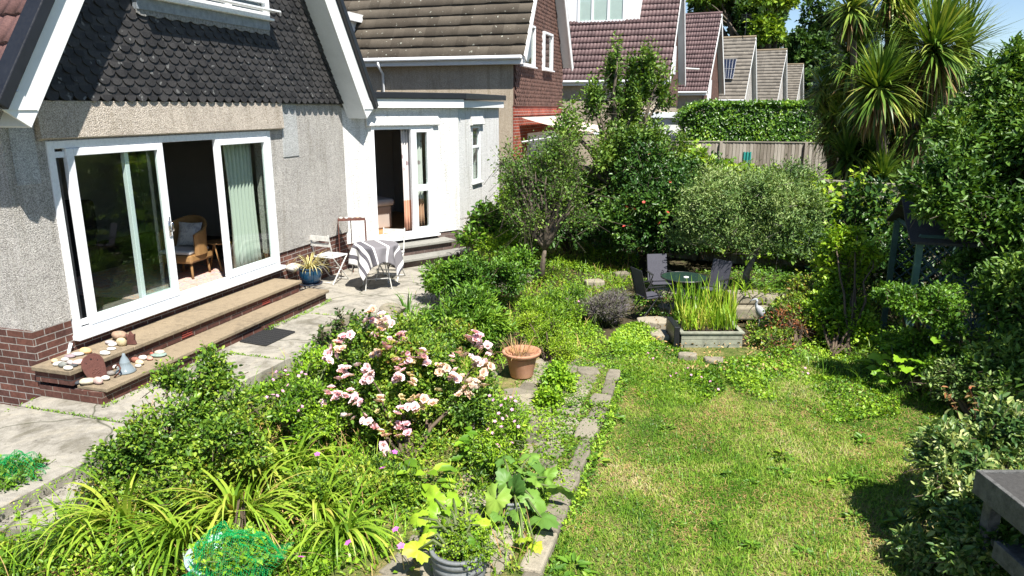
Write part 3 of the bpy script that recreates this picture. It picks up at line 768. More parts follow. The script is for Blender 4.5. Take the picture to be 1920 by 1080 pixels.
for q in (.45, 4.5): m = MB(); m.tube([F2.p(q, .1, 2.0), F2.p(q, 1.0, 2.15), F2.p(q, 2.0, 2.22)], .02, 6); m.build('arm', M['white_plastic'], aw)

F3 = Fr(.2015 * 29.5, 29.5, 19)
h3, hf3, az3, k3 = gable_house('neighbour_house', 'house with maroon ribbed tile roof and a wide white dormer', F3, 5.6, 9, 3.95, 4.6, 'maroon_roof_tile', GR, roman=True, wave=.035)
sd_ = 1.35
m = MB(); m.fbox(F3, sd_, 2.6, -7, -1.2, 6.1, 8.2); dm = m.build('dormer', M['white_paint'], h3)
m = MB(); m.fbox(F3, sd_ - .05, sd_ + .1, -7, -1.0, 5.93, 6.099); m.fbox(F3, sd_ + .0, 2.2, -1.199, -.95, 6.1, 6.12); m.build('lead_flashing', M['lead'], dm)
Fd = Fr(*F3.p(sd_, 0, 0)[:2], 19 - 90)   # s runs to the house's back, o towards the camera
def kx(u): # distance along the dormer front for a pixel column
    return Fd.at(u, 20, 0)[0]
a_, b_2 = sorted((kx(1172), kx(1083)))
window(Fd, a_, b_2, 6.32, 7.6, .03, dm, mull=[kx(1111), kx(1141)], fw=.09, name='window', sill=True)
downpipe(F3, -.0, -6.2, -.2, 3.9, h3)
m = MB(); [m.fbox(F3, 1.2 + i * 2.0, 1.9 + i * 2.0, .031, .06, 4.3, 5.5) for i in range(2)]; m.build('window', M['white_plastic'], h3)
F4 = Fr(.2627 * 40 - .25, 40, 25)
h4, *_r = gable_house('neighbour_house', 'house with maroon tile roof and small aerial beside the clipped hedge', F4, 5.3, 9, 3.73, 4.25, 'maroon_roof_tile', GR, roman=True, wave=.035)
m = MB(); m.fbox(F4, 1.4, 2.4, .031, .07, 2.6, 4.4); m.build('window', M['white_plastic'], h4)
F5 = Fr(.3154 * 50 - .35, 50, 26)
h5, *_r = gable_house('neighbour_house', 'house with brown weathered roof carrying a dark solar panel', F5, 5.6, 12, 3.42, 4.25, 'weathered_roof_tile', GR, ridgemat='step_slab', wave=.02, gable_mat='grey_pebbledash', wallmat='pale_pebbledash')
F6 = Fr(.3605 * 62 - .42, 62, 28)
h6, *_r = gable_house('neighbour_house', 'second farthest house, plain brown tiled roof with white verge', F6, 5.6, 12, 3.43, 4.3, 'weathered_roof_tile', GR, ridgemat='step_slab', wave=.02, gable_mat='grey_pebbledash', wallmat='pale_pebbledash')
F7 = Fr(.390 * 78 - .75, 78, 29)
h7, *_r = gable_house('neighbour_house', 'farthest house in the row, low brown tiled roof before the dark trees', F7, 5.6, 12, 3.35, 4.1, 'weathered_roof_tile', GR, ridgemat='step_slab', wave=.02, gable_mat='grey_pebbledash', wallmat='pale_pebbledash')
# solar panel lying on the fifth roof
def on_roof(Fx, u, v, ez, k, so=-.22, lift=.0):
    # intersect the pixel ray with the near slope
    x, y, w = ray(u, v); lo, hi = 5., 200.
    for _ in range(50):
        t_ = (lo + hi) / 2; X, Y, Z = x * t_ - Fx.x, y * t_ - Fx.y, CAM_H + w * t_
        s_ = X * Fx.d[0] + Y * Fx.d[1]
        if Z > ez + (s_ - so) * k + lift: lo = t_
        else: hi = t_
    return Vector((x * lo, y * lo, CAM_H + w * lo))
k5 = 4.25 / (2.8 + .22)
c1, c2, c3, c4 = [on_roof(F5, u, v, 3.42, k5, lift=.25) for u, v in ((1357, 112), (1381, 112), (1374, 149), (1356, 149))]
nrm = (c2 - c1).cross(c4 - c1).normalized(); nrm = nrm if nrm.y < 0 else -nrm
sp = thing('solar_panel', 'dark blue solar panel in a silver frame on the brown roof', 'solar panel', c4)
m = MB(); m.extrude([c1, c2, c3, c4], [q + nrm * .05 for q in (c1, c2, c3, c4)]); m.build('panel', plain('solar_cell', (.015, .02, .04), .15, .1, 2, 0), sp)
m = MB()
for i in range(5): q = i / 4; m.tube([c1.lerp(c2, q) + nrm * .07, c4.lerp(c3, q) + nrm * .07], .02, 4)
for q in (0, .5, 1): m.tube([c1.lerp(c4, q) + nrm * .07, c2.lerp(c3, q) + nrm * .07], .02, 4)
m.build('frame', plain('aluminium', (.5, .5, .5), .4, .1, 5, 0, .6), sp)
def aerial(name, label, p, hgt, ln, rz):
    a = thing(name, label, 'aerial', p)
    m = MB(); m.tube([p, p + Vector((0, 0, hgt))], .02, 6); m.build('mast', M['old_white_metal'], a)
    m = MB(); dx, dy = math.cos(rz), math.sin(rz); q = p + Vector((0, 0, hgt))
    m.tube([q - Vector((dx, dy, 0)) * ln * .3, q + Vector((dx, dy, -.08)) * ln], .045, 6)
    m.build('boom', M['old_white_metal'], a)
aerial('tv_aerial', 'white television aerial in front of the maroon roof', W(1266, 160, 39.0), .9, 1.2, -.05)
def ladder_aerial(p):
    a = thing('tv_aerial', 'thin television aerial on the ridge of the brown roof with the solar panel', 'aerial', p)
    m = MB(); m.tube([p, p + Vector((0, 0, 1.5))], .02, 6); m.build('mast', M['dark_metal'], a)
    m = MB(); [m.tube([p + Vector((-.35, 0, 1.0 + .12 * i)), p + Vector((.35, 0, 1.0 + .12 * i))], .012, 4) for i in range(4)]; m.build('element', M['dark_metal'], a)
ladder_aerial(W(1397, 66, 52.5))
# white garage between the houses
FG = Fr(5.35, 28.2, 17)
gar = thing('garage', 'small white rendered garage behind the tall apple tree', 'garage', FG.p(0, 0, 0))
m = MB(); m.fbox(FG, 0, 4, -.9, 2.6, -.3, 2.5); m.build('wall', M['white_paint'], gar)
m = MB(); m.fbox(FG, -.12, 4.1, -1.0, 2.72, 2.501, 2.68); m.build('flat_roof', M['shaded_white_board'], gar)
# ================================================================ foliage builders
def unit(a): return a / (np.linalg.norm(a, axis=1, keepdims=True) + 1e-9)
def leaves_mesh(P, D, N, L, Wd, shape='oval', fold=.18, droop=.12):
    D = unit(D); S_ = unit(np.cross(D, N)); U = np.cross(S_, D)
    L = L[:, None]; Wd = Wd[:, None]; n = len(P)
    if shape == 'rhomb':
        V = np.stack([P, P + D * L * .45 + S_ * Wd * .5 + U * Wd * fold, P + D * L - U * L * droop, P + D * L * .45 - S_ * Wd * .5 + U * Wd * fold], 1)
        b = np.arange(n)[:, None] * 4
        return V.reshape(-1, 3), [np.concatenate([b + [0, 1, 2], b + [0, 2, 3]])]
    if shape == 'oval':
        V = np.stack([P, P + D * L * .28 + S_ * Wd * .44 + U * Wd * fold, P + D * L * .68 + S_ * Wd * .38 + U * Wd * fold - U * L * droop * .4, P + D * L - U * L * droop,
                      P + D * L * .68 - S_ * Wd * .38 + U * Wd * fold - U * L * droop * .4, P + D * L * .28 - S_ * Wd * .44 + U * Wd * fold], 1)
        b = np.arange(n)[:, None] * 6
        return V.reshape(-1, 3), [np.concatenate([b + [0, 1, 2, 3], b + [0, 3, 4, 5]])]
    if shape == 'wavy':
        k = 29; a = np.linspace(-.92 * np.pi, .92 * np.pi, k); rr = (.62 + .30 * np.abs(np.cos(a * 1.25)) ** 1.5 + .22 * np.exp(-(a / .5) ** 2)) * .56; rr[1::2] *= .86
        C = P + D * L * .3; ph = L[:, 0] * 77
        mid = [C + (D * (np.cos(q) * r * .5) + S_ * (np.sin(q) * r * .5)) * L + U * L * (.05 * np.sin(q * 3))  for q, r in zip(a, rr)]
        ring = [C + (D * (np.cos(q) * r) + S_ * (np.sin(q) * r)) * L - U * L * (droop * r * r * 2.2) + U * L * (.05 * np.sin(q * 5 + ph))[:, None] for q, r in zip(a, rr)]
        V = np.stack([C - U * L * .02] + mid + ring, 1); b = np.arange(n)[:, None] * (2 * k + 1)
        return V.reshape(-1, 3), [np.concatenate([b + [0, i + 1, i + 2] for i in range(k - 1)]), np.concatenate([b + [i + 1, k + i + 1, k + i + 2, i + 2] for i in range(k - 1)])]
    if shape == 'lobed':
        k = 15; a = np.linspace(-.90 * np.pi, .90 * np.pi, k); rr = np.array([.45, .8, .55, .75, 1.02, .55, .78, 1.2, .78, .55, 1.02, .75, .55, .8, .45]) * .55
        C = P + D * L * .35
        ring = [C + (D * (np.cos(q) * r) + S_ * (np.sin(q) * r * 1.1)) * L - U * L * droop * r * r * 1.5 + U * L * (.05 if i % 2 else -.02) for i, (q, r) in enumerate(zip(a, rr))]
        V = np.stack([C + U * L * .03] + ring, 1); b = np.arange(n)[:, None] * (k + 1)
        F_ = np.concatenate([b + [0, i + 1, i + 2] for i in range(k - 1)])
        return V.reshape(-1, 3), [F_]
def blades_mesh(P, az, L, Wd, el, curl, seg=6, R=None, twist=0):
    """arching strap leaves: el start elevation, curl total downward turn (radians)"""
    n = len(P); dirh = np.stack([np.cos(az), np.sin(az), 0 * az], 1); S_ = np.stack([-np.sin(az), np.cos(az), 0 * az], 1)
    p = P.copy(); V = []
    for i in range(seg + 1):
        q = i / seg; e = el - curl * q ** 1.4
        wd = Wd * np.where(q < .12, .6 + q * 3.3, (1 - (max(0, q - .12) / .88) ** 2.2)) * .5 + .0006
        U = -dirh * np.sin(e)[:, None] + np.array([0, 0, 1.]) * np.cos(e)[:, None]
        V += [p + S_ * wd[:, None] + U * (wd * .25)[:, None], p - S_ * wd[:, None] + U * (wd * .25)[:, None]]
        p = p + (dirh * np.cos(e)[:, None] + np.array([0, 0, 1.]) * np.sin(e)[:, None]) * (L / seg)[:, None]
    V = np.stack(V, 1); k = 2 * (seg + 1); b = np.arange(n)[:, None] * k
    return V.reshape(-1, 3), [np.concatenate([b + [2 * i, 2 * i + 1, 2 * i + 3, 2 * i + 2] for i in range(seg)])]
def blob_noise(P, f, seed):
    x, y, z = P[:, 0] * f, P[:, 1] * f, P[:, 2] * f; s = seed * 1.7
    return (np.sin(x * 1.3 + s + 1.9 * np.sin(y * .8 + s)) + np.sin(y * 1.1 - s * 2 + 1.7 * np.sin(z * .9)) + np.sin(z * 1.2 + s * 3 + 1.5 * np.sin(x))) / 3

def crown(ells, n, twig, per, ll, lw, seed, shell=(.55, 1.03), up=.35, gap=.35, gf=3.0, spread=.9, jag=.16, low=-.55, flat=.55, sprig=.06):
    R = np.random.RandomState(seed)
    ells = [(np.array(c), np.array(r, float)) for c, r in ells]
    ar = np.array([(r[0] * r[1] + r[0] * r[2] + r[1] * r[2]) for c, r in ells]); ar /= ar.sum()
    pk = R.choice(len(ells), n * 3, p=ar)
    d = unit(R.normal(size=(n * 3, 3))); keep = d[:, 2] > low - R.rand(n * 3) * .3; d = d[keep]; pk = pk[keep]
    C = np.array([e[0] for e in ells])[pk]; RR = np.array([e[1] for e in ells])[pk]
    q = shell[0] + (shell[1] - shell[0]) * R.rand(len(d)) ** .6
    bump_ = 1 + jag * blob_noise(C + d * RR, 3.2 / max(.3, float(np.mean(RR))), seed) * 1.6
    q = q * bump_; q = np.where(R.rand(len(d)) < sprig, q * (1 + R.rand(len(d)) * .3), q)
    P = C + d * RR * q[:, None]
    g = blob_noise(P, gf, seed + 5); P = P[g > -1 + gap * .9 - .0][:n]; sel = np.nonzero(g > -1 + gap * .9)[0][:n]; d = d[sel]
    # drop what lies deep inside another clump, keeps faces where the light falls
    t = unit(d + np.array([0, 0, up]) + R.normal(size=d.shape) * .35)
    m = len(P); tl = twig * (.6 + .8 * R.rand(m))
    base = P - t * tl[:, None] * .5
    LP = []; LD = []; LN = []
    for j in range(per):
        f = (j + R.rand(m) * .8) / per
        side = unit(np.cross(t, R.normal(size=t.shape)))
        LP.append(base + t * (tl * f)[:, None] + side * twig * .05)
        LD.append(t * (.45 + .25 * f[:, None]) + side * spread * (1.05 - .4 * f[:, None]))
        LN.append(np.array([0, 0, 1.]) * flat + t * .3 + R.normal(size=t.shape) * .33)
    LP = np.concatenate(LP); LD = np.concatenate(LD); LN = np.concatenate(LN); k = len(LP)
    sz = .5 + .85 * R.rand(k) ** 1.3
    return LP, LD, LN, ll * sz, lw * sz, base, t, tl

def limbs(m, base, targets, r0, rng_, k=6, wob=.12, r1=.006, fork=.35):
    base = Vector(base)
    for tg in targets:
        tg = Vector(tg); L_ = (tg - base).length; pts = []; rs = []
        for i in range(7):
            q = i / 6; p = base.lerp(tg, q); bow = math.sin(q * math.pi) * wob * L_
            p = p + Vector((rng_.uniform(-.3, .3), rng_.uniform(-.3, .3), .35)) * bow * .5
            if 0 < i < 6: p += Vector((rng_.uniform(-1, 1), rng_.uniform(-1, 1), rng_.uniform(-1, 1))) * .02 * L_
            pts.append(p); rs.append(r0 * (1 - q) ** .8 + r1)
        m.tube(pts, rs, k)
def E(u, v, Y, ru, rv, rd=None):
    """ellipsoid seen at a pixel, at a distance, its half-sizes in pixels there"""
    c = W(u, v, Y); k = Y / FPX
    return (tuple(c), (ru * k, (rd if rd else (ru + rv) / 2) * k, rv * k))
LEAF_COUNT = [0]
def plant(name, label, cat, base, ells, mat, n, leafsz=(.05, .03), twig=.18, per=6, seed=1, stem='stem_brown', r0=.02, shape='oval', group=None, nl=9, parts=('foliage', 'stem'), trunk_pts=None, lump=8, **kw):
    base = Vector(base); r = thing(name, label, cat, base, group)
    if lump:
        rl = random.Random(seed * 3 + 1); nw = []
        for c, rr in ells:
            nw.append((c, tuple(q * .74 for q in rr)))
            for i in range(lump):
                z = rl.uniform(-.45, 1); a = rl.uniform(0, 6.283); w_ = math.sqrt(1 - z * z); f = rl.uniform(.62, .98); g_ = rl.uniform(.22, .46)
                nw.append(((c[0] + rr[0] * w_ * math.cos(a) * f, c[1] + rr[1] * w_ * math.sin(a) * f, c[2] + rr[2] * z * f), tuple(q * g_ for q in rr)))
        ells_c = nw
    else: ells_c = ells
    LP, LD, LN, L_, W_, tb, tt, tl = crown(ells_c, n, twig, per, leafsz[0], leafsz[1], seed, **kw)
    V, F_ = leaves_mesh(LP, LD, LN, L_, W_, shape); LEAF_COUNT[0] += len(LP)
    arrays_mesh(parts[0], V, F_, mat if not isinstance(mat, str) else M[mat], r)
    m = MB(); rg = random.Random(seed)
    tg = []
    for i in range(nl):
        c, rr = ells[i % len(ells)]; a = rg.uniform(0, 6.28); q = rg.uniform(.3, .85)
        tg.append((c[0] + math.cos(a) * rr[0] * q, c[1] + math.sin(a) * rr[1] * q, c[2] + rg.uniform(-.1, .8) * rr[2]))
    top = base
    if trunk_pts:
        pts = [base] + [Vector(p) for p in trunk_pts]; nn = len(pts)
        m.tube(pts, [r0 * 1.6 * (1 - .5 * i / (nn - 1)) for i in range(nn)], 9); top = pts[-1]
    limbs(m, top, tg, r0, rg)
    step = max(1, len(tb) // 260)
    for i in range(0, len(tb), step):
        a = Vector(tb[i]); b = a + Vector(tt[i]) * float(tl[i]); c = a - Vector(tt[i]) * float(tl[i]) * .8
        m.tube([c, a, b], [.004, .003, .0015], 3)
    m.build(parts[1], M[stem] if isinstance(stem, str) else stem, r, smooth=True, uv=False)
    return r
def strap(name, label, cat, base, n, L_, Wd, mat, seed=1, el=(.6, 1.45), curl=(1.0, 2.4), rad=.12, group=None, seg=7, part='leaf', az=None, aspread=math.pi):
    R = np.random.RandomState(seed); base = Vector(base)
    a = R.rand(n) * 2 * math.pi if az is None else az + R.normal(0, aspread, n)
    P = np.array(base)[None, :] + np.stack([np.cos(a), np.sin(a), 0 * a], 1) * (rad * np.sqrt(R.rand(n)))[:, None]
    V, F_ = blades_mesh(P, a + .25 * R.normal(size=n), L_ * (.35 + .8 * R.rand(n)), Wd * (.5 + .7 * R.rand(n)), el[0] + (el[1] - el[0]) * R.rand(n), curl[0] + (curl[1] - curl[0]) * R.rand(n), seg)
    o = arrays_mesh(name, V, F_, M[mat], None, base, True); LEAF_COUNT[0] += n
    return tag(o, label, cat, group)

# leaf colours
leaf('leaf_rose', [(.035, .085, .018), (.07, .16, .022), (.14, .26, .03), (.22, .32, .04), (.18, .07, .03)], .3, .35)
leaf('leaf_rose_dark', [(.018, .055, .014), (.03, .085, .018), (.055, .13, .022), (.11, .20, .03)], .25, .35)
leaf('leaf_mid', [(.03, .09, .015), (.07, .17, .02), (.13, .27, .028), (.22, .36, .04)], .34)
leaf('leaf_bright', [(.07, .18, .015), (.14, .30, .02), (.24, .42, .03), (.36, .50, .05)], .4)
leaf('leaf_lime', [(.07, .17, .015), (.15, .29, .02), (.26, .40, .03), (.36, .48, .05)], .4)
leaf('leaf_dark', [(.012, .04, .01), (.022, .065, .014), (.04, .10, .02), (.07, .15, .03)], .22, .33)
leaf('leaf_laurel', [(.025, .075, .015), (.055, .13, .022), (.10, .20, .035), (.20, .31, .07)], .3, .45, 1.1, .35)
leaf('leaf_olive', [(.03, .075, .022), (.08, .16, .045), (.18, .28, .09), (.34, .43, .23)], .28, .5)
leaf('leaf_apple', [(.035, .085, .02), (.07, .15, .025), (.13, .23, .04), (.22, .31, .08)], .3, .45)
leaf('leaf_grey_twig', [(.07, .09, .045), (.11, .15, .05), (.16, .19, .08), (.10, .07, .05)], .25, .6)
leaf('leaf_vine', [(.08, .19, .018), (.16, .30, .025), (.27, .42, .04), (.40, .50, .07)], .4, .45)
leaf('leaf_hedge', [(.02, .06, .01), (.045, .12, .013), (.09, .20, .018), (.20, .32, .03)], .3, .3)
leaf('leaf_daylily', [(.06, .14, .015), (.12, .24, .022), (.21, .35, .035), (.33, .43, .07), (.40, .30, .12)], .38, .38)
leaf('leaf_iris', [(.05, .14, .015), (.11, .24, .02), (.20, .36, .03), (.33, .45, .05), (.40, .34, .12)], .4, .38)
leaf('leaf_palm', [(.035, .085, .018), (.07, .145, .025), (.13, .22, .04), (.24, .31, .07), (.38, .37, .14)], .22, .35, .8)
leaf('leaf_palm_dead', [(.16, .10, .05), (.26, .18, .09), (.10, .06, .03), (.20, .19, .08)], .2, .7)
leaf('leaf_oak', [(.018, .05, .012), (.03, .075, .016), (.05, .11, .02), (.09, .17, .03)], .2, .45, .35)
leaf('leaf_oak_light', [(.06, .13, .015), (.11, .21, .02), (.2, .32, .03), (.3, .40, .05)], .3, .45, .35)
leaf('leaf_variegated', [(.025, .07, .025), (.05, .12, .035), (.10, .18, .05), (.28, .36, .14), (.50, .54, .30)], .3, .4, 3.5)
leaf('leaf_courgette', [(.05, .13, .03), (.09, .20, .045), (.15, .29, .05), (.3, .42, .08)], .3, .5)
leaf('leaf_courgette_yellow', [(.13, .27, .03), (.25, .40, .04), (.40, .50, .05), (.6, .58, .06)], .38, .5)
leaf('leaf_lavender', [(.09, .10, .08), (.15, .15, .13), (.12, .10, .17), (.07, .11, .045)], .2, .7)
leaf('leaf_ground', [(.025, .07, .012), (.06, .14, .016), (.12, .24, .022), (.20, .33, .03), (.30, .40, .05), (.34, .26, .11)], .36, .45, 2.2)
leaf('leaf_clover', [(.04, .11, .015), (.09, .20, .018), (.16, .31, .022), (.24, .40, .03), (.33, .48, .05)], .38, .45, 2.2)
leaf('leaf_peony', [(.022, .075, .014), (.045, .12, .018), (.08, .18, .022), (.16, .28, .04)], .26, .32, 2)
leaf('leaf_dry', [(.30, .20, .09), (.42, .31, .16), (.22, .13, .06), (.5, .42, .25)], .2, .8, 3)
leaf('leaf_red', [(.20, .06, .03), (.30, .10, .05), (.12, .10, .03), (.35, .17, .08)], .25, .6, 3)
leaf('leaf_ivy', [(.02, .06, .014), (.04, .10, .02), (.09, .15, .04), (.14, .10, .05)], .22, .4, 3)
leaf('petal_pink', [(.84, .46, .58), (.89, .64, .72), (.92, .78, .82), (.93, .87, .88)], .3, .6, 2)
leaf('petal_faded', [(.66, .40, .22), (.78, .56, .42), (.85, .66, .60), (.62, .56, .30)], .25, .7, 2)
leaf('petal_spent', [(.42, .40, .16), (.58, .50, .26), (.62, .42, .22), (.35, .36, .12)], .2, .8, 2)
leaf('petal_magenta', [(.5, .10, .40), (.6, .16, .5), (.65, .22, .55)], .2, .6, 2)
leaf('petal_mallow', [(.60, .22, .42), (.68, .32, .50), (.74, .42, .58)], .25, .6, 2)
leaf('petal_red', [(.5, .04, .03), (.6, .10, .08)], .15, .6, 2)

# ================================================================ grass of the lawn
def in_poly(x, y, poly):
    ins_ = np.zeros(len(x), bool); j = len(poly) - 1
    for i in range(len(poly)):
        xi, yi = poly[i]; xj, yj = poly[j]
        c = ((yi > y) != (yj > y)) & (x < (xj - xi) * (y - yi) / (yj - yi + 1e-12) + xi); ins_ ^= c; j = i
    return ins_
def scatter(poly, n, R):
    a = np.array(poly); x0, y0 = a.min(0); x1, y1 = a.max(0); X = []; Y = []; c = 0
    while c < n:
        x = x0 + (x1 - x0) * R.rand(n); y = y0 + (y1 - y0) * R.rand(n); k = in_poly(x, y, poly); X.append(x[k]); Y.append(y[k]); c += k.sum()
    return np.concatenate(X)[:n], np.concatenate(Y)[:n]
t = NT('grass_blade'); g = t.geo(); pos = g.outputs['Position']
k = t.noise(pos, 1.0, 5, .62, .6); k2 = t.noise(pos, 16, 6, .75)
kk = t.math('ADD', t.math('ADD', t.math('MULTIPLY', t.math('SUBTRACT', k, .5), 1.1), t.math('ADD', .22, t.math('MULTIPLY', k2, .35))), t.math('MULTIPLY', g.outputs['Random Per Island'], .26))
col = t.ramp(kk, [(.36, (.08, .19, .012)), (.52, (.21, .37, .03)), (.63, (.35, .45, .07)), (.71, (.52, .48, .21)), (.80, (.64, .56, .33))])
p_ = t.pbr(col, .6, None, 0, .2); tr = t.n('ShaderNodeBsdfTranslucent'); t.l(col, tr.inputs[0]); mx = t.n('ShaderNodeMixShader'); mx.inputs[0].default_value = .35
t.l(p_.outputs[0], mx.inputs[1]); t.l(tr.outputs[0], mx.inputs[2]); M['grass_blade'] = t.done(mx)
R = np.random.RandomState(7)
glp = [(1.3, 8.4), (.36, 4.85), (0.1, 3.6), (0.3, 3.4), (4.0, 3.4), (4.7, 6.5), (4.2, 8.3), (2.5, 8.6)]
x, y = scatter(glp, 120000, R)
low_ = None
dens = vnoise(x * 1.1, y * 1.1, 3) * .5 + vnoise(x * 5, y * 5, 4) * .5
keep = R.rand(len(x)) < .35 + dens * .9; x = x[keep]; y = y[keep]; dens = dens[keep]
P = np.stack([x, y, 0 * x - .2], 1); n = len(P)
V, F_ = blades_mesh(P, R.rand(n) * 6.28, (.022 + .035 * dens) * (.6 + .8 * R.rand(n)), .0035 + .002 * R.rand(n), .3 + 1.1 * R.rand(n), .6 + R.rand(n), 2)
tag(arrays_mesh('lawn_grass', V, F_, M['grass_blade']), 'short patchy green and straw coloured lawn grass', 'grass', kind='stuff')

# ================================================================ low growth covering the beds
def low_growth(name, label, cat, pxpoly, n, hmax, lsz, mat, seed, shape='oval', z=-.22, f=1.6, hmin=.03, world=False, upness=.6):
    R = np.random.RandomState(seed)
    poly = pxpoly if world else [tuple(G(u, v, z)[:2]) for u, v in pxpoly]
    x, y = scatter(poly, n, R)
    h = hmin + (hmax - hmin) * np.clip((vnoise(x * f, y * f, seed) - .25) * 1.5, 0, 1) * (.5 + .5 * vnoise(x * f * 4, y * f * 4, seed + 1))
    q = R.rand(n) ** .45
    P = np.stack([x, y, z + h * q], 1)
    e = .04; hx = (vnoise((x + e) * f, y * f, seed) - vnoise((x - e) * f, y * f, seed)) / (2 * e) * (hmax - hmin) * 1.2
    hy = (vnoise(x * f, (y + e) * f, seed) - vnoise(x * f, (y - e) * f, seed)) / (2 * e) * (hmax - hmin) * 1.2
    N = unit(np.stack([-hx, -hy, 0 * x + upness], 1) + R.normal(size=(n, 3)) * .35)
    D = np.cross(N, R.normal(size=(n, 3))) + N * .25
    s_ = .5 + .8 * R.rand(n)
    V, F_ = leaves_mesh(P, D, N, lsz[0] * s_, lsz[1] * s_, shape); LEAF_COUNT[0] += n
    return tag(arrays_mesh(name, V, F_, M[mat]), label, cat, kind='stuff')
bedA = [(440, 720), (560, 700), (680, 640), (760, 610), (900, 690), (935, 740), (975, 820), (1010, 900), (1035, 960), (985, 1100), (-60, 1100), (-60, 1010), (100, 995), (250, 905), (260, 800)]
low_growth('weeds', 'dense low green weeds and seedlings filling the near flower bed', 'weeds', bedA, 40000, .26, (.034, .018), 'leaf_ground', 11)
low_growth('geranium_leaves', 'soft bright leaves of creeping plants between the roses and the path', 'ground cover', bedA, 7000, .30, (.045, .04), 'leaf_clover', 12, 'rhomb')
bedB = [(760, 590), (800, 520), (930, 470), (1040, 450), (1200, 470), (1195, 540), (1090, 580), (1120, 640), (1100, 680), (1060, 670), (1040, 700), (1000, 700), (900, 690)]
low_growth('weeds', 'low yellow-green weeds covering the raised bed behind the terracotta pot', 'weeds', bedB, 26000, .30, (.042, .022), 'leaf_clover', 13)
low_growth('strawberry_leaves', 'bright ground cover spilling from the path edge onto the lawn', 'ground cover', [(1140, 640), (1190, 610), (1270, 650), (1340, 690), (1360, 740), (1310, 765), (1200, 750), (1168, 700)], 15000, .17, (.038, .024), 'leaf_clover', 14, hmin=.02, f=2.2)
low_growth('strawberry_leaves', 'thin fringe of creeping leaves spreading from the ground cover onto the lawn', 'ground cover', [(1150, 690), (1260, 640), (1400, 690), (1460, 740), (1380, 790), (1180, 790)], 3200, .05, (.034, .022), 'leaf_clover', 24, hmin=.0)
low_growth('creeping_weeds', 'creeping clover-like weeds at the back of the lawn', 'ground cover', [(1340, 690), (1480, 660), (1600, 660), (1680, 720), (1690, 790), (1560, 800), (1490, 770), (1380, 740)], 9000, .14, (.035, .03), 'leaf_clover', 15, 'rhomb', hmin=.01)
low_growth('weeds', 'mixed weeds around the trough and under the right-hand shrubs', 'weeds', [(1400, 560), (1480, 520), (1700, 540), (1990, 560), (1990, 1100), (1740, 1100), (1720, 860), (1740, 790), (1660, 690), (1500, 660), (1400, 680)], 20000, .3, (.04, .022), 'leaf_ground', 16)
low_growth('weeds', 'scattered weeds in the joints of the stone path', 'weeds', [(960, 720), (1080, 650), (1160, 700), (1040, 1005), (990, 960), (1000, 860)], 6500, .05, (.026, .012), 'leaf_clover', 17, z=-.145, hmin=.0, f=3)
low_growth('weeds', 'small weeds and moss along the edge of the lower slab', 'weeds', [(-60, 1000), (90, 1000), (260, 1030), (300, 1100), (-60, 1100)], 5000, .06, (.028, .012), 'leaf_ground', 18, z=-.25, hmin=.0)
low_growth('dry_leaves', 'dry brown leaf litter at the lower left bed edge', 'leaf litter', [(60, 1000), (180, 960), (330, 1010), (420, 1060), (420, 1100), (100, 1100)], 2500, .05, (.05, .012), 'leaf_dry', 19, z=-.24, hmin=.0)
low_growth('dry_leaves', 'dry fallen leaves around the trough', 'leaf litter', [(1200, 560), (1400, 560), (1480, 700), (1240, 690)], 900, .02, (.035, .02), 'leaf_dry', 20, z=-.14, hmin=.0)
low_growth('weeds', 'low green growth in the shaded back corner behind the table', 'weeds', [(1000, 440), (1200, 440), (1500, 480), (1500, 420), (930, 410), (850, 450), (870, 480)], 14000, .45, (.06, .03), 'leaf_mid', 21, f=1)
# lawn weeds and tufts
def rosette(label, u, v, n, L_, mat='leaf_mid', seed=1, grp='weed rosettes in the lawn', z=-.2, name='lawn_weed'):
    R = np.random.RandomState(seed); c = G(u, v, z); n = 34; a = R.rand(n) * 6.28; q = R.rand(n) ** .6; rad = L_ * .62
    P = np.array(c) + np.stack([np.cos(a) * q * rad, np.sin(a) * q * rad * .8, .01 + (1 - q) * L_ * .38], 1)
    D = np.stack([np.cos(a + .3 * R.normal(size=n)), np.sin(a), .35 - .3 * q + .2 * R.normal(size=n)], 1); N = np.tile([0, -.1, 1.], (n, 1)) + R.normal(size=(n, 3)) * .25
    s_ = L_ * (.3 + .35 * R.rand(n)); V, F_ = leaves_mesh(P, D, N, s_, s_ * .42, 'oval')
    tag(arrays_mesh(name, V, F_, M[mat], None, c), label, 'weed', grp)
for i, (u, v, L_, lab) in enumerate(((1075, 1070, .16, 'long-leaved weed rosette at the bottom edge of the lawn by the path'), (1465, 860, .14, 'leafy weed clump standing in the middle of the lawn, farther one'),
    (1468, 890, .13, 'leafy weed clump in the middle of the lawn, nearer one of the pair'), (1365, 895, .09, 'small weed rosette left of the middle of the lawn'),
    (1408, 908, .08, 'tiny weed just right of a small rosette in mid-lawn'), (1270, 985, .07, 'tiny dark weed low on the left half of the lawn'), (1345, 988, .07, 'tiny dark weed low in the centre of the lawn'),
    (1545, 910, .12, 'weed tuft on the right part of the lawn beside the shade'), (1600, 905, .12, 'weed tuft near the variegated shrub, upper right of the lawn'), (1600, 975, .1, 'weed tuft low on the right of the lawn'),
    (1505, 1040, .09, 'small weed near the bottom of the lawn on the right'), (1115, 870, .15, 'broad weed leaning against the edging stones of the path'), (1150, 790, .14, 'dark green clump against the path edge above the lawn'),
    (1250, 805, .09, 'small weed at the upper left of the lawn'), (1620, 830, .14, 'grassy weed at the upper right edge of the lawn'), (1690, 985, .17, 'pale grass tuft at the foot of the variegated shrub'), (1410, 1030, .1, 'dark grass tuft at the lower centre of the lawn'))):
    rosette(lab, u, v, 26, L_, ['leaf_mid', 'leaf_rose'][i % 2], 50 + i)
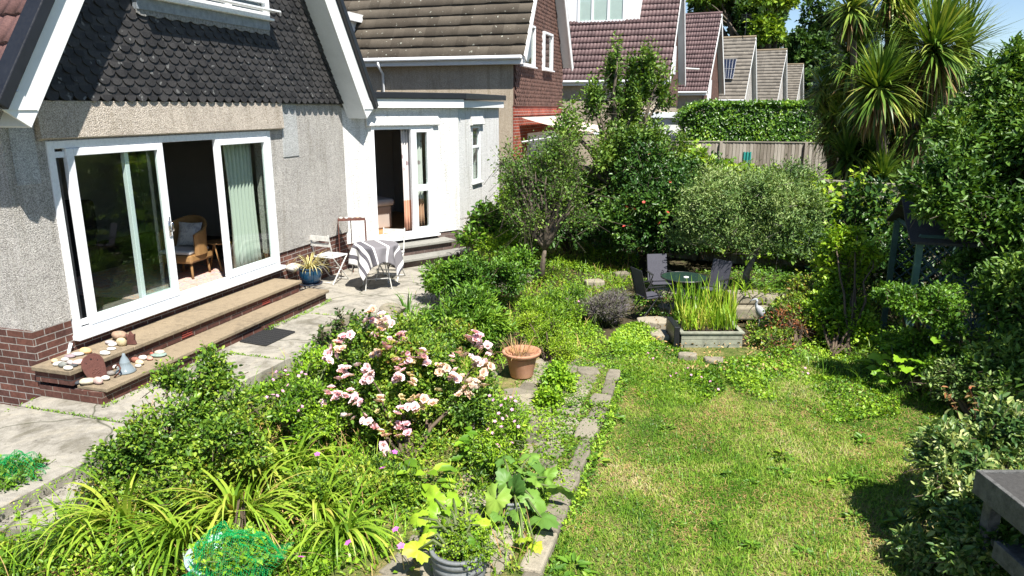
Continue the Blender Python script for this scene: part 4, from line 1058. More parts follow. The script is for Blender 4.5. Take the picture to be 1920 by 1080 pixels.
low_growth('lawn_clover', 'loose patches of clover and small weeds growing through the lawn', 'clover', [(1180, 780), (1640, 770), (1700, 860), (1700, 1090), (1030, 1090), (1090, 930)], 7000, .035, (.02, .015), 'leaf_mid', 61, 'rhomb', z=-.195, hmin=.0, f=2.5)

def tall_grass(name, label, pxpoly, n, L_, mat, seed, z=-.22, wd=.006):
    R = np.random.RandomState(seed); poly = [tuple(G(u, v, z)[:2]) for u, v in pxpoly]; x, y = scatter(poly, n, R)
    k = R.rand(n) < np.clip(vnoise(x * 2.2, y * 2.2, seed) * 2 - .5, .05, 1); x = x[k]; y = y[k]; n = len(x)
    V, F_ = blades_mesh(np.stack([x, y, 0 * x + z], 1), R.rand(n) * 6.28, L_ * (.5 + .8 * R.rand(n)), wd * (.6 + .8 * R.rand(n)), .9 + .6 * R.rand(n), .4 + 1.6 * R.rand(n), 5)
    tag(arrays_mesh(name, V, F_, M[mat], None, (0, 0, 0), True), label, 'grass', kind='stuff')
tall_grass('long_grass', 'fine green grass growing up through the near bed', bedA, 5000, .34, 'leaf_bright', 31)
tall_grass('long_grass', 'dry straw grass stems among the weeds of the near bed', bedA, 2600, .34, 'leaf_dry', 32)
tall_grass('long_grass', 'fine grass among the weeds behind the terracotta pot', bedB, 2600, .32, 'leaf_bright', 33)
tall_grass('long_grass', 'dry grass stems behind the terracotta pot', bedB, 1200, .3, 'leaf_dry', 34)
low_growth('weeds', 'weeds carpeting the far end of the stone path', 'weeds', [(1050, 600), (1120, 600), (1160, 690), (1165, 715), (1060, 690)], 4500, .08, (.03, .016), 'leaf_clover', 36, z=-.2, hmin=.0, f=3)
low_growth('weeds', 'weeds and fallen leaves on the shaded ground behind the glass table', 'weeds', [(1300, 515), (1600, 500), (1600, 565), (1480, 560), (1400, 545)], 5000, .25, (.05, .026), 'leaf_mid', 37, z=-.24, hmin=.02)
low_growth('weeds', 'weeds spilling in patches over the slabs and edging of the path', 'weeds', [(1000, 740), (1110, 660), (1175, 690), (1150, 800), (1060, 1000), (1010, 900)], 5200, .10, (.032, .018), 'leaf_clover', 38, z=-.14, hmin=-.04, f=3.2)
low_growth('weeds', 'weeds around the feet of the glass table', 'weeds', [(1190, 520), (1330, 530), (1270, 600), (1190, 590)], 2600, .07, (.034, .02), 'leaf_mid', 39, z=-.15, hmin=-.02, f=2.4)
tall_grass('long_grass', 'grass growing under the right-hand shrubs', [(1400, 600), (1700, 640), (1760, 760), (1700, 760), (1480, 690)], 1500, .28, 'leaf_mid', 35)

R = np.random.RandomState(77); x, y = scatter(glp, 26000, R); n = len(x)
k = R.rand(n) < np.clip(vnoise(x * 2.3, y * 2.3, 71) * 2.2 - .6, .06, 1); x = x[k]; y = y[k]; n = len(x)
V, F_ = blades_mesh(np.stack([x, y, 0 * x - .192], 1), R.rand(n) * 6.28, .05 * (.5 + .9 * R.rand(n)), .0035 + 0 * x, .05 + .3 * R.rand(n), .1 + .4 * R.rand(n), 2)
tag(arrays_mesh('lawn_thatch', V, F_, M['leaf_dry']), 'dead straw-coloured grass lying matted in the lawn', 'grass', kind='stuff')
x, y = scatter(glp, 30000, R); n = len(x); k = R.rand(n) < np.clip(vnoise(x * 3.1, y * 3.1, 72) * 3 - 1.6, 0, 1); x = x[k]; y = y[k]; n = len(x)
V, F_ = blades_mesh(np.stack([x, y, 0 * x - .2], 1), R.rand(n) * 6.28, .075 * (.5 + .8 * R.rand(n)), .005 + 0 * x, .5 + .9 * R.rand(n), .5 + 1.2 * R.rand(n), 3)
tag(arrays_mesh('lawn_tufts', V, F_, M['leaf_mid']), 'darker longer tufts of grass across the lawn', 'grass', kind='stuff')
def strip(a, b, w): 
    a = Vector(a); b = Vector(b); d = (b - a).normalized(); q = Vector((-d.y, d.x)) * w; return [tuple(a + q), tuple(b + q), tuple(b - q), tuple(a - q)]
def hp2(s, o): q = HM.p(s, o, 0); return (q.x, q.y)
for i, (a, b, w_, n_, h_) in enumerate(((hp2(-.293, .1), hp2(-.31, 1.6), .018, 260, .02), (hp2(1.64, .9), hp2(1.63, 1.75), .02, 160, .02), (hp2(3.425, .1), hp2(3.425, 2.2), .018, 260, .02), (hp2(2.5, .87), hp2(4.1, .87), .04, 420, .06), (hp2(-.1, .86), hp2(1.2, .86), .03, 220, .04), (hp2(-3, 1.66), hp2(.9, 1.75), .05, 700, .07), (hp2(-1.5, .03), hp2(-.1, .03), .03, 120, .03))):
    low_growth('weeds', 'small weeds and moss in the joints and edges of the patio slabs', 'weeds', strip(a, b, w_), n_, h_, (.026, .013), 'leaf_bright', 80 + i, z=-.002, hmin=.0, f=4, world=True)
eg = [tuple((PATH_B + pd * a + pn_ * o_)[:2]) for a, o_ in ((-1.5, .0), (L + .3, .0), (L + .3, .12), (-1.5, .12))]
low_growth('weeds', 'grass and weeds growing against the stone edging of the lawn', 'weeds', eg, 2600, .09, (.034, .014), 'leaf_mid', 90, z=-.2, hmin=.0, f=4, world=True)
# ================================================================ shrubs, flowers and trees of the garden
plant('rose_bush', 'leafy rose bush without open flowers, nearest the patio corner', 'bush', G(340, 935), [E(340, 810, 5.25, 95, 75), E(400, 715, 5.5, 45, 50), E(265, 850, 5.1, 60, 55), E(400, 830, 5.1, 80, 80), E(325, 725, 5.5, 32, 38), E(465, 780, 5.5, 45, 45)],
      'leaf_rose', 3000, (.040, .026), .17, 7, 21, r0=.014, gap=.68, gf=6, jag=.26, sprig=.2, shell=(.4, 1.03))
plant('rose_bush', 'low trailing rose with small pale flower heads spilling over the daylilies', 'bush', G(260, 985), [E(240, 925, 4.95, 95, 50), E(330, 930, 4.8, 70, 50)],
      'leaf_rose', 1300, (.032, .02), .15, 7, 22, r0=.01, gap=.4, gf=7, sprig=.15)
rb = plant('rose_bush', 'large rose bush covered in pale pink blooms beside the stone path', 'bush', G(770, 880), [E(690, 690, 6.5, 85, 75), E(770, 740, 6.3, 120, 100), E(860, 720, 6.5, 80, 90), E(790, 640, 6.8, 90, 45), E(740, 810, 6.0, 80, 55), E(660, 750, 6.2, 55, 50)],
      'leaf_rose', 4900, (.038, .024), .17, 7, 23, r0=.016, gap=.62, gf=5, jag=.26, sprig=.16, shell=(.4, 1.03), lump=3)
# blooms of the large rose: each cluster a part of the bush
def bloom_mesh(seed, faded):
    R = np.random.RandomState(seed); nf = R.randint(3, 7); P = []; D = []; N = []; L_ = []
    if seed % 4 == 3: nf = 1
    for i in range(nf):
        c = R.normal(size=3) * [.036, .036, .02]; ax = unit((R.normal(size=(1, 3)) * .5 + [0, -.3, 1]))[0]
        for ring, (kk_, el, ln) in enumerate(((7, .25, .040), (6, .75, .032), (5, 1.2, .022))):
            for j in range(kk_):
                a = 2 * math.pi * j / kk_ + ring; e1 = np.cross(ax, [1, .2, .1]); e1 /= np.linalg.norm(e1); e2 = np.cross(ax, e1)
                rad = e1 * math.cos(a) + e2 * math.sin(a)
                d = rad * math.cos(el) + ax * math.sin(el); P.append(c + rad * .004); D.append(d); N.append(ax * math.cos(el) - rad * math.sin(el) + R.normal(size=3) * .1); L_.append(ln * R.uniform(.8, 1.2))
    V, F_ = leaves_mesh(np.array(P), np.array(D), np.array(N), np.array(L_), np.array(L_) * 1.15, 'oval', .22, -.1)
    o = arrays_mesh('rose_bloom', V, F_, M['petal_faded' if faded else 'petal_pink'], None, (0, 0, 0)); o.parent = rb
    return o
def place_on(ells, u, v, lift=1.0):
    """where the view ray through a pixel first meets the clumps"""
    x, y, w = ray(u, v); O = np.array([0, 0, CAM_H]); d = np.array([x, y, w]); best = None
    for c, r in ells:
        r = np.array(r) * lift; o = (O - np.array(c)) / r; dd = d / r
        A = dd @ dd; B = 2 * o @ dd; C = o @ o - 1; q = B * B - 4 * A * C
        if q > 0:
            t_ = (-B - math.sqrt(q)) / (2 * A)
            if best is None or t_ < best: best = t_
    if best is None:
        c, r = min(ells, key=lambda e: abs(e[0][0] / e[0][1] - x / y)); best = c[1] / y - .1
    return Vector(O + d * best)
rose_ells = [E(690, 690, 6.5, 85, 75), E(770, 740, 6.3, 120, 100), E(860, 720, 6.5, 80, 90), E(790, 640, 6.8, 90, 45), E(740, 810, 6.0, 80, 55), E(660, 750, 6.2, 55, 50)]
protos = [bloom_mesh(100 + i, i >= 5 and i < 9) for i in range(14)]
protos[12].data.materials[0] = M['petal_spent']; protos[13].data.materials[0] = M['petal_spent']
blooms = [(623, 667, 0), (640, 655, 5), (650, 632, 0), (632, 640, 5), (688, 615, 2), (695, 603, 0), (718, 608, 6), (730, 600, 1), (712, 625, 2), (735, 632, 3), (745, 642, 1), (720, 650, 0), (702, 660, 6),
          (690, 700, 1), (680, 690, 2), (655, 700, 3), (692, 712, 0), (752, 660, 3), (766, 668, 0), (757, 678, 2), (745, 675, 5), (775, 680, 6), (730, 655, 5), (745, 705, 4), (740, 715, 3), (750, 695, 1),
          (768, 718, 5), (632, 738, 4), (628, 740, 1), (609, 757, 0), (670, 750, 4), (662, 745, 1), (678, 756, 0), (708, 752, 5), (650, 783, 0), (678, 790, 2), (697, 797, 1), (775, 745, 6), (770, 765, 2), (765, 750, 7),
          (758, 767, 0), (783, 770, 5), (800, 745, 6), (755, 812, 1), (718, 818, 5), (722, 850, 0), (855, 815, 1), (845, 670, 0), (848, 692, 3), (862, 655, 6), (880, 632, 1), (892, 645, 0), (905, 652, 2), (915, 660, 0), (888, 665, 3),
          (898, 675, 4), (915, 672, 2), (865, 668, 5), (862, 710, 5), (852, 705, 4), (895, 720, 6), (905, 712, 5), (875, 735, 6), (790, 765, 7), (825, 690, 6), (800, 673, 1), (785, 665, 5), (770, 700, 7), (820, 730, 7), (700, 585, 5), (680, 600, 3), (835, 685, 7), (905, 690, 6), (883, 797, 0), (758, 745, 7), (705, 770, 7), (640, 705, 1)]
for i, (u, v, k) in enumerate(blooms[:96]):
    k = k + 9 if (k < 3 and i % 3 == 0) else (12 if k == 7 else (13 if (k == 6 and i % 2) else k))
    o = protos[k] if not protos[k].get('used') else protos[k].copy()
    if o is not protos[k]: COL.objects.link(o); o.parent = rb
    protos[k]['used'] = 1
    p = place_on(rose_ells, u, v, 1.06)
    o.location = p - rb.location; o.rotation_euler = (rng.uniform(-.4, .3), rng.uniform(-.3, .3), rng.uniform(0, 6)); q = rng.uniform(.75, 1.2) * (.6 if k >= 12 else 1); o.scale = (q, q, q)
for p_o in protos:
    if not p_o.get('used'): bpy.data.objects.remove(p_o)
for o in rb.children:
    if 'used' in o: del o['used']
# strap-leaved clumps along the front of the bed
GD_ = 'daylily clumps along the front of the bed'
for i, (u, v, n, L_, az, lab) in enumerate(((235, 985, 60, .62, -1.9, 'arching yellow-green daylily clump spilling towards the bottom left slab'), (345, 1010, 70, .55, -1.6, 'daylily clump at the bottom edge, left of the green netting'),
        (450, 975, 80, .6, -1.4, 'daylily clump directly above the green netting'), (545, 880, 60, .5, -1.2, 'daylily clump between the flowerless rose and the pink rose'), (600, 960, 36, .42, -1.0, 'daylily clump right of the green netting'),
        (480, 900, 70, .55, -1.8, 'daylily clump in front of the broad-leaved seedling'), (150, 1010, 30, .4, -2.0, 'smallest daylily clump beside the lower slab'), (640, 1000, 40, .5, -.6, 'daylily clump left of the ribbed planter with yellowing leaves'))):
    strap('daylily', lab, 'plant', G(u, v, -.12), n + 26, L_ * 1.15, .029, 'leaf_daylily', 30 + i, (.4, 1.5), (1.0, 3.1), .10, GD_, 8, az=az, aspread=1.1)
strap('crocosmia', 'broad upright strap leaves at the left foot of the pink rose', 'plant', G(600, 860), 26, .5, .045, 'leaf_bright', 45, (.7, 1.4), (1.0, 2.4), .1)
strap('grass_tuft', 'fine grassy tuft beside the two garden rocks', 'grass', G(770, 590), 90, .42, .012, 'leaf_bright', 46, (.7, 1.5), (.7, 1.8), .12)
strap('agapanthus', 'strappy clump in the shade at the foot of the red-flowered bush', 'plant', G(1120, 478), 90, .6, .03, 'leaf_mid', 47, (.7, 1.4), (1., 2.), .2)
strap('lily_leaves', 'lily leaves sprouting at the patio edge near the bistro table', 'plant', G(768, 600, -.1), 24, .45, .03, 'leaf_mid', 48, (.9, 1.5), (.6, 1.6), .08)
# broad-leaved seedling
def broad(name, label, cat, base, n, H_, lsz, mat, seed, shape='oval', rad=.16, ncl=1, stem='stem_green', up=.45):
    R = np.random.RandomState(seed); base = Vector(base); r = thing(name, label, cat, base)
    a = R.rand(n) * 6.28; q = np.sqrt(R.rand(n)); h = H_ * (.35 + .65 * R.rand(n))
    P = np.array(base) + np.stack([np.cos(a) * q * rad, np.sin(a) * q * rad, h], 1)
    D = np.stack([np.cos(a), np.sin(a), up - .5 * q], 1); N = np.stack([-np.cos(a) * .25, -np.sin(a) * .25 - .15, 1 + 0 * a], 1) + R.normal(size=(n, 3)) * .18
    s_ = .6 + .6 * R.rand(n)
    V, F_ = leaves_mesh(P, D, N, lsz[0] * s_, lsz[1] * s_, shape); arrays_mesh('leaf', V, F_, M[mat], r)
    m = MB()
    for i in range(n):
        p = Vector(P[i]); m.tube([base + Vector((rng.uniform(-.02, .02), rng.uniform(-.02, .02), 0)), base.lerp(p, .5) + Vector((0, 0, .08 * H_)), p], [.007, .005, .004], 4)
    m.build('stem', M[stem], r, uv=False)
    return r
broad('seedling', 'young broad-leaved seedling poking out of the flowerless rose bush', 'plant', G(435, 900), 26, .62, (.13, .085), 'leaf_bright', 51, rad=.13)
broad('foxglove', 'rosette of broad pale leaves below the pink rose', 'plant', G(800, 940), 22, .28, (.14, .08), 'leaf_clover', 52, rad=.15)
broad('foxglove', 'light green broad-leaved plant right of the pink rose', 'plant', G(905, 880), 24, .34, (.12, .08), 'leaf_bright', 53, rad=.18)
plant('pink_geranium', 'sprawling green plant with tiny pink flowers left of the pink rose', 'plant', G(520, 800), [E(540, 745, 6.2, 90, 30), E(470, 770, 6.0, 50, 30), E(600, 790, 6.0, 45, 35)], 'leaf_clover', 1500, (.035, .022), .14, 6, 55, stem='stem_green', r0=.006)
plant('pink_geranium', 'loose plant with tiny pink flowers between the pink rose and the path', 'plant', G(950, 860), [E(955, 800, 5.7, 50, 55), E(925, 850, 5.5, 50, 40)], 'leaf_clover', 1300, (.035, .016), .14, 6, 56, stem='stem_green', r0=.006, gap=.5)
plant('weed_mound', 'feathery bright green mound at the bottom of the bed left of the ribbed planters', 'plant', G(660, 1085), [E(640, 1060, 4.35, 110, 35), E(560, 1075, 4.3, 70, 25)], 'leaf_bright', 2600, (.034, .009), .12, 8, 57, stem='stem_green', r0=.004)
plant('weed_mound', 'tangled green growth in the middle of the near bed', 'plant', G(620, 960), [E(650, 920, 5.1, 110, 40), E(760, 930, 5.1, 70, 40), E(850, 930, 5.2, 60, 40)], 'leaf_ground', 2600, (.04, .018), .14, 7, 58, stem='stem_green', r0=.004, gap=.55)
plant('mint', 'bright leafy plant between the lower rose leaves and the pink blooms', 'plant', G(560, 850), [E(590, 700, 6.9, 50, 40), E(640, 690, 6.8, 40, 40)], 'leaf_bright', 700, (.04, .025), .13, 6, 59, stem='stem_green', r0=.005)
def flowers(name, label, grp, pts, mat, size, h=0, kind=None, ells=None):
    """five-petalled flowers, one object each"""
    pr = None
    for i, (u, v) in enumerate(pts):
        if pr is None:
            a = np.arange(5) * 2 * math.pi / 5
            V, F_ = leaves_mesh(np.zeros((5, 3)), np.stack([np.cos(a), np.sin(a), .25 + 0 * a], 1), np.tile([0, 0, 1.], (5, 1)), np.full(5, size), np.full(5, size * .9), 'oval', .1, .1)
            m = MB(); m.tube([(0, 0, -.12), (.01, 0, -.06), (0, 0, 0)], .0018, 4)
            o = arrays_mesh(name, V, F_, M[mat], None, (0, 0, 0)); pr = o
            s_ = m.build('stalk', M['stem_green'], o, uv=False)
        else: o = copy_tree(pr)
        o.location = place_on(ells, u, v, 1.05) if ells else G(u, v, h)
        o.rotation_euler = (rng.uniform(-.5, .2) - .3, rng.uniform(-.4, .4), rng.uniform(0, 6))
        tag(o, label, 'flower', grp)
flowers('geranium_flower', 'tiny pink flower in the sprawling plant left of the pink rose', 'tiny pink flowers left of the rose',
        [(508, 700), (518, 697), (528, 702), (535, 695), (540, 703), (555, 700), (560, 705), (566, 698), (573, 702), (512, 712), (530, 733), (520, 742), (500, 745), (512, 740), (497, 743), (566, 762), (560, 770), (540, 722)], 'petal_mallow', .019, .2, ells=[E(540, 745, 6.2, 90, 34), E(470, 770, 6.0, 50, 34), E(600, 790, 6.0, 45, 35), E(540, 705, 6.4, 60, 15)])
flowers('geranium_flower', 'tiny pink flower of the loose plant by the path', 'tiny pink flowers between the rose and the path',
        [(918, 742), (925, 750), (940, 760), (948, 748), (955, 758), (960, 768), (935, 775), (942, 785), (950, 780), (965, 790), (972, 800), (928, 790), (940, 800), (915, 805), (924, 812), (945, 815), (960, 830), (938, 838), (932, 833), (925, 757), (958, 745), (966, 752)], 'petal_mallow', .017, .18, ells=[E(950, 790, 5.7, 60, 65), E(925, 850, 5.5, 50, 40), E(940, 755, 5.9, 40, 30)])
flowers('geranium_flower', 'tiny pale pink flower in the ground cover at the back of the lawn', 'tiny pale flowers at the back of the lawn',
        [(1215, 662), (1238, 688), (1250, 672), (1265, 690), (1268, 700), (1275, 695), (1260, 680), (1285, 700), (1296, 703), (1315, 707), (1332, 715), (1345, 720), (1347, 730), (1340, 728), (1225, 672), (1510, 690), (1505, 698), (1515, 700), (1257, 705), (1290, 690)], 'petal_mallow', .016, .06)
flowers('campion_flower', 'magenta flower in the low weeds of the near bed', 'magenta flowers in the near bed', [(740, 848), (717, 878), (595, 852), (742, 993), (752, 1024), (653, 1018), (565, 1045)], 'petal_magenta', .028, .16)
flowers('geranium_flower', 'tiny pink flower in the weeds behind the terracotta pot', 'tiny pink flowers behind the terracotta pot', [(1045, 545), (1055, 540), (1070, 548), (1078, 556), (1062, 560), (1085, 565), (1040, 552)], 'petal_mallow', .02, .15)

# shrubs behind the rose
plant('peony', 'dark green peony with pointed glossy leaves in front of the bare tree', 'bush', G(875, 660), [E(870, 600, 8.6, 80, 50), E(820, 615, 8.6, 45, 35), E(915, 620, 8.5, 40, 40)], 'leaf_mid', 2000, (.085, .022), .2, 7, 71, stem='stem_green', shape='oval', gap=.3, up=.6)
plant('leafy_shrub', 'rounded bright green shrub between the extension and the bare tree', 'bush', G(890, 560), [E(880, 515, 10.6, 62, 36), E(935, 525, 10.5, 60, 40), E(835, 535, 10.4, 38, 24), E(965, 500, 11.0, 36, 38)], 'leaf_mid', 3000, (.055, .03), .2, 7, 72, r0=.02, gap=.4, gf=4)
plant('spurge', 'yellow-green spurge with orange tips near the annex wall', 'bush', G(960, 480), [E(965, 448, 13.2, 50, 25), E(925, 462, 12.9, 30, 15)], 'leaf_bright', 1200, (.06, .02), .2, 7, 73, stem='stem_green')
plant('leafy_shrub', 'tall loose shrub with broad leaves standing before the white extension', 'bush', G(905, 470), [E(908, 418, 13.2, 22, 34), E(890, 445, 13.0, 28, 20), E(940, 430, 13.4, 26, 30)], 'leaf_mid', 420, (.10, .07), .25, 6, 74, gap=.5)
plant('yellow_shrub', 'small-leaved yellow-green shrub behind the terracotta pot', 'bush', G(1030, 690), [E(1030, 640, 8.5, 42, 38), E(990, 612, 8.8, 35, 25), E(1055, 665, 8.2, 25, 30)], 'leaf_lime', 2300, (.022, .013), .12, 8, 75, r0=.008, gap=.5, sprig=.15)
plant('weed_mound', 'fresh green plant hanging over the path below the terracotta pot', 'plant', G(1020, 740), [E(1045, 715, 7.4, 30, 25), E(1028, 752, 6.9, 20, 20)], 'leaf_bright', 900, (.045, .03), .12, 6, 76, stem='stem_green', r0=.004)
plant('lavender', 'grey-purple lavender bush at the end of the path', 'bush', G(1145, 605), [E(1140, 580, 10.0, 45, 25)], 'leaf_lavender', 2000, (.05, .008), .22, 7, 77, stem='stem_green', r0=.006, up=1.2, gap=.2)
plant('phlox', 'tall soft weeds with faint pink flowers left of the lavender', 'plant', G(1060, 610), [E(1060, 575, 10.2, 45, 35), E(1010, 590, 9.8, 40, 30)], 'leaf_clover', 1500, (.05, .014), .2, 7, 78, stem='stem_green', r0=.005, up=1.0, gap=.4)
plant('leafy_shrub', 'broad-leaved shrub against the fence behind the half-bare tree', 'bush', G(985, 470), [E(985, 330, 15.0, 40, 45), E(960, 400, 14.8, 30, 50), E(1010, 400, 14.6, 40, 55)], 'leaf_mid', 800, (.11, .08), .3, 6, 104, gap=.6)
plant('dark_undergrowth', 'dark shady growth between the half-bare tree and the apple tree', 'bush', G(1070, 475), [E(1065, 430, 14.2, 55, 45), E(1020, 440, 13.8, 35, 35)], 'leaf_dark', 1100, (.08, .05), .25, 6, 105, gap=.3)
# bare-twigged small tree
tb = G(1013, 535)
plant('small_tree', 'thin half-bare tree with grey twigs in front of the apple tree', 'tree', tb, [E(1010, 340, 12.4, 70, 75), E(980, 400, 12.2, 45, 50), E(1060, 390, 12.2, 50, 60), E(960, 330, 12.3, 30, 50), E(1040, 300, 12.4, 40, 50)],
      'leaf_apple', 2000, (.05, .03), .5, 5, 79, stem='bark', r0=.04, parts=('crown', 'trunk'), trunk_pts=[W(1017, 500, 12.2), W(1022, 465, 12.2)], nl=46, shell=(.3, 1.05), up=.9, low=-.9)
tb = G(1135, 470)
plant('apple_tree', 'tall apple tree with upright leafy shoots in front of the maroon roof', 'tree', tb, [E(1150, 280, 14.6, 85, 55), E(1090, 300, 14.2, 50, 50), E(1205, 260, 14.8, 42, 50), E(1165, 205, 14.8, 26, 50), E(1150, 135, 14.8, 9, 55), E(1213, 150, 14.8, 10, 58), E(1240, 180, 14.8, 15, 50), E(1110, 200, 14.6, 18, 45), E(1185, 130, 14.9, 9, 35),
      E(1160, 360, 14.4, 90, 50), E(1085, 370, 14.6, 50, 50), E(1075, 310, 14.8, 35, 45), E(1250, 290, 14.6, 35, 35), E(1060, 250, 14.2, 25, 50), E(1195, 190, 14.8, 20, 60)], 'leaf_apple', 4200, (.08, .046), .36, 6, 80, stem='bark', r0=.07, parts=('crown', 'trunk'),
      trunk_pts=[W(1130, 430, 14.4), W(1140, 390, 14.4), W(1150, 350, 14.4)], nl=26, gap=.7, gf=2.4, shell=(.35, 1.03), up=.8, sprig=.12, jag=.22)
rdb = [E(1270, 400, 13.2, 75, 65), E(1210, 380, 13.4, 50, 60), E(1240, 320, 14.0, 60, 40), E(1300, 330, 14.0, 50, 35), E(1170, 420, 13.4, 50, 50), E(1190, 330, 13.8, 35, 50)]
plant('quince_bush', 'dense dark bush dotted with red blooms left of the grey-leaved shrub', 'bush', G(1240, 478), rdb, 'leaf_rose_dark', 3000, (.07, .045), .28, 6, 81, stem='bark', r0=.05, gap=.6, gf=2.5, jag=.25)
flowers('red_bloom', 'small red bloom in the dense dark bush', 'red blooms in the dark bush', [(1256, 341), (1207, 379), (1175, 388), (1252, 398), (1170, 424), (1182, 422), (1218, 288), (1190, 392), (1237, 418)], 'petal_red', .034, 0, ells=rdb)
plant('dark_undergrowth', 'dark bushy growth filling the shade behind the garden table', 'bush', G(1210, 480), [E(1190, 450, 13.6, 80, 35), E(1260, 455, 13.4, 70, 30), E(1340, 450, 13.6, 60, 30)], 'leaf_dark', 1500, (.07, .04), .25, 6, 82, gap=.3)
olv = [E(1500, 325, 11.5, 22, 22), E(1330, 335, 11.8, 25, 18), E(1290, 440, 11.5, 35, 30), E(1520, 400, 10.7, 30, 40), E(1390, 390, 11.2, 100, 65), E(1320, 400, 11.2, 55, 55), E(1460, 400, 10.9, 70, 60), E(1400, 352, 11.9, 65, 30), E(1340, 365, 11.6, 45, 35), E(1490, 450, 10.5, 50, 45), E(1430, 455, 10.7, 50, 35), E(1480, 350, 11.4, 50, 35), E(1370, 450, 10.9, 40, 30)]
plant('grey_leaved_shrub', 'wide shrub with small silvery grey-green leaves above the garden table', 'bush', G(1395, 568), olv, 'leaf_olive', 6600, (.058, .019), .30, 8, 83, stem='grey_bark', r0=.045, gap=.58, gf=3, sprig=.2, jag=.28, shell=(.45, 1.04), trunk_pts=[W(1400, 510, 10.9), W(1420, 470, 10.9)])
plant('golden_shrub', 'upright shrub with bright yellow-green leaves right of the silvery shrub', 'bush', G(1590, 668), [E(1590, 500, 9.3, 48, 50), E(1580, 560, 9.2, 55, 50), E(1560, 610, 9.0, 45, 45), E(1600, 450, 9.4, 22, 28), E(1560, 460, 9.4, 16, 26), E(1620, 480, 9.2, 22, 25)], 'leaf_lime', 1300, (.062, .042), .16, 6, 84, r0=.016, gap=.4, sprig=.14)
plant('leafy_shrub', 'green bush at the foot of the bright golden shrub', 'bush', G(1560, 670), [E(1555, 590, 9.3, 60, 50), E(1600, 620, 8.9, 40, 45)], 'leaf_bright', 1500, (.05, .035), .16, 6, 85, r0=.014)
plant('berry_shrub', 'low shrub with reddish dry stems between the heron and the golden shrub', 'bush', G(1490, 660), [E(1480, 600, 9.4, 45, 45), E(1500, 560, 9.7, 35, 35), E(1450, 640, 9.0, 40, 28)], 'leaf_rose', 1400, (.045, .026), .2, 6, 86, r0=.012, gap=.55, sprig=.15)
plant('dry_weeds', 'brown dried flower stems at the right of the heron', 'plant', G(1500, 655), [E(1490, 610, 9.2, 40, 35), E(1460, 660, 8.8, 35, 20)], 'leaf_red', 330, (.05, .018), .2, 5, 87, gap=.5)
plant('clipped_shrub', 'low flat-topped rounded green shrub in front of the blue arbour', 'bush', G(1730, 690), [E(1690, 562, 7.5, 48, 28), E(1735, 575, 7.4, 60, 38), E(1775, 605, 7.3, 30, 35)], 'leaf_mid', 2300, (.04, .024), .13, 7, 88, r0=.015, gap=.2)
plant('dark_undergrowth', 'dark leafy growth under the flat-topped shrub', 'bush', G(1700, 740), [E(1700, 660, 7.9, 60, 45), E(1780, 690, 7.4, 60, 50)], 'leaf_mid', 1500, (.05, .03), .18, 6, 89, gap=.5)
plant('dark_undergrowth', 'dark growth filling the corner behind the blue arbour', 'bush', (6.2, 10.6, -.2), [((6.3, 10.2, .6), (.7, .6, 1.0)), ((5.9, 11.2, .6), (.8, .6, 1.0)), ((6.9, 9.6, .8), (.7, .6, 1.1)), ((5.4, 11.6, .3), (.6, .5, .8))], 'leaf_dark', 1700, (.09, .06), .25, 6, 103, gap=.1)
broad('acanthus', 'broad-leaved plant in the shade at the back right of the lawn', 'plant', G(1685, 730), 24, .45, (.2, .17), 'leaf_bright', 90, 'wavy', .25)
broad('hollyhock', 'single large lobed leaf and shoots beside the flat-topped shrub', 'plant', G(1745, 730), 9, .8, (.22, .2), 'leaf_clover', 91, 'wavy', .2)
broad('hosta', 'small broad-leaved weeds at the shaded right edge of the lawn', 'plant', G(1655, 705), 20, .22, (.13, .07), 'leaf_bright', 92, 'oval', .2)
# right-hand laurels and the dark shrubs below
lau = [E(1775, 385, 8.0, 45, 40), E(1885, 215, 8.6, 75, 90), E(1850, 300, 8.4, 110, 75), E(1800, 340, 8.2, 85, 60), E(1900, 400, 8.2, 110, 90), E(1840, 420, 8.0, 70, 55), E(1960, 300, 8.2, 100, 140), E(1905, 130, 8.7, 25, 45), E(1790, 265, 8.5, 40, 35)]
plant('laurel_tree', 'large glossy evergreen overhanging the right edge and the blue arbour', 'tree', G(2010, 700), lau, 'leaf_laurel', 7000, (.082, .038), .26, 6, 93, stem='bark', r0=.06, gap=.3, gf=3, parts=('crown', 'trunk'), nl=16, sprig=.1, jag=.22, up=.5)
plant('laurel_bush', 'dark evergreen bush below the overhanging laurel at the right edge', 'bush', G(1950, 820), [E(1920, 580, 7.3, 90, 100), E(1880, 690, 6.8, 80, 90), E(1960, 700, 6.6, 90, 110), E(1860, 500, 8.0, 70, 60)], 'leaf_laurel', 3600, (.075, .034), .22, 6, 94, gap=.35)
plant('flowering_shrub', 'loose shrub with pale tips in the gap left of the dark evergreen', 'bush', G(1830, 790), [E(1830, 660, 7.2, 50, 50), E(1790, 720, 6.8, 45, 45), E(1850, 740, 6.5, 40, 40)], 'leaf_olive', 900, (.045, .025), .17, 6, 95, gap=.55)
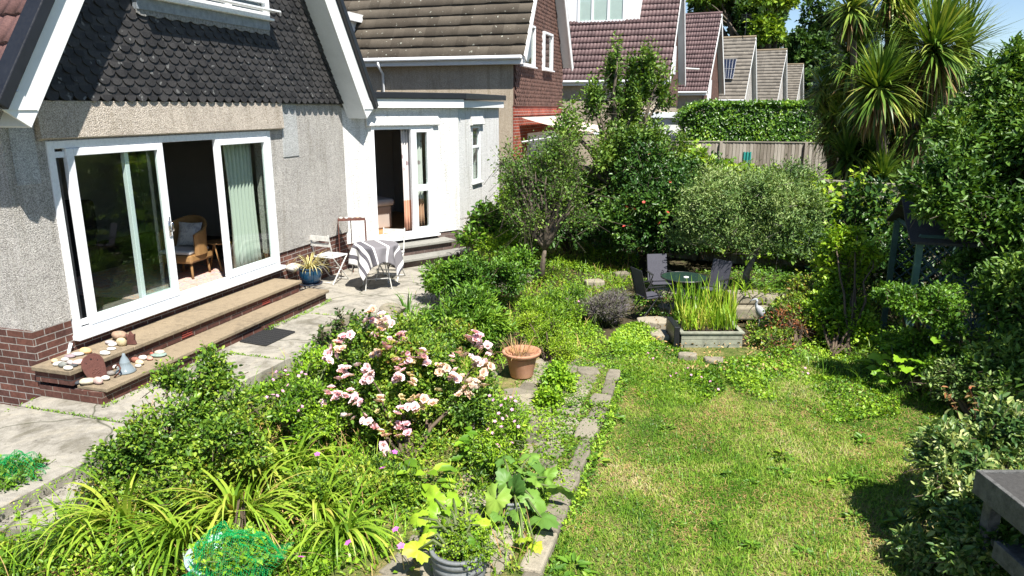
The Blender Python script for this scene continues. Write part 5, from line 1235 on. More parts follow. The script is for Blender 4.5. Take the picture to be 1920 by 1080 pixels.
# a tall evergreen just outside the frame on the right, unseen and added to shade that corner
plant('laurel_tree', 'unseen tall evergreen added beyond the right edge to shade that corner', 'tree', (6.6, 4.6, -.2), [((6.5, 4.9, 2.6), (1.3, 1.5, 1.3)), ((6.2, 6.0, 2.2), (1.0, 1.1, 1.2)), ((6.6, 3.8, 1.5), (1.0, 1.0, 1.0))], 'leaf_laurel', 3000, (.12, .06), .3, 6, 96, stem='bark', r0=.07, gap=.1, parts=('crown', 'trunk'))
var = [E(1745, 945, 4.6, 38, 42), E(1738, 1040, 4.25, 42, 45), E(1800, 865, 4.6, 75, 65), E(1860, 830, 4.8, 85, 55), E(1805, 950, 4.3, 60, 65), E(1870, 1000, 4.0, 75, 90), E(1900, 805, 4.9, 60, 40), E(1830, 1050, 3.9, 65, 50), E(1755, 850, 4.8, 30, 35)]
plant('variegated_shrub', 'cream-edged variegated evergreen at the bottom right of the lawn', 'bush', G(1830, 1090), var, 'leaf_variegated', 2700, (.060, .026), .16, 7, 97, gap=.6, gf=6, r0=.014, sprig=.16, jag=.25, shell=(.4, 1.03))
plant('laurel_bush', 'dark green bush under the variegated leaves beside the timber bench', 'bush', G(1900, 1100), [E(1860, 1040, 3.95, 80, 80), E(1900, 950, 4.2, 60, 70)], 'leaf_laurel', 1100, (.07, .035), .16, 6, 98, gap=.4)
for i, (u, v, du) in enumerate(((1800, 790, -35), (1828, 790, -12))):
    b_ = W(u, v, 4.9); tp = W(u + du, v - 65, 4.8)
    r_ = thing('red_shoot', ['left one of two young red shoots rising above the variegated shrub', 'right one of two young red shoots rising above the variegated shrub'][i], 'shoot', b_)
    m = MB(); m.tube([b_, b_.lerp(tp, .5) + Vector((.02, 0, .02)), tp], [.004, .003, .002], 5); m.build('stem', M['rust'], r_)
    R_ = np.random.RandomState(i); q = np.linspace(.35, 1, 9); P = np.array(b_) + (np.array(tp) - np.array(b_)) * q[:, None]
    D = unit(R_.normal(size=(9, 3)) + [0, 0, .5]); V, F_ = leaves_mesh(P, D, np.tile([0, -.3, 1.], (9, 1)), np.full(9, .045), np.full(9, .02)); arrays_mesh('leaf', V, F_, M['leaf_red'], r_)

# ================================================================ vine, hedge, palms, far trees
fA0 = Vector((-.45, 17.35, 0)); fA1 = Vector((8.2, 12.35, 0))
def on_fence(q, z, off=0):
    p = fA0.lerp(fA1, q); d = (fA1 - fA0).normalized(); n_ = Vector((d.y, -d.x, 0)); n_ = n_ if n_.y < 0 else -n_
    return p + n_ * off + Vector((0, 0, z))
vells = []
for i in range(16):
    q = .52 + .36 * i / 15; p = on_fence(q, 1.0 + .25 * math.sin(i * 1.7) - .2 * (i > 12), .25); vells.append((tuple(p), (.42, .3, .45)))
    if i % 2: p = on_fence(q, .3, .35); vells.append((tuple(p), (.45, .35, .5)))
plant('grape_vine', 'grape vine with large bright lobed leaves draped over the wooden fence', 'vine', on_fence(.75, -.2, .2), vells, 'leaf_vine', 1050, (.135, .13), .3, 4, 101, shape='lobed', stem='bark', r0=.02, gap=.15, spread=1.0, flat=.9, nl=16)
plant('grape_vine', 'young pale vine shoots on the fence behind the silvery shrub', 'vine', on_fence(.42, -.2, .2), [E(1290, 300, 14.6, 35, 22), E(1340, 320, 14.0, 35, 18), E(1235, 290, 15, 25, 20), E(1400, 330, 13.8, 30, 14)], 'leaf_vine', 330, (.12, .11), .3, 4, 102, shape='lobed', stem='bark', r0=.012)
# hedge: clipped block with a rounded end
R = np.random.RandomState(5); hq = thing('hedge', 'clipped evergreen hedge with a rounded left end behind the far fence', 'hedge', (8.6, 26.3, 0))
n = 26000
hx0, hx1, hz1 = 6.05, 11.4, 2.98
x = hx0 + (hx1 - hx0) * R.rand(n); face = R.rand(n)
y = np.where(face < .72, 25.6 + .18 * vnoise(x * 3, face * 40, 2) + .1 * R.rand(n), 25.6 + 1.6 * R.rand(n))
z = np.where(face < .72, .2 + (hz1 - .2) * R.rand(n), hz1 + .08 * R.rand(n))
e = np.clip((hx0 + .75 - x) / .75, 0, 1); z = np.where(face >= .72, hz1 - .75 * (1 - np.sqrt(np.clip(1 - e * e, 0, 1))), np.minimum(z, hz1 - .75 * (1 - np.sqrt(np.clip(1 - e * e, 0, 1))))); y = y + e * e * .6
z = z + .12 * (vnoise(x * 2.2, y * 2, 8) - .5) + .1 * (R.rand(n) < .1)
N = np.where((face < .72)[:, None], np.array([0, -1., .45]), np.array([0, -.2, 1.])) + R.normal(size=(n, 3)) * .45
D = np.cross(N, R.normal(size=(n, 3))); V, F_ = leaves_mesh(np.stack([x, y, z], 1), D, N, .08 + .07 * R.rand(n), .05 + .04 * R.rand(n), 'rhomb')
arrays_mesh('foliage', V, F_, M['leaf_hedge'], hq)
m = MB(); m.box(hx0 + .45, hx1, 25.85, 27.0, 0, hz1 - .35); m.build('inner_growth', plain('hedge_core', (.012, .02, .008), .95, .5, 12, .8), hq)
# cabbage palms
def palm(label, base, heads, seed, trunk_r=.11, group='cabbage palms behind the fence'):
    """heads: (pixel u, v, distance, leaf length, number)"""
    base = Vector(base); r = thing('cabbage_palm', label, 'palm tree', base, group); m = MB(); rg = random.Random(seed)
    for h_i, (u, v, Y, L_, n) in enumerate(heads):
        c = W(u, v, Y); mid = base.lerp(c, .5) + Vector((rg.uniform(-.2, .2), rg.uniform(-.1, .1), -.1 * (c - base).length * .4))
        if (c - base).length > .3: m.tube([base, base.lerp(mid, .5), mid, mid.lerp(c, .6), c], [trunk_r, trunk_r * .9, trunk_r * .8, trunk_r * .65, trunk_r * .55], 9)
        R = np.random.RandomState(seed * 7 + h_i)
        cc = R.rand(n); el = np.where(R.rand(n) < .72, 1.45 - 1.9 * cc ** 1.1, -.2 - R.rand(n) * 1.0)
        az = R.rand(n) * 6.283
        P = np.tile(np.array(c), (n, 1)) + R.normal(size=(n, 3)) * [.03, .03, .07]
        V, F_ = blades_mesh(P, az, L_ * (.75 + .35 * R.rand(n)), .042 + .018 * R.rand(n), el, .15 + R.rand(n) * np.where(el < .6, .9, .35), 6)
        arrays_mesh('leaf_head', V, F_, M['leaf_palm'], r, None, True)
        k = n // 3; P = np.tile(np.array(c) - [0, 0, .12], (k, 1)) + R.normal(size=(k, 3)) * [.04, .04, .08]
        V, F_ = blades_mesh(P, R.rand(k) * 6.283, L_ * (.5 + .4 * R.rand(k)), .035 + .015 * R.rand(k), -.5 - .9 * R.rand(k), .3 + .4 * R.rand(k), 4)
        arrays_mesh('dead_leaves', V, F_, M['leaf_palm_dead'], r, None, True)
    if m.v: m.build('trunk', M['bark'], r, smooth=True)
    return r
palm('tallest cabbage palm with the biggest spiky heads, right of centre of the palm group', W(1690, 330, 14.6) - Vector((0, 0, 1.3)), [(1752, 95, 14.2, 1.3, 480), (1648, 165, 13.8, 1.0, 420), (1700, 190, 14.6, 1.05, 320), (1725, 235, 14.4, .9, 260), (1700, 40, 15.2, 1.0, 260), (1805, 90, 15, 1.1, 260)], 3, .13)
palm('cabbage palm whose pale drooping head touches the top of the picture', W(1640, 330, 15.4) - Vector((0, 0, 1.3)), [(1598, 18, 15.2, .75, 260), (1605, 110, 15.6, .95, 320), (1640, 215, 15.0, 1.0, 320), (1670, -10, 15.4, 1.0, 200)], 4, .10)
palm('lower left cabbage palm with three small heads beside the hedge', W(1575, 330, 16) - Vector((0, 0, 1.2)), [(1546, 170, 16.2, .65, 240), (1560, 235, 16, .8, 300), (1600, 250, 15.5, .95, 320), (1575, 205, 16, .9, 280)], 5, .08)
palm('short cabbage palm drooping over the far wooden fence', W(1590, 345, 14.9) - Vector((0, 0, .6)), [(1590, 300, 14.8, .85, 280), (1630, 290, 14.6, .7, 240)], 6, .07)
palm('low fountain of spiky leaves just above the fence top', W(1652, 345, 13.9) - Vector((0, 0, .2)), [(1655, 335, 13.9, .75, 260)], 7, .05)
def big_tree(label, base, ells, n, lsz, mat, seed, r0=.35, twig=1.0):
    return plant('broadleaf_tree', label, 'tree', base, ells, mat, n, lsz, twig, 6, seed, stem='bark', r0=r0, shape='rhomb', group='tall trees behind the houses', parts=('crown', 'trunk'), gap=.8, gf=.55, shell=(.45, 1.04), nl=16, up=.3, jag=.25, low=-.9,
                 trunk_pts=[Vector(base) + Vector((.3, 0, 3))])
big_tree('dark round-crowned tree behind the row of roofs, left of the palms', W(1545, 205, 95), [E(1545, 60, 95, 60, 50), E(1500, 110, 92, 40, 45), E(1570, 130, 92, 50, 45), E(1530, 20, 96, 35, 25), E(1590, 70, 95, 40, 50), E(1540, 160, 90, 60, 40), E(1610, 140, 92, 45, 60)], 6500, (.62, .42), 'leaf_oak', 111)
big_tree('light and dark green tree above the solar panel roof', W(1390, 205, 75), [E(1390, 40, 74, 50, 40), E(1350, 15, 75, 45, 28), E(1410, 80, 73, 45, 30), E(1440, 20, 76, 35, 30), E(1370, 75, 75, 35, 30), E(1330, 5, 75, 30, 15)], 4200, (.5, .34), 'leaf_oak', 112)
big_tree('yellow-green treetop between the two dark trees', W(1435, 205, 70), [E(1440, 60, 70, 24, 26), E(1420, 50, 70, 15, 12), E(1460, 85, 70, 12, 10), E(1450, 0, 70, 30, 12), E(1330, 0, 74, 30, 10)], 1100, (.45, .3), 'leaf_oak_light', 113, .15)
plant('distant_trees', 'dark tree line glimpsed between the palms and the right edge', 'tree', W(1850, 230, 60), [E(1640, 160, 60, 60, 60), E(1700, 190, 58, 80, 50), E(1880, 215, 60, 90, 22), E(1960, 210, 60, 60, 25)], 'leaf_oak', 2000, (.5, .34), .8, 6, 114, shape='rhomb', r0=.2, parts=('crown', 'trunk'))
# ================================================================ fences
t = NT('fence_wood'); c = t.coord('Object'); g = t.geo()
n1 = t.noise(t.coord('Object', (14, 14, 1.2)), 2.5, 5, .7); n2 = t.noise(c, 1.2, 3, .5)
k = t.math('ADD', t.math('ADD', t.math('MULTIPLY', n1, .45), t.math('MULTIPLY', n2, .25)), t.math('MULTIPLY', g.outputs['Random Per Island'], .3))
M['fence_wood'] = t.done(t.pbr(t.ramp(k, [(.3, (.13, .11, .085)), (.5, (.25, .22, .18)), (.7, (.36, .33, .28))]), .9, t.bump(n1, .6, .01), 0, .2))
def fence(name, label, a, b, zt0, zt1, zb, post_every=2.4, bw=.115, seed=1):
    a = Vector(a); b = Vector(b); d = (b - a); L_ = d.length; d.normalize(); n_ = Vector((d.y, -d.x, 0)); R = random.Random(seed)
    r = thing(name, label, 'fence', (a.x, a.y, zb)); m = MB(); q = 0
    while q < L_:
        zt = zt0 + (zt1 - zt0) * q / L_ + R.uniform(-.008, .008); w_ = bw - .004; o0 = R.uniform(0, .006)
        p0 = a + d * q; p1 = a + d * min(L_, q + w_)
        P = [p0 + n_ * (o0 + .022), p1 + n_ * (o0 + .008), p1 - n_ * .002, p0 + n_ * (o0)]
        m.hexa([(p.x, p.y, zb) for p in P] + [(p.x, p.y, zt) for p in P]); q += bw
    m.build('board_panel', M['fence_wood'], r)
    m = MB()
    for f in (0, 1): pass
    P = [a + n_ * .05, b + n_ * .05, b - n_ * .05, a - n_ * .05]
    m.hexa([(P[0].x, P[0].y, zt0 + .012), (P[1].x, P[1].y, zt1 + .012), (P[2].x, P[2].y, zt1 + .012), (P[3].x, P[3].y, zt0 + .012)] + [(P[0].x, P[0].y, zt0 + .04), (P[1].x, P[1].y, zt1 + .04), (P[2].x, P[2].y, zt1 + .04), (P[3].x, P[3].y, zt0 + .04)])
    m.build('capping_rail', M['fence_wood'], r)
    k = int(L_ / post_every)
    for i in range(k + 1):
        p = a + d * (i * L_ / k); zt = zt0 + (zt1 - zt0) * i / k
        for sg in (1, -1) if False else (1,):
            m = MB(); c = p + n_ * .08 * (1 if n_.y < 0 else -1); m.box(c.x - .045, c.x + .045, c.y - .045, c.y + .045, zb, zt + .011); m.build('post', M['fence_wood'], r)
    return r
fence('wooden_fence', 'nearer wooden boundary fence, mostly hidden by shrubs and grape vine', fA0, fA1, 1.6, 1.46, -.26, seed=2)
fence('wooden_fence', 'grey weathered wooden fence in front of the clipped hedge', (4.2, 24.6, 0), (12.6, 24.2, 0), 1.76, 1.70, -.26, seed=3)
gp = thing('green_post', 'teal green ribbed post standing before the far wooden fence', 'post', W(1397, 330, 19.5))
q = W(1397, 330, 19.5); m = MB(); zt = W(1397, 286, 19.5).z
m.box(q.x - .10, q.x + .10, q.y - .03, q.y + .03, -.2, zt); [m.tube([(q.x + e, q.y - .045, -.2), (q.x + e, q.y - .045, zt + .02)], .028, 8) for e in (-.08, 0, .08)]
m.build('post_body', plain('teal_plastic', (.03, .26, .22), .45, .2, 6, .1), gp)

# ================================================================ patio things
t = NT('rubber_mat'); c = t.coord('Object'); 
M['rubber_mat'] = t.done(t.pbr((.018, .018, .018), .7, t.bump(t.noise(c, 60, 3), .5, .01)))
q0, q1, q2, q3 = [G(u, v, .012) for u, v in ((450, 640), (498, 648), (553, 622), (505, 614))]
m = MB(); nx_, ny_ = 14, 9
def bil(a, b): return (q0.lerp(q1, a)).lerp(q3.lerp(q2, a), b)
for i in range(nx_ + 1): m.tube([bil(i / nx_, 0), bil(i / nx_, 1)], .008, 4)
for j in range(ny_ + 1): m.tube([bil(0, j / ny_), bil(1, j / ny_)], .008, 4)
m.hexa([(p.x, p.y, .002) for p in (q0, q1, q2, q3)] + [(p.x, p.y, .008) for p in (q0, q1, q2, q3)])
tag(m.build('doormat', M['rubber_mat'], loc=(q0 + q2) / 2), 'black rubber grid doormat on the patio below the steps', 'doormat')

def pebble(label, u, v, z, ru, rv, col, rough=.75, flat=.7, seed=0, name='pebble', group='stones and finds on the doorsteps', cat='stone', ang=None, var=.25, lump=.08):
    """pixel centre and half-sizes; sits on a surface at height z"""
    ru *= 1.22; rv *= 1.2; R_ = random.Random(seed * 13 + 5); p = G(u, v + rv * .6, z); k = p.y / FPX
    a = ru * k * 1.02; c = max(.008, rv * k * .8); b = a * flat
    m = MB(); nu, nv = 14, 9; V = []; ph = [R_.uniform(0, 6) for _ in range(6)]
    for i in range(nv + 1):
        th = math.pi * i / nv
        for j in range(nu):
            f = 2 * math.pi * j / nu; w = 1 + lump * (math.sin(2 * f + ph[0]) * math.sin(th) + .7 * math.sin(3 * f + ph[1] + th * 2) * math.sin(th) + .5 * math.sin(th * 3 + ph[2]))
            V.append((a * w * math.sin(th) * math.cos(f), b * w * math.sin(th) * math.sin(f), c * w * math.cos(th)))
    FF = [(i * nu + j, (i + 1) * nu + j, (i + 1) * nu + (j + 1) % nu, i * nu + (j + 1) % nu) for i in range(nv) for j in range(nu)]
    ra = R_.uniform(-.5, .5) if ang is None else ang; ca, sa = math.cos(ra), math.sin(ra)
    V = [(x * ca - y * sa + p.x, x * sa + y * ca + p.y, z_ + z + c * .93) for x, y, z_ in V]
    m.add(V, FF); key = 'stone_%d_%d_%d' % tuple(int(q * 100) for q in col)
    o = m.build(name, plain(key, col, rough, var, 25, .35), loc=(p.x, p.y, z), smooth=True)
    return tag(o, label, cat, group)
PB = [
 ('orange-cream pebble at the far left end of the upper step against the brick pier', 103, 677, .34, 7, 5, (.62, .42, .24)), ('long white pebble at the left end of the upper step', 112, 682, .34, 10, 4, (.70, .66, .58)),
 ('mottled dark grey pebble at the left end of the upper step', 118, 684, .34, 7, 6, (.19, .20, .18)), ('flat white stone on the front corner of the upper step', 128, 690, .34, 9, 4, (.68, .64, .55)),
 ('small black pebble behind the flat white corner stone', 137, 686, .34, 7, 3, (.06, .065, .07)), ('pale pink pebble left of the rusty plate', 149, 679, .34, 10, 6, (.58, .42, .38)),
 ('grey streaked pebble between the mottled one and the pink one', 132, 680, .34, 7, 5, (.40, .37, .36)), ('mauve flat stone at the back of the pile on the upper step', 131, 668, .34, 8, 4, (.28, .22, .24)),
 ('light grey pebble at the back of the pile under the door sill', 146, 664, .34, 9, 4, (.42, .42, .43)), ('smooth peach-coloured stone just behind the rusty plate', 161, 658, .34, 10, 7, (.60, .40, .20)),
 ('pale grey pebble behind the long white one', 122, 674, .34, 7, 4, (.50, .48, .45)), ('bright white flat stone right of the rusty plate', 197, 662, .34, 9, 4, (.74, .73, .68)),
 ('small white stone nearer the brown boulder on the upper step', 209, 654, .34, 7, 3, (.72, .71, .67)), ('long white pebble in front of the brown boulder', 212, 646, .34, 8, 3, (.66, .65, .63)),
 ('violet-grey pebble left of the brown boulder', 206, 642, .34, 8, 4, (.40, .36, .36)), ('largest stone, a smooth brown boulder on the upper step', 225, 630, .34, 13, 10, (.33, .22, .15)),
 ('lumpy cream-yellow rock in front of the brown boulder', 229, 642, .34, 8, 9, (.52, .43, .25)),
 ('large cream oval pebble on the front of the lower step', 165, 715, .17, 12, 7, (.50, .44, .33)), ('pink and grey speckled stone on the lower step front', 185, 714, .17, 9, 8, (.50, .36, .32)),
 ('white stone between the speckled pink stone and the iron hook', 198, 709, .17, 8, 5, (.66, .63, .57)), ('black pebble left of the large oval pebble', 146, 717, .17, 7, 4, (.04, .045, .055)),
 ('round grey pebble at the foot of the rusty plate', 208, 700, .17, 7, 5, (.22, .20, .18)), ('little white stone between the rusty plate and the glass bell', 215, 688, .17, 6, 4, (.70, .68, .64)),
 ('reddish stone right of the glass bell', 254, 675, .17, 6, 6, (.34, .14, .10)), ('cream pebble right of the glass bell', 262, 680, .17, 7, 6, (.62, .50, .33)),
 ('white pebble behind the cream one on the lower step', 268, 671, .17, 7, 5, (.68, .64, .60)), ('tiny white pebble at the right foot of the glass bell', 259, 686, .17, 5, 3, (.70, .69, .66)),
 ('salmon pink pebble farther right on the lower step', 281, 672, .17, 6, 4, (.55, .30, .24)), ('flat greenish slate on the lower step, farthest right', 298, 665, .17, 14, 3, (.22, .30, .26)),
 ('rosy white stone lying on the greenish slate', 300, 660, .185, 8, 4, (.60, .45, .36)), ('small brick-red chip behind the salmon pebble', 285, 664, .17, 4, 4, (.38, .10, .07)),
 ('tan pebble beside the large oval pebble on the lower step', 160, 710, .17, 7, 4, (.42, .30, .14))]
for i, (lab, u, v, z, ru, rv, c) in enumerate(PB): pebble(lab, u, v, z, ru, rv, c, seed=i)
# rusty round-topped plate leaning on the upper step
p = G(187, 712, .17); ax = Vector((HM.d[0] * .8 + HM.n[0] * .3, HM.d[1] * .8 + HM.n[1] * .3, -.3)).normalized(); upv = Vector((-HM.n[0] * .12 - .10, -HM.n[1] * .12 - .10, .93)).normalized(); ax = (ax - upv * ax.dot(upv)).normalized(); nn_ = ax.cross(upv)
prof = [(-.075, 0), (-.10, .12), (-.105, .19), (-.09, .245), (-.055, .28), (0, .295), (.055, .28), (.09, .245), (.105, .19), (.10, .12), (.075, 0)]
prof = [(a * 1.05, b * .98) for a, b in prof]
m = MB(); m.extrude([p + ax * a + upv * b - nn_ * .006 for a, b in prof], [p + ax * a + upv * b + nn_ * .006 for a, b in prof])
po = m.build('iron_plate', M['rusty_red'], loc=p, bevel=.003)
tag(po, 'rusty round-topped iron plate leaning against the upper step', 'plate')
m = MB(); 
for (a, b, r_) in ((0, .235, .008), (-.055, .215, .004), (.055, .2, .004)): c = p + ax * a + upv * b + nn_ * .008 * (-1 if nn_.y > 0 else 1); m.tube([c, c + nn_ * .003], r_, 8)
m.build('rivet', M['dark_metal'], po)
m = MB(); nf = nn_ * (-1 if nn_.y > 0 else 1)
for (a, b) in ((-.03, .10), (-.01, .12), (.015, .115), (.03, .09), (.0, .085), (-.02, .075), (.02, .07)): c = p + ax * a + upv * b + nf * .006; m.tube([c - ax * .012, c + ax * .012 + upv * .006], .005, 5)
m.build('relief', M['rusty_red'], po)
# grey glass bell
p = G(236, 697, .17); t = NT('smoky_glass'); t.done(t.pbr((.20, .24, .26), .15, None, 0, .6)); MATS['smoky_glass'] = t.m
m = MB(); m.lathe(p, [(.10, 0), (.102, .012), (.085, .03), (.065, .07), (.05, .10), (.052, .108), (.046, .115), (.034, .15), (.018, .175), (.014, .2), (.006, .205)], 24)
tag(m.build('bell_ornament', M['smoky_glass'], loc=p, smooth=True), 'grey bell-shaped ornament standing on the lower step', 'ornament')
# small dark red jagged ornament and iron hook
p = G(246, 646, .34); m = MB(); m.extrude([p + Vector((a, -.01, b)) for a, b in ((-.05, 0), (-.035, .06), (-.05, .12), (-.02, .10), (0, .15), (.025, .11), (.05, .12), (.04, .05), (.055, 0))],
                                            [p + Vector((a, .03, b)) for a, b in ((-.05, 0), (-.035, .06), (-.05, .12), (-.02, .10), (0, .15), (.025, .11), (.05, .12), (.04, .05), (.055, 0))])
tag(m.build('tile_fragment', M['rusty_red'], loc=p, bevel=.006), 'jagged red-brown roof ornament fragment beside the brown boulder', 'ornament')
p = G(214, 708, .17); m = MB(); m.tube([p + Vector((.0, 0, 0)), p + Vector((.05, .02, .05)), p + Vector((.06, .03, .09)), p + Vector((.035, .05, .12)), p + Vector((0, .06, .10)), p + Vector((-.01, .06, .08))], .009, 6)
tag(m.build('iron_hook', M['rust'], loc=p, smooth=True), 'curved rusty iron hook next to the rusty plate', 'hook')
# white overflow pipe at the corner of the door
p = W(133, 643, 7.2); m = MB(); m.tube([p, p + Vector((-.02, -.03, -.1)), p + Vector((-.05, -.05, -.2))], .018, 8); m.build('overflow_pipe', M['white_plastic'], house, smooth=True)

# white bowl, blue pot with spider plant
p = G(551, 509, .34); m = MB(); m.lathe(p, [(.05, 0), (.09, .015), (.125, .05), (.125, .08), (.10, .11), (.05, .125), (.045, .12)], 24)
bw_ = m.build('ceramic_bowl', plain('patterned_china', (.62, .60, .56), .25, .3, 9, .02), loc=p, smooth=True); tag(bw_, 'squat white patterned china pot at the right end of the door sill', 'pot')
p = G(583, 533, .17); m = MB()
bp = thing('plant_pot', 'glazed blue plant pot on a dark saucer at the end of the lower step', 'plant pot', p)
m.lathe(p, [(.115, .02), (.15, .06), (.17, .15), (.165, .23), (.158, .25), (.172, .255), (.172, .275), (.15, .275), (.145, .24)], 28); m.build('pot', plain('blue_glaze', (.012, .05, .10), .12, .25, 5, .03, 0, .7), bp, smooth=True)
m = MB(); m.lathe(p, [(.14, 0), (.175, .005), (.185, .03), (.17, .03), (.14, .015)], 24); m.build('saucer', plain('dark_glaze', (.03, .035, .05), .25), bp, smooth=True)
m = MB(); m.lathe(p, [(.145, .235), (.1, .25), (.02, .255)], 16); m.build('potting_soil', M['soil'], bp)
leaf('leaf_spider', [(.28, .25, .12), (.42, .40, .2), (.5, .47, .28), (.16, .20, .07)], .3, .5, 4)
strap('spider_plant', 'dry-looking striped spider plant growing in the blue pot', 'plant', p + Vector((0, 0, .25)), 90, .40, .016, 'leaf_spider', 120, (.4, 1.5), (.8, 2.6), .05)

# bistro table with striped cloth
TC = (G(664, 545, 0) + G(708, 548, 0)) / 2 + Vector((.13, .30, 0)); TH = .72; TR = .33
bt = thing('bistro_table', 'small round folding bistro table under a grey striped cloth', 'table', TC)
m = MB(); m.lathe(TC, [(TR - .02, TH - .025), (TR, TH - .02), (TR, TH - .004), (.0, TH - .003)], 32); m.build('tabletop', M['old_white_metal'], bt)
for i in range(4):
    a = math.pi / 4 + i * math.pi / 2 + .3; b = a + 2.6 * (1 if i % 2 else -1)
    f = TC + Vector((math.cos(a) * .30, math.sin(a) * .30, 0)); g_ = TC + Vector((math.cos(a) * .16, math.sin(a) * .16, TH - .03))
    m = MB(); m.tube([f, f.lerp(g_, .5) + Vector((0, 0, .0)), g_], .009, 6); m.build('leg', M['old_white_metal'], bt)
m = MB(); pts = [TC + Vector((math.cos(math.pi / 4 + i * math.pi / 2 + .3) * .262, math.sin(math.pi / 4 + i * math.pi / 2 + .3) * .262, .18)) for i in range(4)]; m.tube(pts, .006, 5, closed=True); m.build('stretcher', M['old_white_metal'], bt)
t = NT('striped_cloth'); u = t.coord('UV'); sx = t.n('ShaderNodeSeparateXYZ'); t.l(u, sx.inputs[0])
W1, G1, D1 = (.74, .73, .71), (.19, .18, .19), (.12, .115, .13)
st_ = []
for a, b, cc in ((0, .07, W1), (.07, .12, D1), (.12, .20, W1), (.20, .25, D1), (.25, .29, W1), (.29, .38, D1), (.38, .405, W1), (.405, .56, G1), (.56, .59, W1), (.59, .76, G1), (.76, .79, W1), (.79, .92, G1), (.92, .97, W1), (.97, 1., D1)): st_ += [(a, cc)]
# a colour ramp with constant steps carries the woven stripes
col = t.ramp(sx.outputs[0], st_, 'CONSTANT'); wv = t.noise(t.coord('UV', (300, 300, 1)), 1, 2)
M['striped_cloth'] = t.done(t.pbr(t.mix(1.0, col, t.ramp(wv, [(.3, .85), (.7, 1.1)]), 'MULTIPLY'), .95, t.bump(wv, .3, .003), 0, .1))
n = 57; V = []; UVs = []; Lc = 1.32; rot = math.radians(28)
for j in range(n):
    for i in range(n):
        x = (i / (n - 1) - .5) * Lc; y = (j / (n - 1) - .5) * Lc * .92; r_ = math.hypot(x, y); a = math.atan2(y, x) + rot
        ex = max(0, r_ - TR - .008)
        if ex > 0:
            fold = math.sin(a * 9 + 1.1) * .035 * min(1, ex / .15) + math.sin(a * 4 + .4) * .02 * min(1, ex / .2)
            bend = min(ex, .03); rr_ = TR + .008 + bend * .8 + (ex - bend) * .12 + fold; z = TH + .006 - bend * .5 - (ex - bend) * .985
        else: rr_ = r_; z = TH + .006
        V.append(TC + Vector((rr_ * math.cos(a), rr_ * math.sin(a), z))); UVs.append((i / (n - 1), j / (n - 1)))
m = MB(); FF = [(j * n + i, j * n + i + 1, (j + 1) * n + i + 1, (j + 1) * n + i) for j in range(n - 1) for i in range(n - 1)]
m.add(V, FF); cl = m.build('tablecloth', M['striped_cloth'], loc=TC + Vector((0, 0, TH)), smooth=True, uv=False)
uv = cl.data.uv_layers.new(name='uv'); uv.data.foreach_set('uv', [c for f in FF for i in f for c in UVs[i]])
cl.modifiers.new('thickness', 'SOLIDIFY').thickness = .003
tag(cl, 'grey and white striped cloth hanging over the round bistro table', 'tablecloth')

def local(m, loc, rz, sc=1.0):
    """move a builder's verts from a thing's own frame into the world"""
    c, s_ = math.cos(rz), math.sin(rz); m.v = [(loc[0] + sc * (x * c - y * s_), loc[1] + sc * (x * s_ + y * c), loc[2] + z * sc) for x, y, z in m.v]; return m
def folding_chair(label, loc, rz, group='folding bistro chairs'):
    r = thing('folding_chair', label, 'chair', loc, group); mt = M['old_white_metal']
    def bld(m, nm, mat=mt, **k): local(m, loc, rz).build(nm, mat, r, **k)
    for y in (-.19, .19):
        m = MB(); m.tube([(-.22, y, 0), (.20, y, .44)], .011, 6); bld(m, 'leg')
        m = MB(); m.tube([(.22, y, 0), (-.17, y, .44), (-.27, y, .84)], .011, 6); bld(m, 'leg')
    m = MB(); m.tube([(-.2, -.19, .02), (-.2, .19, .02)], .008, 6); m.tube([(.2, -.19, .02), (.2, .19, .02)], .008, 6); m.tube([(0, -.19, .24), (0, .19, .24)], .008, 6); bld(m, 'stretcher')
    m = MB(); 
    for i in range(7): m.box(-.19 + i * .058, -.14 + i * .058, -.2, .2, .44, .455)
    bld(m, 'seat', M['white_paint'])
    m = MB(); m.box(-.275, -.26, -.2, .2, .74, .82); m.box(-.25, -.235, -.2, .2, .64, .70); bld(m, 'backrest')
    return r
folding_chair('white folding chair with an open slatted seat between the blue pot and the striped cloth', G(617, 530, 0) + Vector((.02, .12, 0)), 1.15)
folding_chair('white folding chair tucked behind the striped cloth at the extension steps', TC + Vector((.12, .62, 0)), -1.75)

# rusty iron console against the wall with stones on top
p = G(640, 518, 0); rk = thing('iron_stand', 'tall rusty iron stand against the white wall carrying a few stones', 'stand', p)
rx, ry = Vector((FA.d[0], FA.d[1], 0)) , Vector((-FA.n[0], -FA.n[1], 0)); zt = .97
rx = Vector((.97, .24, 0)); ry = Vector((-.24, .97, 0)); wd_, dp_ = .46, .26
for (a, b) in ((0, 0), (wd_, 0), (wd_, dp_), (0, dp_)): m = MB(); c = p + rx * a + ry * b; m.tube([c, c + Vector((0, 0, zt))], .011, 4); m.build('leg', M['rust'], rk)
m = MB(); q = [p + rx * a + ry * b for a, b in ((0, 0), (wd_, 0), (wd_, dp_), (0, dp_))]; m.hexa([(c.x, c.y, zt) for c in q] + [(c.x, c.y, zt + .02) for c in q]); m.build('top', M['rust'], rk)
m = MB(); c = p + rx * wd_ * .47 + ry * dp_; m.tube([c, c + Vector((0, 0, zt))], .010, 4); m.build('upright', M['rust'], rk)
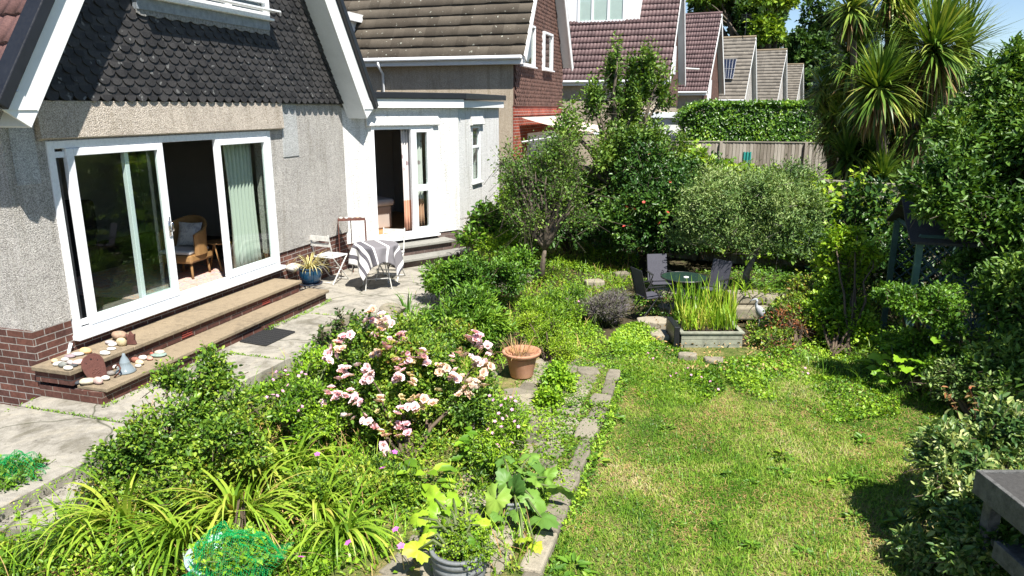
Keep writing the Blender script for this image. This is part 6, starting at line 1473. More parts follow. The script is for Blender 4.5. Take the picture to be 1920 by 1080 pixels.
for i, (a, lab, cc, s_) in enumerate(((.05, 'pale stone at the left end of the rusty stand', (.55, .52, .45), .035), (.14, 'white stone second from the left on the rusty stand', (.66, .63, .58), .03), (.24, 'grey stone in the middle of the rusty stand', (.35, .33, .3), .03), (.33, 'brownish stone right of the middle on the rusty stand', (.4, .3, .22), .03), (.42, 'pale grey stone at the right end of the rusty stand', (.5, .49, .46), .04))):
    c = p + rx * a + ry * .12; m = MB(); m.lathe(c + Vector((0, 0, zt + .02)), [(s_ * .6, 0), (s_, s_ * .3), (s_ * .9, s_ * .7), (s_ * .4, s_)], 10)
    tag(m.build('stone', plain('stand_stone_%d' % i, cc, .8, .25, 20, .3), loc=c + Vector((0, 0, zt + .02)), smooth=True), lab, 'stone', 'stones on the rusty stand')
# garden rocks at the edge of the patio
def rock(label, p, a, b, c, seed, name='rock', mat='rock', rz=0):
    R_ = np.random.RandomState(seed); nu, nv = 22, 13; V = []
    th, f = np.meshgrid(np.linspace(0, math.pi, nv + 1), np.linspace(0, 2 * math.pi, nu, endpoint=False), indexing='ij')
    P = np.stack([np.sin(th) * np.cos(f), np.sin(th) * np.sin(f), np.cos(th)], -1).reshape(-1, 3)
    for _ in range(9):
        n_ = unit(R_.normal(size=(1, 3)))[0]; dd = P @ n_; lim = R_.uniform(.55, .85); P = P - np.outer(np.maximum(dd - lim, 0), n_)
    P *= 1 + .06 * blob_noise(P, 6, seed)[:, None]
    P = P * [a, b, c]; cr, sr = math.cos(rz), math.sin(rz); P = np.stack([P[:, 0] * cr - P[:, 1] * sr, P[:, 0] * sr + P[:, 1] * cr, P[:, 2]], 1) + np.array(p) + [0, 0, c * .75]
    m = MB(); m.add(P, [(i * nu + j, (i + 1) * nu + j, (i + 1) * nu + (j + 1) % nu, i * nu + (j + 1) % nu) for i in range(nv) for j in range(nu)])
    return tag(m.build(name, M[mat], loc=p), label, 'rock', 'rocks in the garden')
rock('flat-topped sandstone rock at the patio edge behind the pink rose', G(741, 590, -.05), .23, .17, .11, 1)
rock('mossy pale rock just right of the flat-topped rock', G(783, 603, -.1), .16, .14, .10, 2)
rock('low grey rock under the mossy pale rock', G(790, 618, -.18), .2, .15, .07, 3)
for (u, v, h_, lab) in ((652, 668, .42, 'taller of two ivy-clad stone posts behind the pink rose'), (618, 672, .30, 'shorter ivy-clad stone post left of the taller one')):
    p = G(u, v, -.1); r = thing('stone_post', lab, 'stone post', p)
    m = MB(); m.hexa([(p.x - .075, p.y - .06, -.15), (p.x + .075, p.y - .06, -.15), (p.x + .075, p.y + .06, -.15), (p.x - .075, p.y + .06, -.15), (p.x - .055, p.y - .05, h_), (p.x + .06, p.y - .05, h_ + .02), (p.x + .055, p.y + .05, h_), (p.x - .06, p.y + .05, h_ - .01)])
    m.build('stone_block', M['rock'], r, bevel=.02)
    plant('ivy', 'ivy wrapped round the ' + ('taller' if h_ > .4 else 'shorter') + ' stone post', 'ivy', p, [((p.x, p.y + .03, h_ * .5), (.15, .14, h_ * .6)), ((p.x + .02, p.y, h_ * .2), (.2, .18, .16))], 'leaf_ivy', 170, (.045, .036), .12, 5, int(u), stem='stem_brown', r0=.005, gap=.5)

# terracotta pot with dried plant
p = G(978, 704, -.13); tp_ = thing('plant_pot', 'large terracotta pot with dried-up grass beside the path', 'plant pot', p)
t = NT('terracotta'); c = t.coord('Object'); n1 = t.noise(c, 5, 5, .6); sz = t.n('ShaderNodeSeparateXYZ'); t.l(c, sz.inputs[0])
colr = t.ramp(n1, [(.35, (.40, .19, .115)), (.65, (.52, .29, .19))]); M['terracotta'] = t.done(t.pbr(colr, .85, t.bump(n1, .2, .01), 0, .2))
m = MB(); m.lathe(p, [(.125, 0), (.13, .01), (.175, .24), (.18, .25), (.212, .255), (.222, .285), (.222, .30), (.195, .30), (.18, .25)], 36); m.build('pot', M['terracotta'], tp_, smooth=True)
m = MB(); m.lathe(p, [(.18, .235), (.1, .25), (.02, .26)], 16); m.build('potting_soil', plain('dry_soil', (.22, .13, .08), .95, .3, 20, .5), tp_)
strap('dry_grass', 'dried straw-coloured grass standing in the terracotta pot', 'plant', p + Vector((-.03, 0, .24)), 120, .22, .006, 'leaf_dry', 130, (.6, 1.5), (.3, 1.8), .14)
# two ribbed grey planters with courgettes
def ribbed(label, p, r_, h_):
    t_ = thing('ribbed_planter', label, 'plant pot', p, 'ribbed grey planters'); prof = [(r_ * .8, 0)]
    k_ = 5
    for i in range(k_): z = h_ * i / k_; rr = r_ * (.82 + .18 * i / k_); prof += [(rr, z + .004), (rr * 1.07, z + h_ / k_ * .3), (rr * 1.07, z + h_ / k_ * .7), (rr * 1.0, z + h_ / k_ - .004)]
    prof += [(r_ * 1.06, h_), (r_ * 1.06, h_ + .02), (r_ * .93, h_ + .02), (r_ * .9, h_ - .05)]
    m = MB(); m.lathe(p, prof, 36); m.build('pot', plain('grey_ribbed_plastic', (.17, .18, .185), .65, .3, 8, .15), t_, smooth=True)
    m = MB(); m.lathe(p, [(r_ * .92, h_ - .04), (r_ * .4, h_ - .03), (.02, h_ - .02)], 16); m.build('potting_soil', M['soil'], t_)
p1 = Vector((-.345, 4.12, -.24)); p2 = Vector((.0, 4.86, -.24))
ribbed('ribbed grey planter at the bottom edge with small yellow-green weeds', p1, .185, .30); ribbed('ribbed grey planter farther back beneath the darker courgette', p2, .135, .24)
def courgette(label, base, leaves, mat, seed, lz=.24):
    r = thing('courgette_plant', label, 'plant', base, 'courgette plants in ribbed planters'); R_ = np.random.RandomState(seed)
    P = []; D = []; L_ = []; m = MB(); base = Vector(base)
    for (u, v, Y, s_) in leaves:
        c = W(u, v, Y); P.append(c); d = (c - base); d.z = .15 * R_.normal(); d.normalize(); D.append(d); L_.append(lz * s_ * .78)
        m.tube([base, base.lerp(c, .55) + Vector((0, 0, .08)), c], [.012, .009, .006], 6)
    n = len(P); P = np.array([tuple(q) for q in P]); D = np.array([tuple(q) for q in D]); L_ = np.array(L_)
    N = np.tile([0, -.35, 1.], (n, 1)) + R_.normal(size=(n, 3)) * .28
    V, F_ = leaves_mesh(P - unit(D) * L_[:, None] * .35, D, N, L_ * 1.25, L_ * 1.25, 'wavy', droop=.25)
    arrays_mesh('leaf', V, F_, M[mat], r); m.build('stalk', M['stem_green'], r, smooth=True, uv=False)
courgette('courgette with yellowing lobed leaves in the nearest ribbed planter', p1 + Vector((0, 0, .3)), [(815, 935, 4.4, .8), (785, 970, 4.25, .7), (885, 965, 4.3, .8), (895, 1015, 4.1, .7), (850, 935, 4.4, .6), (835, 990, 4.2, .6), (865, 1040, 4.05, .5), (805, 990, 4.2, .6), (900, 985, 4.2, .6), (845, 955, 4.3, .75), (820, 965, 4.3, .7)], 'leaf_bright', 1, .23)
courgette('two bright yellow courgette leaves drooping over the nearest ribbed planter', p1 + Vector((-.05, -.05, .3)), [(785, 1030, 4.05, .8), (800, 1010, 4.1, .5)], 'leaf_courgette_yellow', 5, .25)
courgette('darker green courgette with silvery-veined leaves in the farther ribbed planter', p2 + Vector((0, 0, .22)), [(945, 860, 5.1, .8), (995, 855, 5.1, .8), (930, 935, 4.7, 1.0), (965, 925, 4.8, 1.0), (1010, 890, 5.0, 1.0), (1045, 915, 4.9, .95), (1015, 970, 4.6, 1.0), (990, 910, 4.9, .9), (975, 880, 5.0, .8), (1000, 935, 4.75, .9), (950, 905, 4.9, .8), (1025, 895, 5, .7), (970, 960, 4.65, .7), (1005, 900, 4.9, .8), (935, 965, 4.65, .6)], 'leaf_courgette', 2, .26)
courgette('pale yellow old courgette leaves hanging by the path edge', p2 + Vector((.05, -.1, .2)), [(980, 1010, 4.4, .8), (1003, 1020, 4.4, .6)], 'leaf_courgette_yellow', 3, .24)
plant('pot_weeds', 'tiny round-leaved yellow-green weeds filling the nearest ribbed planter', 'plant', p1 + Vector((0, 0, .26)), [(tuple(p1 + Vector((0, 0, .31))), (.2, .19, .09)), (tuple(p1 + Vector((.08, .05, .36))), (.1, .1, .09))], 'leaf_lime', 700, (.018, .016), .07, 6, 131, stem='stem_green', r0=.002)

# pale blue tub and the two bunches of green netting
p = Vector((-1.62, 4.02, -.24)); p = G(430, 1100, -.24)
m = MB(); m.lathe(p, [(.18, 0), (.20, .02), (.235, .24), (.25, .25), (.25, .27), (.225, .27), (.21, .1)], 36)
tag(m.build('plastic_tub', plain('pale_blue_plastic', (.42, .55, .58), .5, .15, 6, .05), loc=p, smooth=True), 'pale blue round plastic tub under green netting at the bottom edge', 'tub')
t = NT('green_net'); p_ = t.pbr((.005, .5, .13), .45, None, 0, .4); tr = t.n('ShaderNodeBsdfTranslucent'); tr.inputs[0].default_value = (.01, .45, .12, 1); mx = t.n('ShaderNodeMixShader'); mx.inputs[0].default_value = .35
t.l(p_.outputs[0], mx.inputs[1]); t.l(tr.outputs[0], mx.inputs[2]); M['green_net'] = t.done(mx)
def net(label, c, rx_, ry_, h_, seed, n=44):
    X, Y = np.meshgrid(np.linspace(-1, 1, n), np.linspace(-1, 1, n)); r_ = np.sqrt(X ** 2 + Y ** 2)
    wob = vnoise(X * 3 + 9, Y * 3 + 9, seed); wob2 = vnoise(X * 8 + 19, Y * 8 + 9, seed + 1)
    Z = h_ * np.clip(1.15 - r_ ** 2, 0, 2) * (.6 + .6 * wob) + .05 * wob2
    X2 = X * rx_ * (.85 + .35 * wob2) + .05 * wob; Y2 = Y * ry_ * (.85 + .35 * wob)
    V = np.stack([X2 + c[0], Y2 + c[1], Z + c[2]], -1).reshape(-1, 3); i, j = np.meshgrid(np.arange(n - 1), np.arange(n - 1)); b = (i * n + j).ravel()
    k = np.random.RandomState(seed).rand(len(b)) < .85; b = b[k]
    o = arrays_mesh('garden_netting', V, [np.stack([b, b + 1, b + n + 1, b + n], 1)], M['green_net'], None, c)
    w_ = o.modifiers.new('mesh', 'WIREFRAME'); w_.thickness = .0024; w_.use_even_offset = False
    tag(o, label, 'netting', 'crumpled green garden netting')
net('crumpled green netting over the tub at the bottom edge of the picture', G(430, 1070, .0), .27, .22, .26, 3, 46)
net('crumpled green netting on the patio at the left edge of the picture', G(15, 915, -.1), .26, .26, .26, 4)
plant('weed_clump', 'leafy weeds growing through the green netting at the left edge', 'plant', G(15, 930, -.15), [(tuple(G(10, 905, -.02)), (.28, .2, .14)), (tuple(G(50, 880, -.05)), (.14, .12, .08))], 'leaf_mid', 420, (.045, .022), .12, 6, 132, stem='stem_green', r0=.004)
plant('weed_clump', 'leafy weeds growing through the green netting over the tub', 'plant', G(430, 1090, -.1), [(tuple(G(430, 1075, -.0)), (.22, .18, .16)), (tuple(G(440, 1040, .0)), (.18, .14, .2))], 'leaf_bright', 500, (.035, .022), .12, 6, 133, stem='stem_green', r0=.004)
b_ = G(400, 1075, 0); m = MB()
for i in range(7): m.tube([b_ + Vector((rng.uniform(-.1, .3), rng.uniform(-.1, .1), 0)), W(455 + rng.uniform(-8, 8), 930 + rng.uniform(-5, 25), 4.6)], .004, 5)
tag(m.build('dead_stems', M['stem_brown'], loc=b_), 'bundle of dry brown stems leaning over the green netting', 'stems')

# ================================================================ trough with irises
x0, x1, y0, y1, z0, z1 = 2.22, 3.02, 8.92, 9.42, -.24, -.01
tr_ = thing('trough', 'weathered pale green wooden trough planted with bright strap leaves', 'planter', (2.62, 9.15, -.2))
wood = plain('grey_green_wood', (.26, .27, .21), .85, .3, 14, .4)
for i in range(3):
    m = MB(); za, zb = z0 + i * .077, z0 + (i + 1) * .077 - .006
    m.box(x0, x1, y0, y0 + .022, za, zb); m.box(x0, x1, y1 - .022, y1, za, zb); m.box(x0, x0 + .022, y0 + .022, y1 - .022, za, zb); m.box(x1 - .022, x1, y0 + .022, y1 - .022, za, zb); m.build('plank', wood, tr_)
m = MB(); m.box(x0 - .02, x1 + .02, y0 - .02, y0 + .035, z1, z1 + .022); m.box(x0 - .02, x1 + .02, y1 - .035, y1 + .02, z1, z1 + .022); m.box(x0 - .02, x0 + .035, y0 + .035, y1 - .035, z1, z1 + .022); m.box(x1 - .035, x1 + .02, y0 + .035, y1 - .035, z1, z1 + .022); m.build('rim', wood, tr_)
m = MB(); m.box(x0 + .022, x1 - .022, y0 + .022, y1 - .022, z0, z1 - .03); m.build('potting_soil', M['soil'], tr_)
m = MB(); m.box(x0 - .10, x0 - .022, y0 - .0, y1, z0, z1 + .09); tag(m.build('black_box', M['black_plastic'], loc=(x0 - .06, y0, z0), bevel=.01), 'narrow black plastic box standing against the left end of the trough', 'box')
def row_strap(name, label, xa, xb, ya, yb, z, n, L_, wd, mat, seed, el, curl):
    R_ = np.random.RandomState(seed); P = np.stack([xa + (xb - xa) * R_.rand(n), ya + (yb - ya) * R_.rand(n), np.full(n, z)], 1)
    V, F_ = blades_mesh(P, R_.rand(n) * 6.28, L_ * (.55 + .55 * R_.rand(n)), wd * (.7 + .5 * R_.rand(n)), el[0] + (el[1] - el[0]) * R_.rand(n), curl[0] + (curl[1] - curl[0]) * R_.rand(n) ** 2, 6)
    return tag(arrays_mesh(name, V, F_, M[mat], None, ((xa + xb) / 2, ya, z), True), label, 'plant')
row_strap('iris', 'short bright yellow-green strap leaves filling the trough', x0 + .04, x1 - .04, y0 + .05, y1 - .04, .02, 300, .34, .017, 'leaf_iris', 140, (1.0, 1.55), (.1, 1.2))
row_strap('iris', 'taller darker green iris leaves standing behind the trough', 2.35, 3.15, 9.65, 10.05, -.15, 170, .70, .026, 'leaf_iris', 141, (1.25, 1.55), (.05, .8))
row_strap('iris', 'drooping iris leaves under the silvery shrub', 3.3, 3.8, 10.3, 10.7, -.15, 60, .7, .028, 'leaf_bright', 142, (1.1, 1.5), (1., 2.6))
# heron statue and sandstone blocks
hp = G(1421, 612, -.18); he = thing('heron_statue', 'grey heron statue standing by the stones right of the trough', 'statue', hp)
lead_ = plain('statue_grey', (.34, .36, .38), .6, .2, 10, .2)
m = MB(); s_ = .95
pts = [(-.02, 0, .16), (-.01, 0, .2), (.0, 0, .26), (-.02, 0, .31), (-.05, 0, .355), (-.065, 0, .40), (-.05, 0, .44)]
m.tube([hp + Vector(p_) * s_ for p_ in [(.10, 0, .10), (.075, 0, .14), (.045, 0, .19), (.01, 0, .25), (-.02, 0, .29), (-.045, 0, .32), (-.055, 0, .36), (-.045, 0, .395), (-.055, 0, .42)]], [.006, .035, .058, .06, .045, .024, .017, .018, .02], 12)
m.build('body', lead_, he, smooth=True)
m = MB(); m.tube([hp + Vector((-.05, 0, .42)) * s_, hp + Vector((-.08, 0, .425)) * s_, hp + Vector((-.155, 0, .40)) * s_], [.02, .014, .002], 8); m.build('beak', lead_, he, smooth=True)
for y in (-.015, .02): m = MB(); m.tube([hp + Vector((.02, y, .2)) * s_, hp + Vector((.01, y, .1)) * s_, hp + Vector((.015, y, 0)) * s_], .006, 5); m.build('leg', lead_, he)
for (x, y, w_, d_, zz, h_, lab) in ((3.25, 10.15, .62, .35, -.2, .20, 'lower sandstone block of the low wall behind the heron'), (3.28, 10.28, .5, .35, .005, .15, 'upper left sandstone block of the low wall behind the heron'), (3.78, 10.25, .42, .35, -.2, .32, 'right-hand sandstone block of the low wall by the heron')):
    m = MB(); m.box(x, x + w_, y, y + d_, zz, zz + h_); tag(m.build('stone_block', M['rock'], loc=(x, y, zz), bevel=.03), lab, 'stone block', 'sandstone blocks behind the heron')
# ================================================================ glass table and sling chairs
gt = G(1284, 497, .58); gt = Vector((gt.x, gt.y, -.14)); gtab = thing('garden_table', 'round dark glass garden table under the silvery shrub', 'table', gt); gtab.scale = (.76, .76, .76)
t = NT('green_glass'); t.done(t.pbr((.02, .045, .035), .08, None, 0, .6)); M['green_glass'] = t.m
m = MB(); m.lathe(gt, [(.43, .70), (.44, .705), (.44, .715), (.0, .716)], 40); m.build('glass_top', M['green_glass'], gtab)
m = MB(); m.tube([gt + Vector((.445 * math.cos(i * math.pi / 16), .445 * math.sin(i * math.pi / 16), .705)) for i in range(32)], .014, 6, closed=True); m.build('rim', M['dark_metal'], gtab)
for i in range(4): a = .6 + i * math.pi / 2; m = MB(); m.tube([gt + Vector((.36 * math.cos(a), .36 * math.sin(a), .70)), gt + Vector((.22 * math.cos(a), .22 * math.sin(a), .35)), gt + Vector((.38 * math.cos(a), .38 * math.sin(a), 0))], .012, 6); m.build('leg', M['dark_metal'], gtab)
m = MB(); m.lathe(gt + Vector((.02, -.05, .545)), [(.035, 0), (.04, .004), (.03, .01)], 12); tag(m.build('white_dish', M['white_paint'], loc=gt + Vector((.02, -.05, .545))), 'tiny white dish on the dark glass garden table', 'dish')
def sling_chair(label, loc, rz):
    loc = Vector(loc); r = thing('garden_chair', label, 'chair', loc, 'grey sling garden chairs'); r.scale = (.70, .70, .70)
    def b_(m, nm, mat): local(m, loc, rz).build(nm, mat, r)
    for y in (-.26, .26):
        m = MB(); m.tube([(.24, y, 0), (.12, y, .36), (-.05, y, .62), (-.2, y, .62)], .013, 6); b_(m, 'leg', M['dark_metal'])
        m = MB(); m.tube([(-.28, y, 0), (.0, y, .34), (.22, y, .62)], .013, 6); b_(m, 'leg', M['dark_metal'])
        m = MB(); m.box(-.2, .22, y - .025, y + .025, .625, .645); b_(m, 'armrest', M['dark_metal'])
        m = MB(); m.tube([(.2, y * .88, .40), (-.2, y * .88, .38), (-.36, y * .88, .98)], .013, 6); b_(m, 'back_frame', M['dark_metal'])
    m = MB(); m.add([(.2, -.23, .405), (.2, .23, .405), (-.18, .23, .375), (-.18, -.23, .375), (.2, -.23, .412), (.2, .23, .412), (-.18, .23, .382), (-.18, -.23, .382)], [(0, 3, 2, 1), (4, 5, 6, 7), (0, 1, 5, 4), (1, 2, 6, 5), (2, 3, 7, 6), (3, 0, 4, 7)]); b_(m, 'seat', M['grey_sling'])
    m = MB(); P = [(-.2, -.23, .40), (-.2, .23, .40), (-.36, .23, 1.0), (-.36, -.23, 1.0)]; m.hexa(P + [(x + .008, y, z) for x, y, z in P]); b_(m, 'backrest', M['grey_sling'])
sling_chair('dark sling garden chair left of the glass table, seen from the side', Vector((gt.x - .52, gt.y - .08, -.14)), .35)
sling_chair('sunlit grey sling chair behind the glass table', Vector((gt.x - .2, gt.y + .7, -.14)), -1.45)
sling_chair('grey sling chair right of the glass table, half hidden by iris leaves', Vector((gt.x + .52, gt.y + .3, -.14)), -2.4)

# ================================================================ arbour
A_ = Vector((5.32, 9.8, -.3)); B_ = Vector((4.81, 8.3, -.3)); fr_ = (A_ - B_).normalized(); dp = Vector((fr_.y, -fr_.x, 0)); wdt = (A_ - B_).length; ez_ = 1.36; pz = 1.74; dd_ = .75
ar_ = thing('arbour', 'small teal-blue garden arbour with dark pitched roof and trellis sides', 'arbour', (A_ + B_) / 2)
teal = plain('teal_paint', (.075, .15, .12), .6, .2, 12, .2); tl = plain('trellis_blue', (.045, .085, .10), .7, .2, 10, .1)
def ap(s, o, z): q = B_ + fr_ * s + dp * o; return Vector((q.x, q.y, z))
for (s, o) in ((0, 0), (wdt, 0), (0, dd_), (wdt, dd_)):
    m = MB(); m.hexa([ap(s - .035, o - .035, -.3), ap(s + .035, o - .035, -.3), ap(s + .035, o + .035, -.3), ap(s - .035, o + .035, -.3), ap(s - .035, o - .035, ez_), ap(s + .035, o - .035, ez_), ap(s + .035, o + .035, ez_), ap(s - .035, o + .035, ez_)]); m.build('post', teal, ar_)
m = MB(); 
for (a, b) in (((0, 0), (wdt, 0)), ((0, dd_), (wdt, dd_)), ((0, 0), (0, dd_)), ((wdt, 0), (wdt, dd_))): m.tube([ap(*a, ez_ + .02), ap(*b, ez_ + .02)], .03, 4)
m.build('top_rail', teal, ar_)
def trellis(P, Q, z0, z1):
    m = MB(); L_ = (Q - P).length; d = (Q - P).normalized(); H_ = z1 - z0; st = .17; k = -int(H_ / st) - 1
    while k * st < L_:
        for sg in (1, -1):
            pts = []
            a = k * st if sg > 0 else k * st + H_
            t0 = max(0, -a if sg > 0 else a - L_); t1 = min(H_, (L_ - a) if sg > 0 else a)
            if t1 - t0 > .05: m.tube([P + d * (a + sg * t0) + Vector((0, 0, z0 + t0 - P.z)), P + d * (a + sg * t1) + Vector((0, 0, z0 + t1 - P.z))], .010, 4)
        k += 1
    return m
trellis(ap(0, 0, 0), ap(0, dd_, 0), .1, ez_).build('trellis', tl, ar_); trellis(ap(wdt, 0, 0), ap(wdt, dd_, 0), .1, ez_).build('trellis', tl, ar_); trellis(ap(0, dd_, 0), ap(wdt, dd_, 0), .1, ez_).build('trellis', tl, ar_)
roofm = plain('felt', (.055, .053, .05), .9, .25, 40, .5); e_ = .12; sm = wdt / 2
m = MB()
for (sa, sb) in ((-e_, sm), (wdt + e_, sm)):
    P = [ap(sa, -.12, ez_ - .05), ap(sa, dd_ + .12, ez_ - .05), ap(sb, dd_ + .12, pz), ap(sb, -.12, pz)]; mid = [ap(sa * .5 + sb * .5, -.12, (ez_ + pz) / 2 - .07), ap(sa * .5 + sb * .5, dd_ + .12, (ez_ + pz) / 2 - .07)]
    m.hexa([P[0], P[1], mid[1], mid[0]] + [q + Vector((0, 0, .03)) for q in (P[0], P[1], mid[1], mid[0])]); m.hexa([mid[0], mid[1], P[2], P[3]] + [q + Vector((0, 0, .03)) for q in (mid[0], mid[1], P[2], P[3])])
m.build('roof', roofm, ar_)
m = MB(); m.extrude([ap(.12, .1, .12), ap(wdt - .12, .1, .12), ap(wdt - .12, dd_ - .1, .12), ap(.12, dd_ - .1, .12)], [ap(.12, .1, .16), ap(wdt - .12, .1, .16), ap(wdt - .12, dd_ - .1, .16), ap(.12, dd_ - .1, .16)]); m.build('seat', teal, ar_)

# ================================================================ timber potting bench at the lower right
pbn = thing('potting_bench', 'weathered grey timber bench with felted top at the lower right corner', 'bench', (3.3, 3.3, -.25)); gw = plain('grey_timber', (.11, .11, .105), .9, .45, 16, .7)
m = MB(); m.box(2.86, 4.1, 2.6, 3.93, .685, .70); m.build('felt_top', roofm, pbn)
m = MB(); m.box(2.83, 2.859, 2.6, 3.96, .56, .712); m.box(2.86, 4.1, 3.931, 3.96, .56, .712); m.build('edge_board', gw, pbn, bevel=.004)
m = MB(); m.box(2.88, 4.1, 2.6, 3.80, .30, .34); m.build('shelf', gw, pbn, bevel=.004)
m = MB(); m.box(2.84, 2.87, 2.6, 3.72, .27, .38); m.build('shelf_board', gw, pbn, bevel=.004)
for (x, y) in ((2.9, 2.7), (2.9, 3.86), (4.0, 3.86), (4.0, 2.7)): m = MB(); m.box(x - .035, x + .035, y - .035, y + .035, -.25, .68); m.build('leg', gw, pbn)

# ================================================================ things inside the two open doors
FLR = .46
wc = Vector((*HM.p(3.25, -.95, 0)[:2], FLR)); wk = thing('wicker_chair', 'golden wicker armchair just inside the patio door', 'chair', wc)
t = NT('wicker'); c = t.coord('Object'); wv = t.n('ShaderNodeTexWave'); wv.inputs['Scale'].default_value = 22; wv.inputs['Distortion'].default_value = .6; t.l(c, wv.inputs[0]); wv.bands_direction = 'Z'
M['wicker'] = t.done(t.pbr(t.ramp(wv.outputs[1], [(.2, (.20, .10, .035)), (.8, (.48, .28, .10))]), .6, t.bump(wv.outputs[1], .8, .01)))
rz = -math.radians(100)
def bw2(m, nm, mat, **k): return local(m, wc, rz).build(nm, M[mat] if isinstance(mat, str) else mat, wk, **k)
m = MB(); m.box(-.26, .28, -.27, .27, .24, .36); bw2(m, 'seat_frame', 'wicker', bevel=.03)
V = []; ns = 19
for i in range(ns):
    a = math.radians(-115 + 230 * i / (ns - 1)); hgt = .60 + .24 * math.cos(a / 2 * 1.2) ** 2; x = -.29 * math.cos(a) ; y = .30 * math.sin(a); x = x * 1.0 + (.05 if abs(a) > 1.6 else 0)
    V.append([(x, y, .34), (x * 1.04, y * 1.04, hgt), (x * .93, y * .93, hgt), (x * .9, y * .9, .34)])
m = MB(); m.add([p_ for q in V for p_ in q], [(i * 4 + j, (i + 1) * 4 + j, (i + 1) * 4 + (j + 1) % 4, i * 4 + (j + 1) % 4) for i in range(ns - 1) for j in range(4)] + [(0, 1, 2, 3), (ns * 4 - 4, ns * 4 - 1, ns * 4 - 2, ns * 4 - 3)]); bw2(m, 'backrest', 'wicker', smooth=False)
m = MB(); m.tube([(q[1][0] * .985, q[1][1] * .985, q[1][2]) for q in V], .022, 8); bw2(m, 'rim', 'wicker', smooth=True)
for (x, y) in ((.22, .22), (.22, -.22), (-.2, .2), (-.2, -.2)): m = MB(); m.tube([(x, y, .26), (x * 1.08, y * 1.08, 0)], .018, 8); bw2(m, 'leg', 'wicker', smooth=True)
cush = plain('cream_cushion', (.62, .60, .56), .9, .06, 9, .1)
m = MB(); m.box(-.22, .26, -.24, .24, .362, .42); o = local(m, wc, rz).build('seat_cushion', cush, loc=wc + Vector((0, 0, .36)), bevel=.025); tag(o, 'flat pale seat cushion on the wicker armchair', 'cushion')
V = []; kk_ = 11
for s__ in (1, -1):
    for i in range(kk_):
        for j in range(kk_):
            a, b = i / (kk_ - 1) * 2 - 1, j / (kk_ - 1) * 2 - 1; th_ = .07 * (1 - a ** 4) * (1 - b ** 4); pin = 1 - .06 * (1 - abs(a)) * abs(b) ; x = -.13 + s__ * th_ - .06 * b; V.append((x, a * .19 * (1 - .08 * (1 - b * b)), .60 + b * .17 * (1 - .08 * (1 - a * a))))
FF = [(s__ * kk_ * kk_ + i * kk_ + j, s__ * kk_ * kk_ + (i + 1) * kk_ + j, s__ * kk_ * kk_ + (i + 1) * kk_ + j + 1, s__ * kk_ * kk_ + i * kk_ + j + 1) for s__ in (0, 1) for i in range(kk_ - 1) for j in range(kk_ - 1)]
t = NT('printed_cushion'); c = t.coord('Object'); n1 = t.noise(c, 14, 3, .5, 1.2); M['printed_cushion'] = t.done(t.pbr(t.ramp(n1, [(.5, (.64, .62, .58)), (.56, (.40, .38, .38)), (.62, (.64, .61, .57))]), .9))
m = MB(); m.add(V, FF); o = local(m, wc, rz).build('scatter_cushion', M['printed_cushion'], loc=wc + Vector((0, 0, .45)), smooth=True); tag(o, 'square printed cushion propped in the wicker armchair', 'cushion')
# low bamboo side table seen through the right pane
p = Vector((*HM.p(3.75, -.75, 0)[:2], FLR)); s_t = thing('side_table', 'small bamboo side table behind the right door pane', 'table', p)
m = MB(); m.lathe(p, [(.2, .42), (.21, .43), (.2, .445), (0, .446)], 20); m.build('tabletop', M['wicker'], s_t)
for i in range(3): a = i * 2.09 + .4; m = MB(); m.tube([p + Vector((.16 * math.cos(a), .16 * math.sin(a), .42)), p + Vector((.2 * math.cos(a + .5), .2 * math.sin(a + .5), 0))], .012, 6); m.build('leg', M['wicker'], s_t)
# dark armchair deep in the room
p = Vector((*HM.p(3.2, -3.2, 0)[:2], FLR)); s_a = thing('armchair', 'dark armchair with a pale cushion deep in the shaded room', 'armchair', p); dk = plain('dark_upholstery', (.03, .028, .03), .9)
m = MB(); m.box(p.x - .35, p.x + .35, p.y - .35, p.y + .35, FLR, FLR + .42); m.build('seat', dk, s_a, bevel=.05); m = MB(); m.box(p.x - .35, p.x + .35, p.y + .2, p.y + .42, FLR + .42, FLR + 1.0); m.build('backrest', dk, s_a, bevel=.06)
for e in (-1, 1): m = MB(); m.box(p.x + e * .35 - .07, p.x + e * .35 + .07, p.y - .35, p.y + .2, FLR + .3, FLR + .62); m.build('armrest', dk, s_a, bevel=.04)
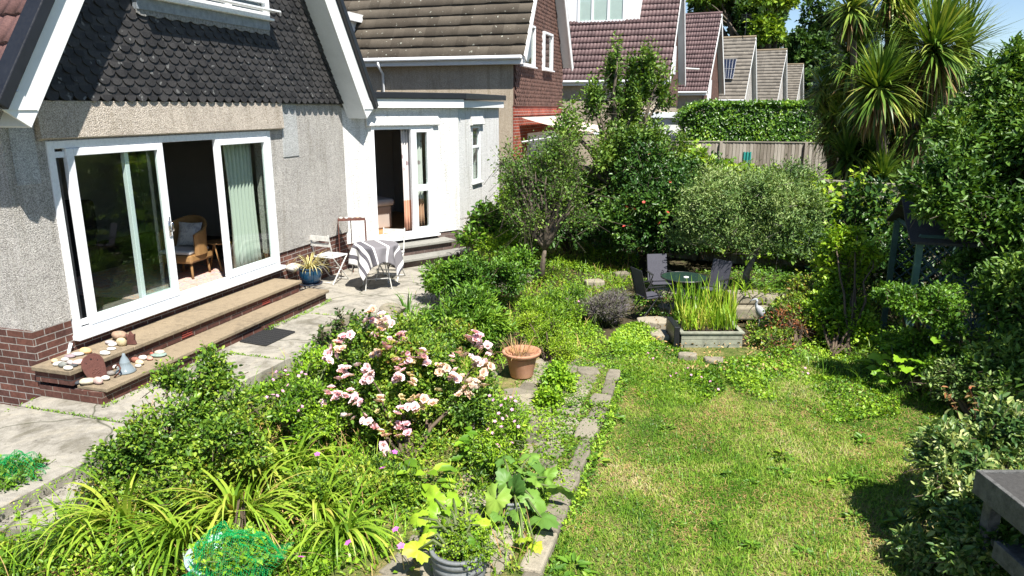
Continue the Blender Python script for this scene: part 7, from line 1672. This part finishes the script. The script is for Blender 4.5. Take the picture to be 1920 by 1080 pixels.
# bedroom of the extension: bed, dark cushions, patterned curtain
bd = FA.p(.8, -1.9, .45); bed = thing('bed', 'bed with white and grey covers in the room of the extension', 'bed', bd)
m = MB(); m.fbox(FA, -.03, 1.55, -3.1, -1.05, .46, .92); m.build('bed_base', plain('bed_valance', (.40, .34, .30), .9, .06), bed, bevel=.03)
m = MB(); m.fbox(FA, -.03, 1.6, -3.12, -1.0, .921, 1.06); m.build('duvet', plain('duvet_white', (.5, .5, .52), .9, .05), bed, bevel=.05)
for i, (s_, lab) in enumerate(((.30, 'dark patterned cushion on the bed, left one'), (.55, 'dark patterned cushion on the bed, right one'))):
    m = MB(); m.hexa([FA.p(s_, -1.9, 1.061), FA.p(s_ + .26, -1.95, 1.061), FA.p(s_ + .26, -2.07, 1.061), FA.p(s_, -2.02, 1.061), FA.p(s_, -2.0, 1.36), FA.p(s_ + .26, -2.05, 1.36), FA.p(s_ + .26, -2.12, 1.36), FA.p(s_, -2.07, 1.36)])
    tag(m.build('cushion', plain('olive_black_%d' % i, (.05, .05, .03), .9, .6, 12), loc=FA.p(s_, -1.95, 1.06), bevel=.04), lab, 'cushion', 'dark cushions on the bed')
t = NT('patterned_curtain'); u = t.coord('Object'); sx = t.n('ShaderNodeSeparateXYZ'); t.l(u, sx.inputs[0]); n1 = t.n('ShaderNodeTexVoronoi'); n1.inputs['Scale'].default_value = 6; t.l(u, n1.inputs[0])
c1_ = t.ramp(n1.outputs['Distance'], [(.22, (.34, .26, .27)), (.27, (.66, .62, .60))]); c2_ = t.ramp(t.math('MULTIPLY', sx.outputs[2], .4), [(.24, (.62, .33, .22)), (.25, (.7, .7, .7))], 'CONSTANT')
M['patterned_curtain'] = t.done(t.pbr(t.mix(t.ramp(t.math('MULTIPLY', sx.outputs[2], .4), [(.24, 0.), (.25, 1.)], 'CONSTANT'), c2_, c1_), .9))
curtain('curtain', 'patterned curtain with a terracotta hem in the doorway of the extension', FA, 1.28, 1.46, -.16, .5, 2.5, M['patterned_curtain'], .03, 3)
curtain('curtain', 'patterned curtain behind the narrow glazed door leaf of the extension', FA, 1.54, 1.76, -.18, .5, 2.5, M['patterned_curtain'], .03, 3)
print('LEAVES', LEAF_COUNT[0])
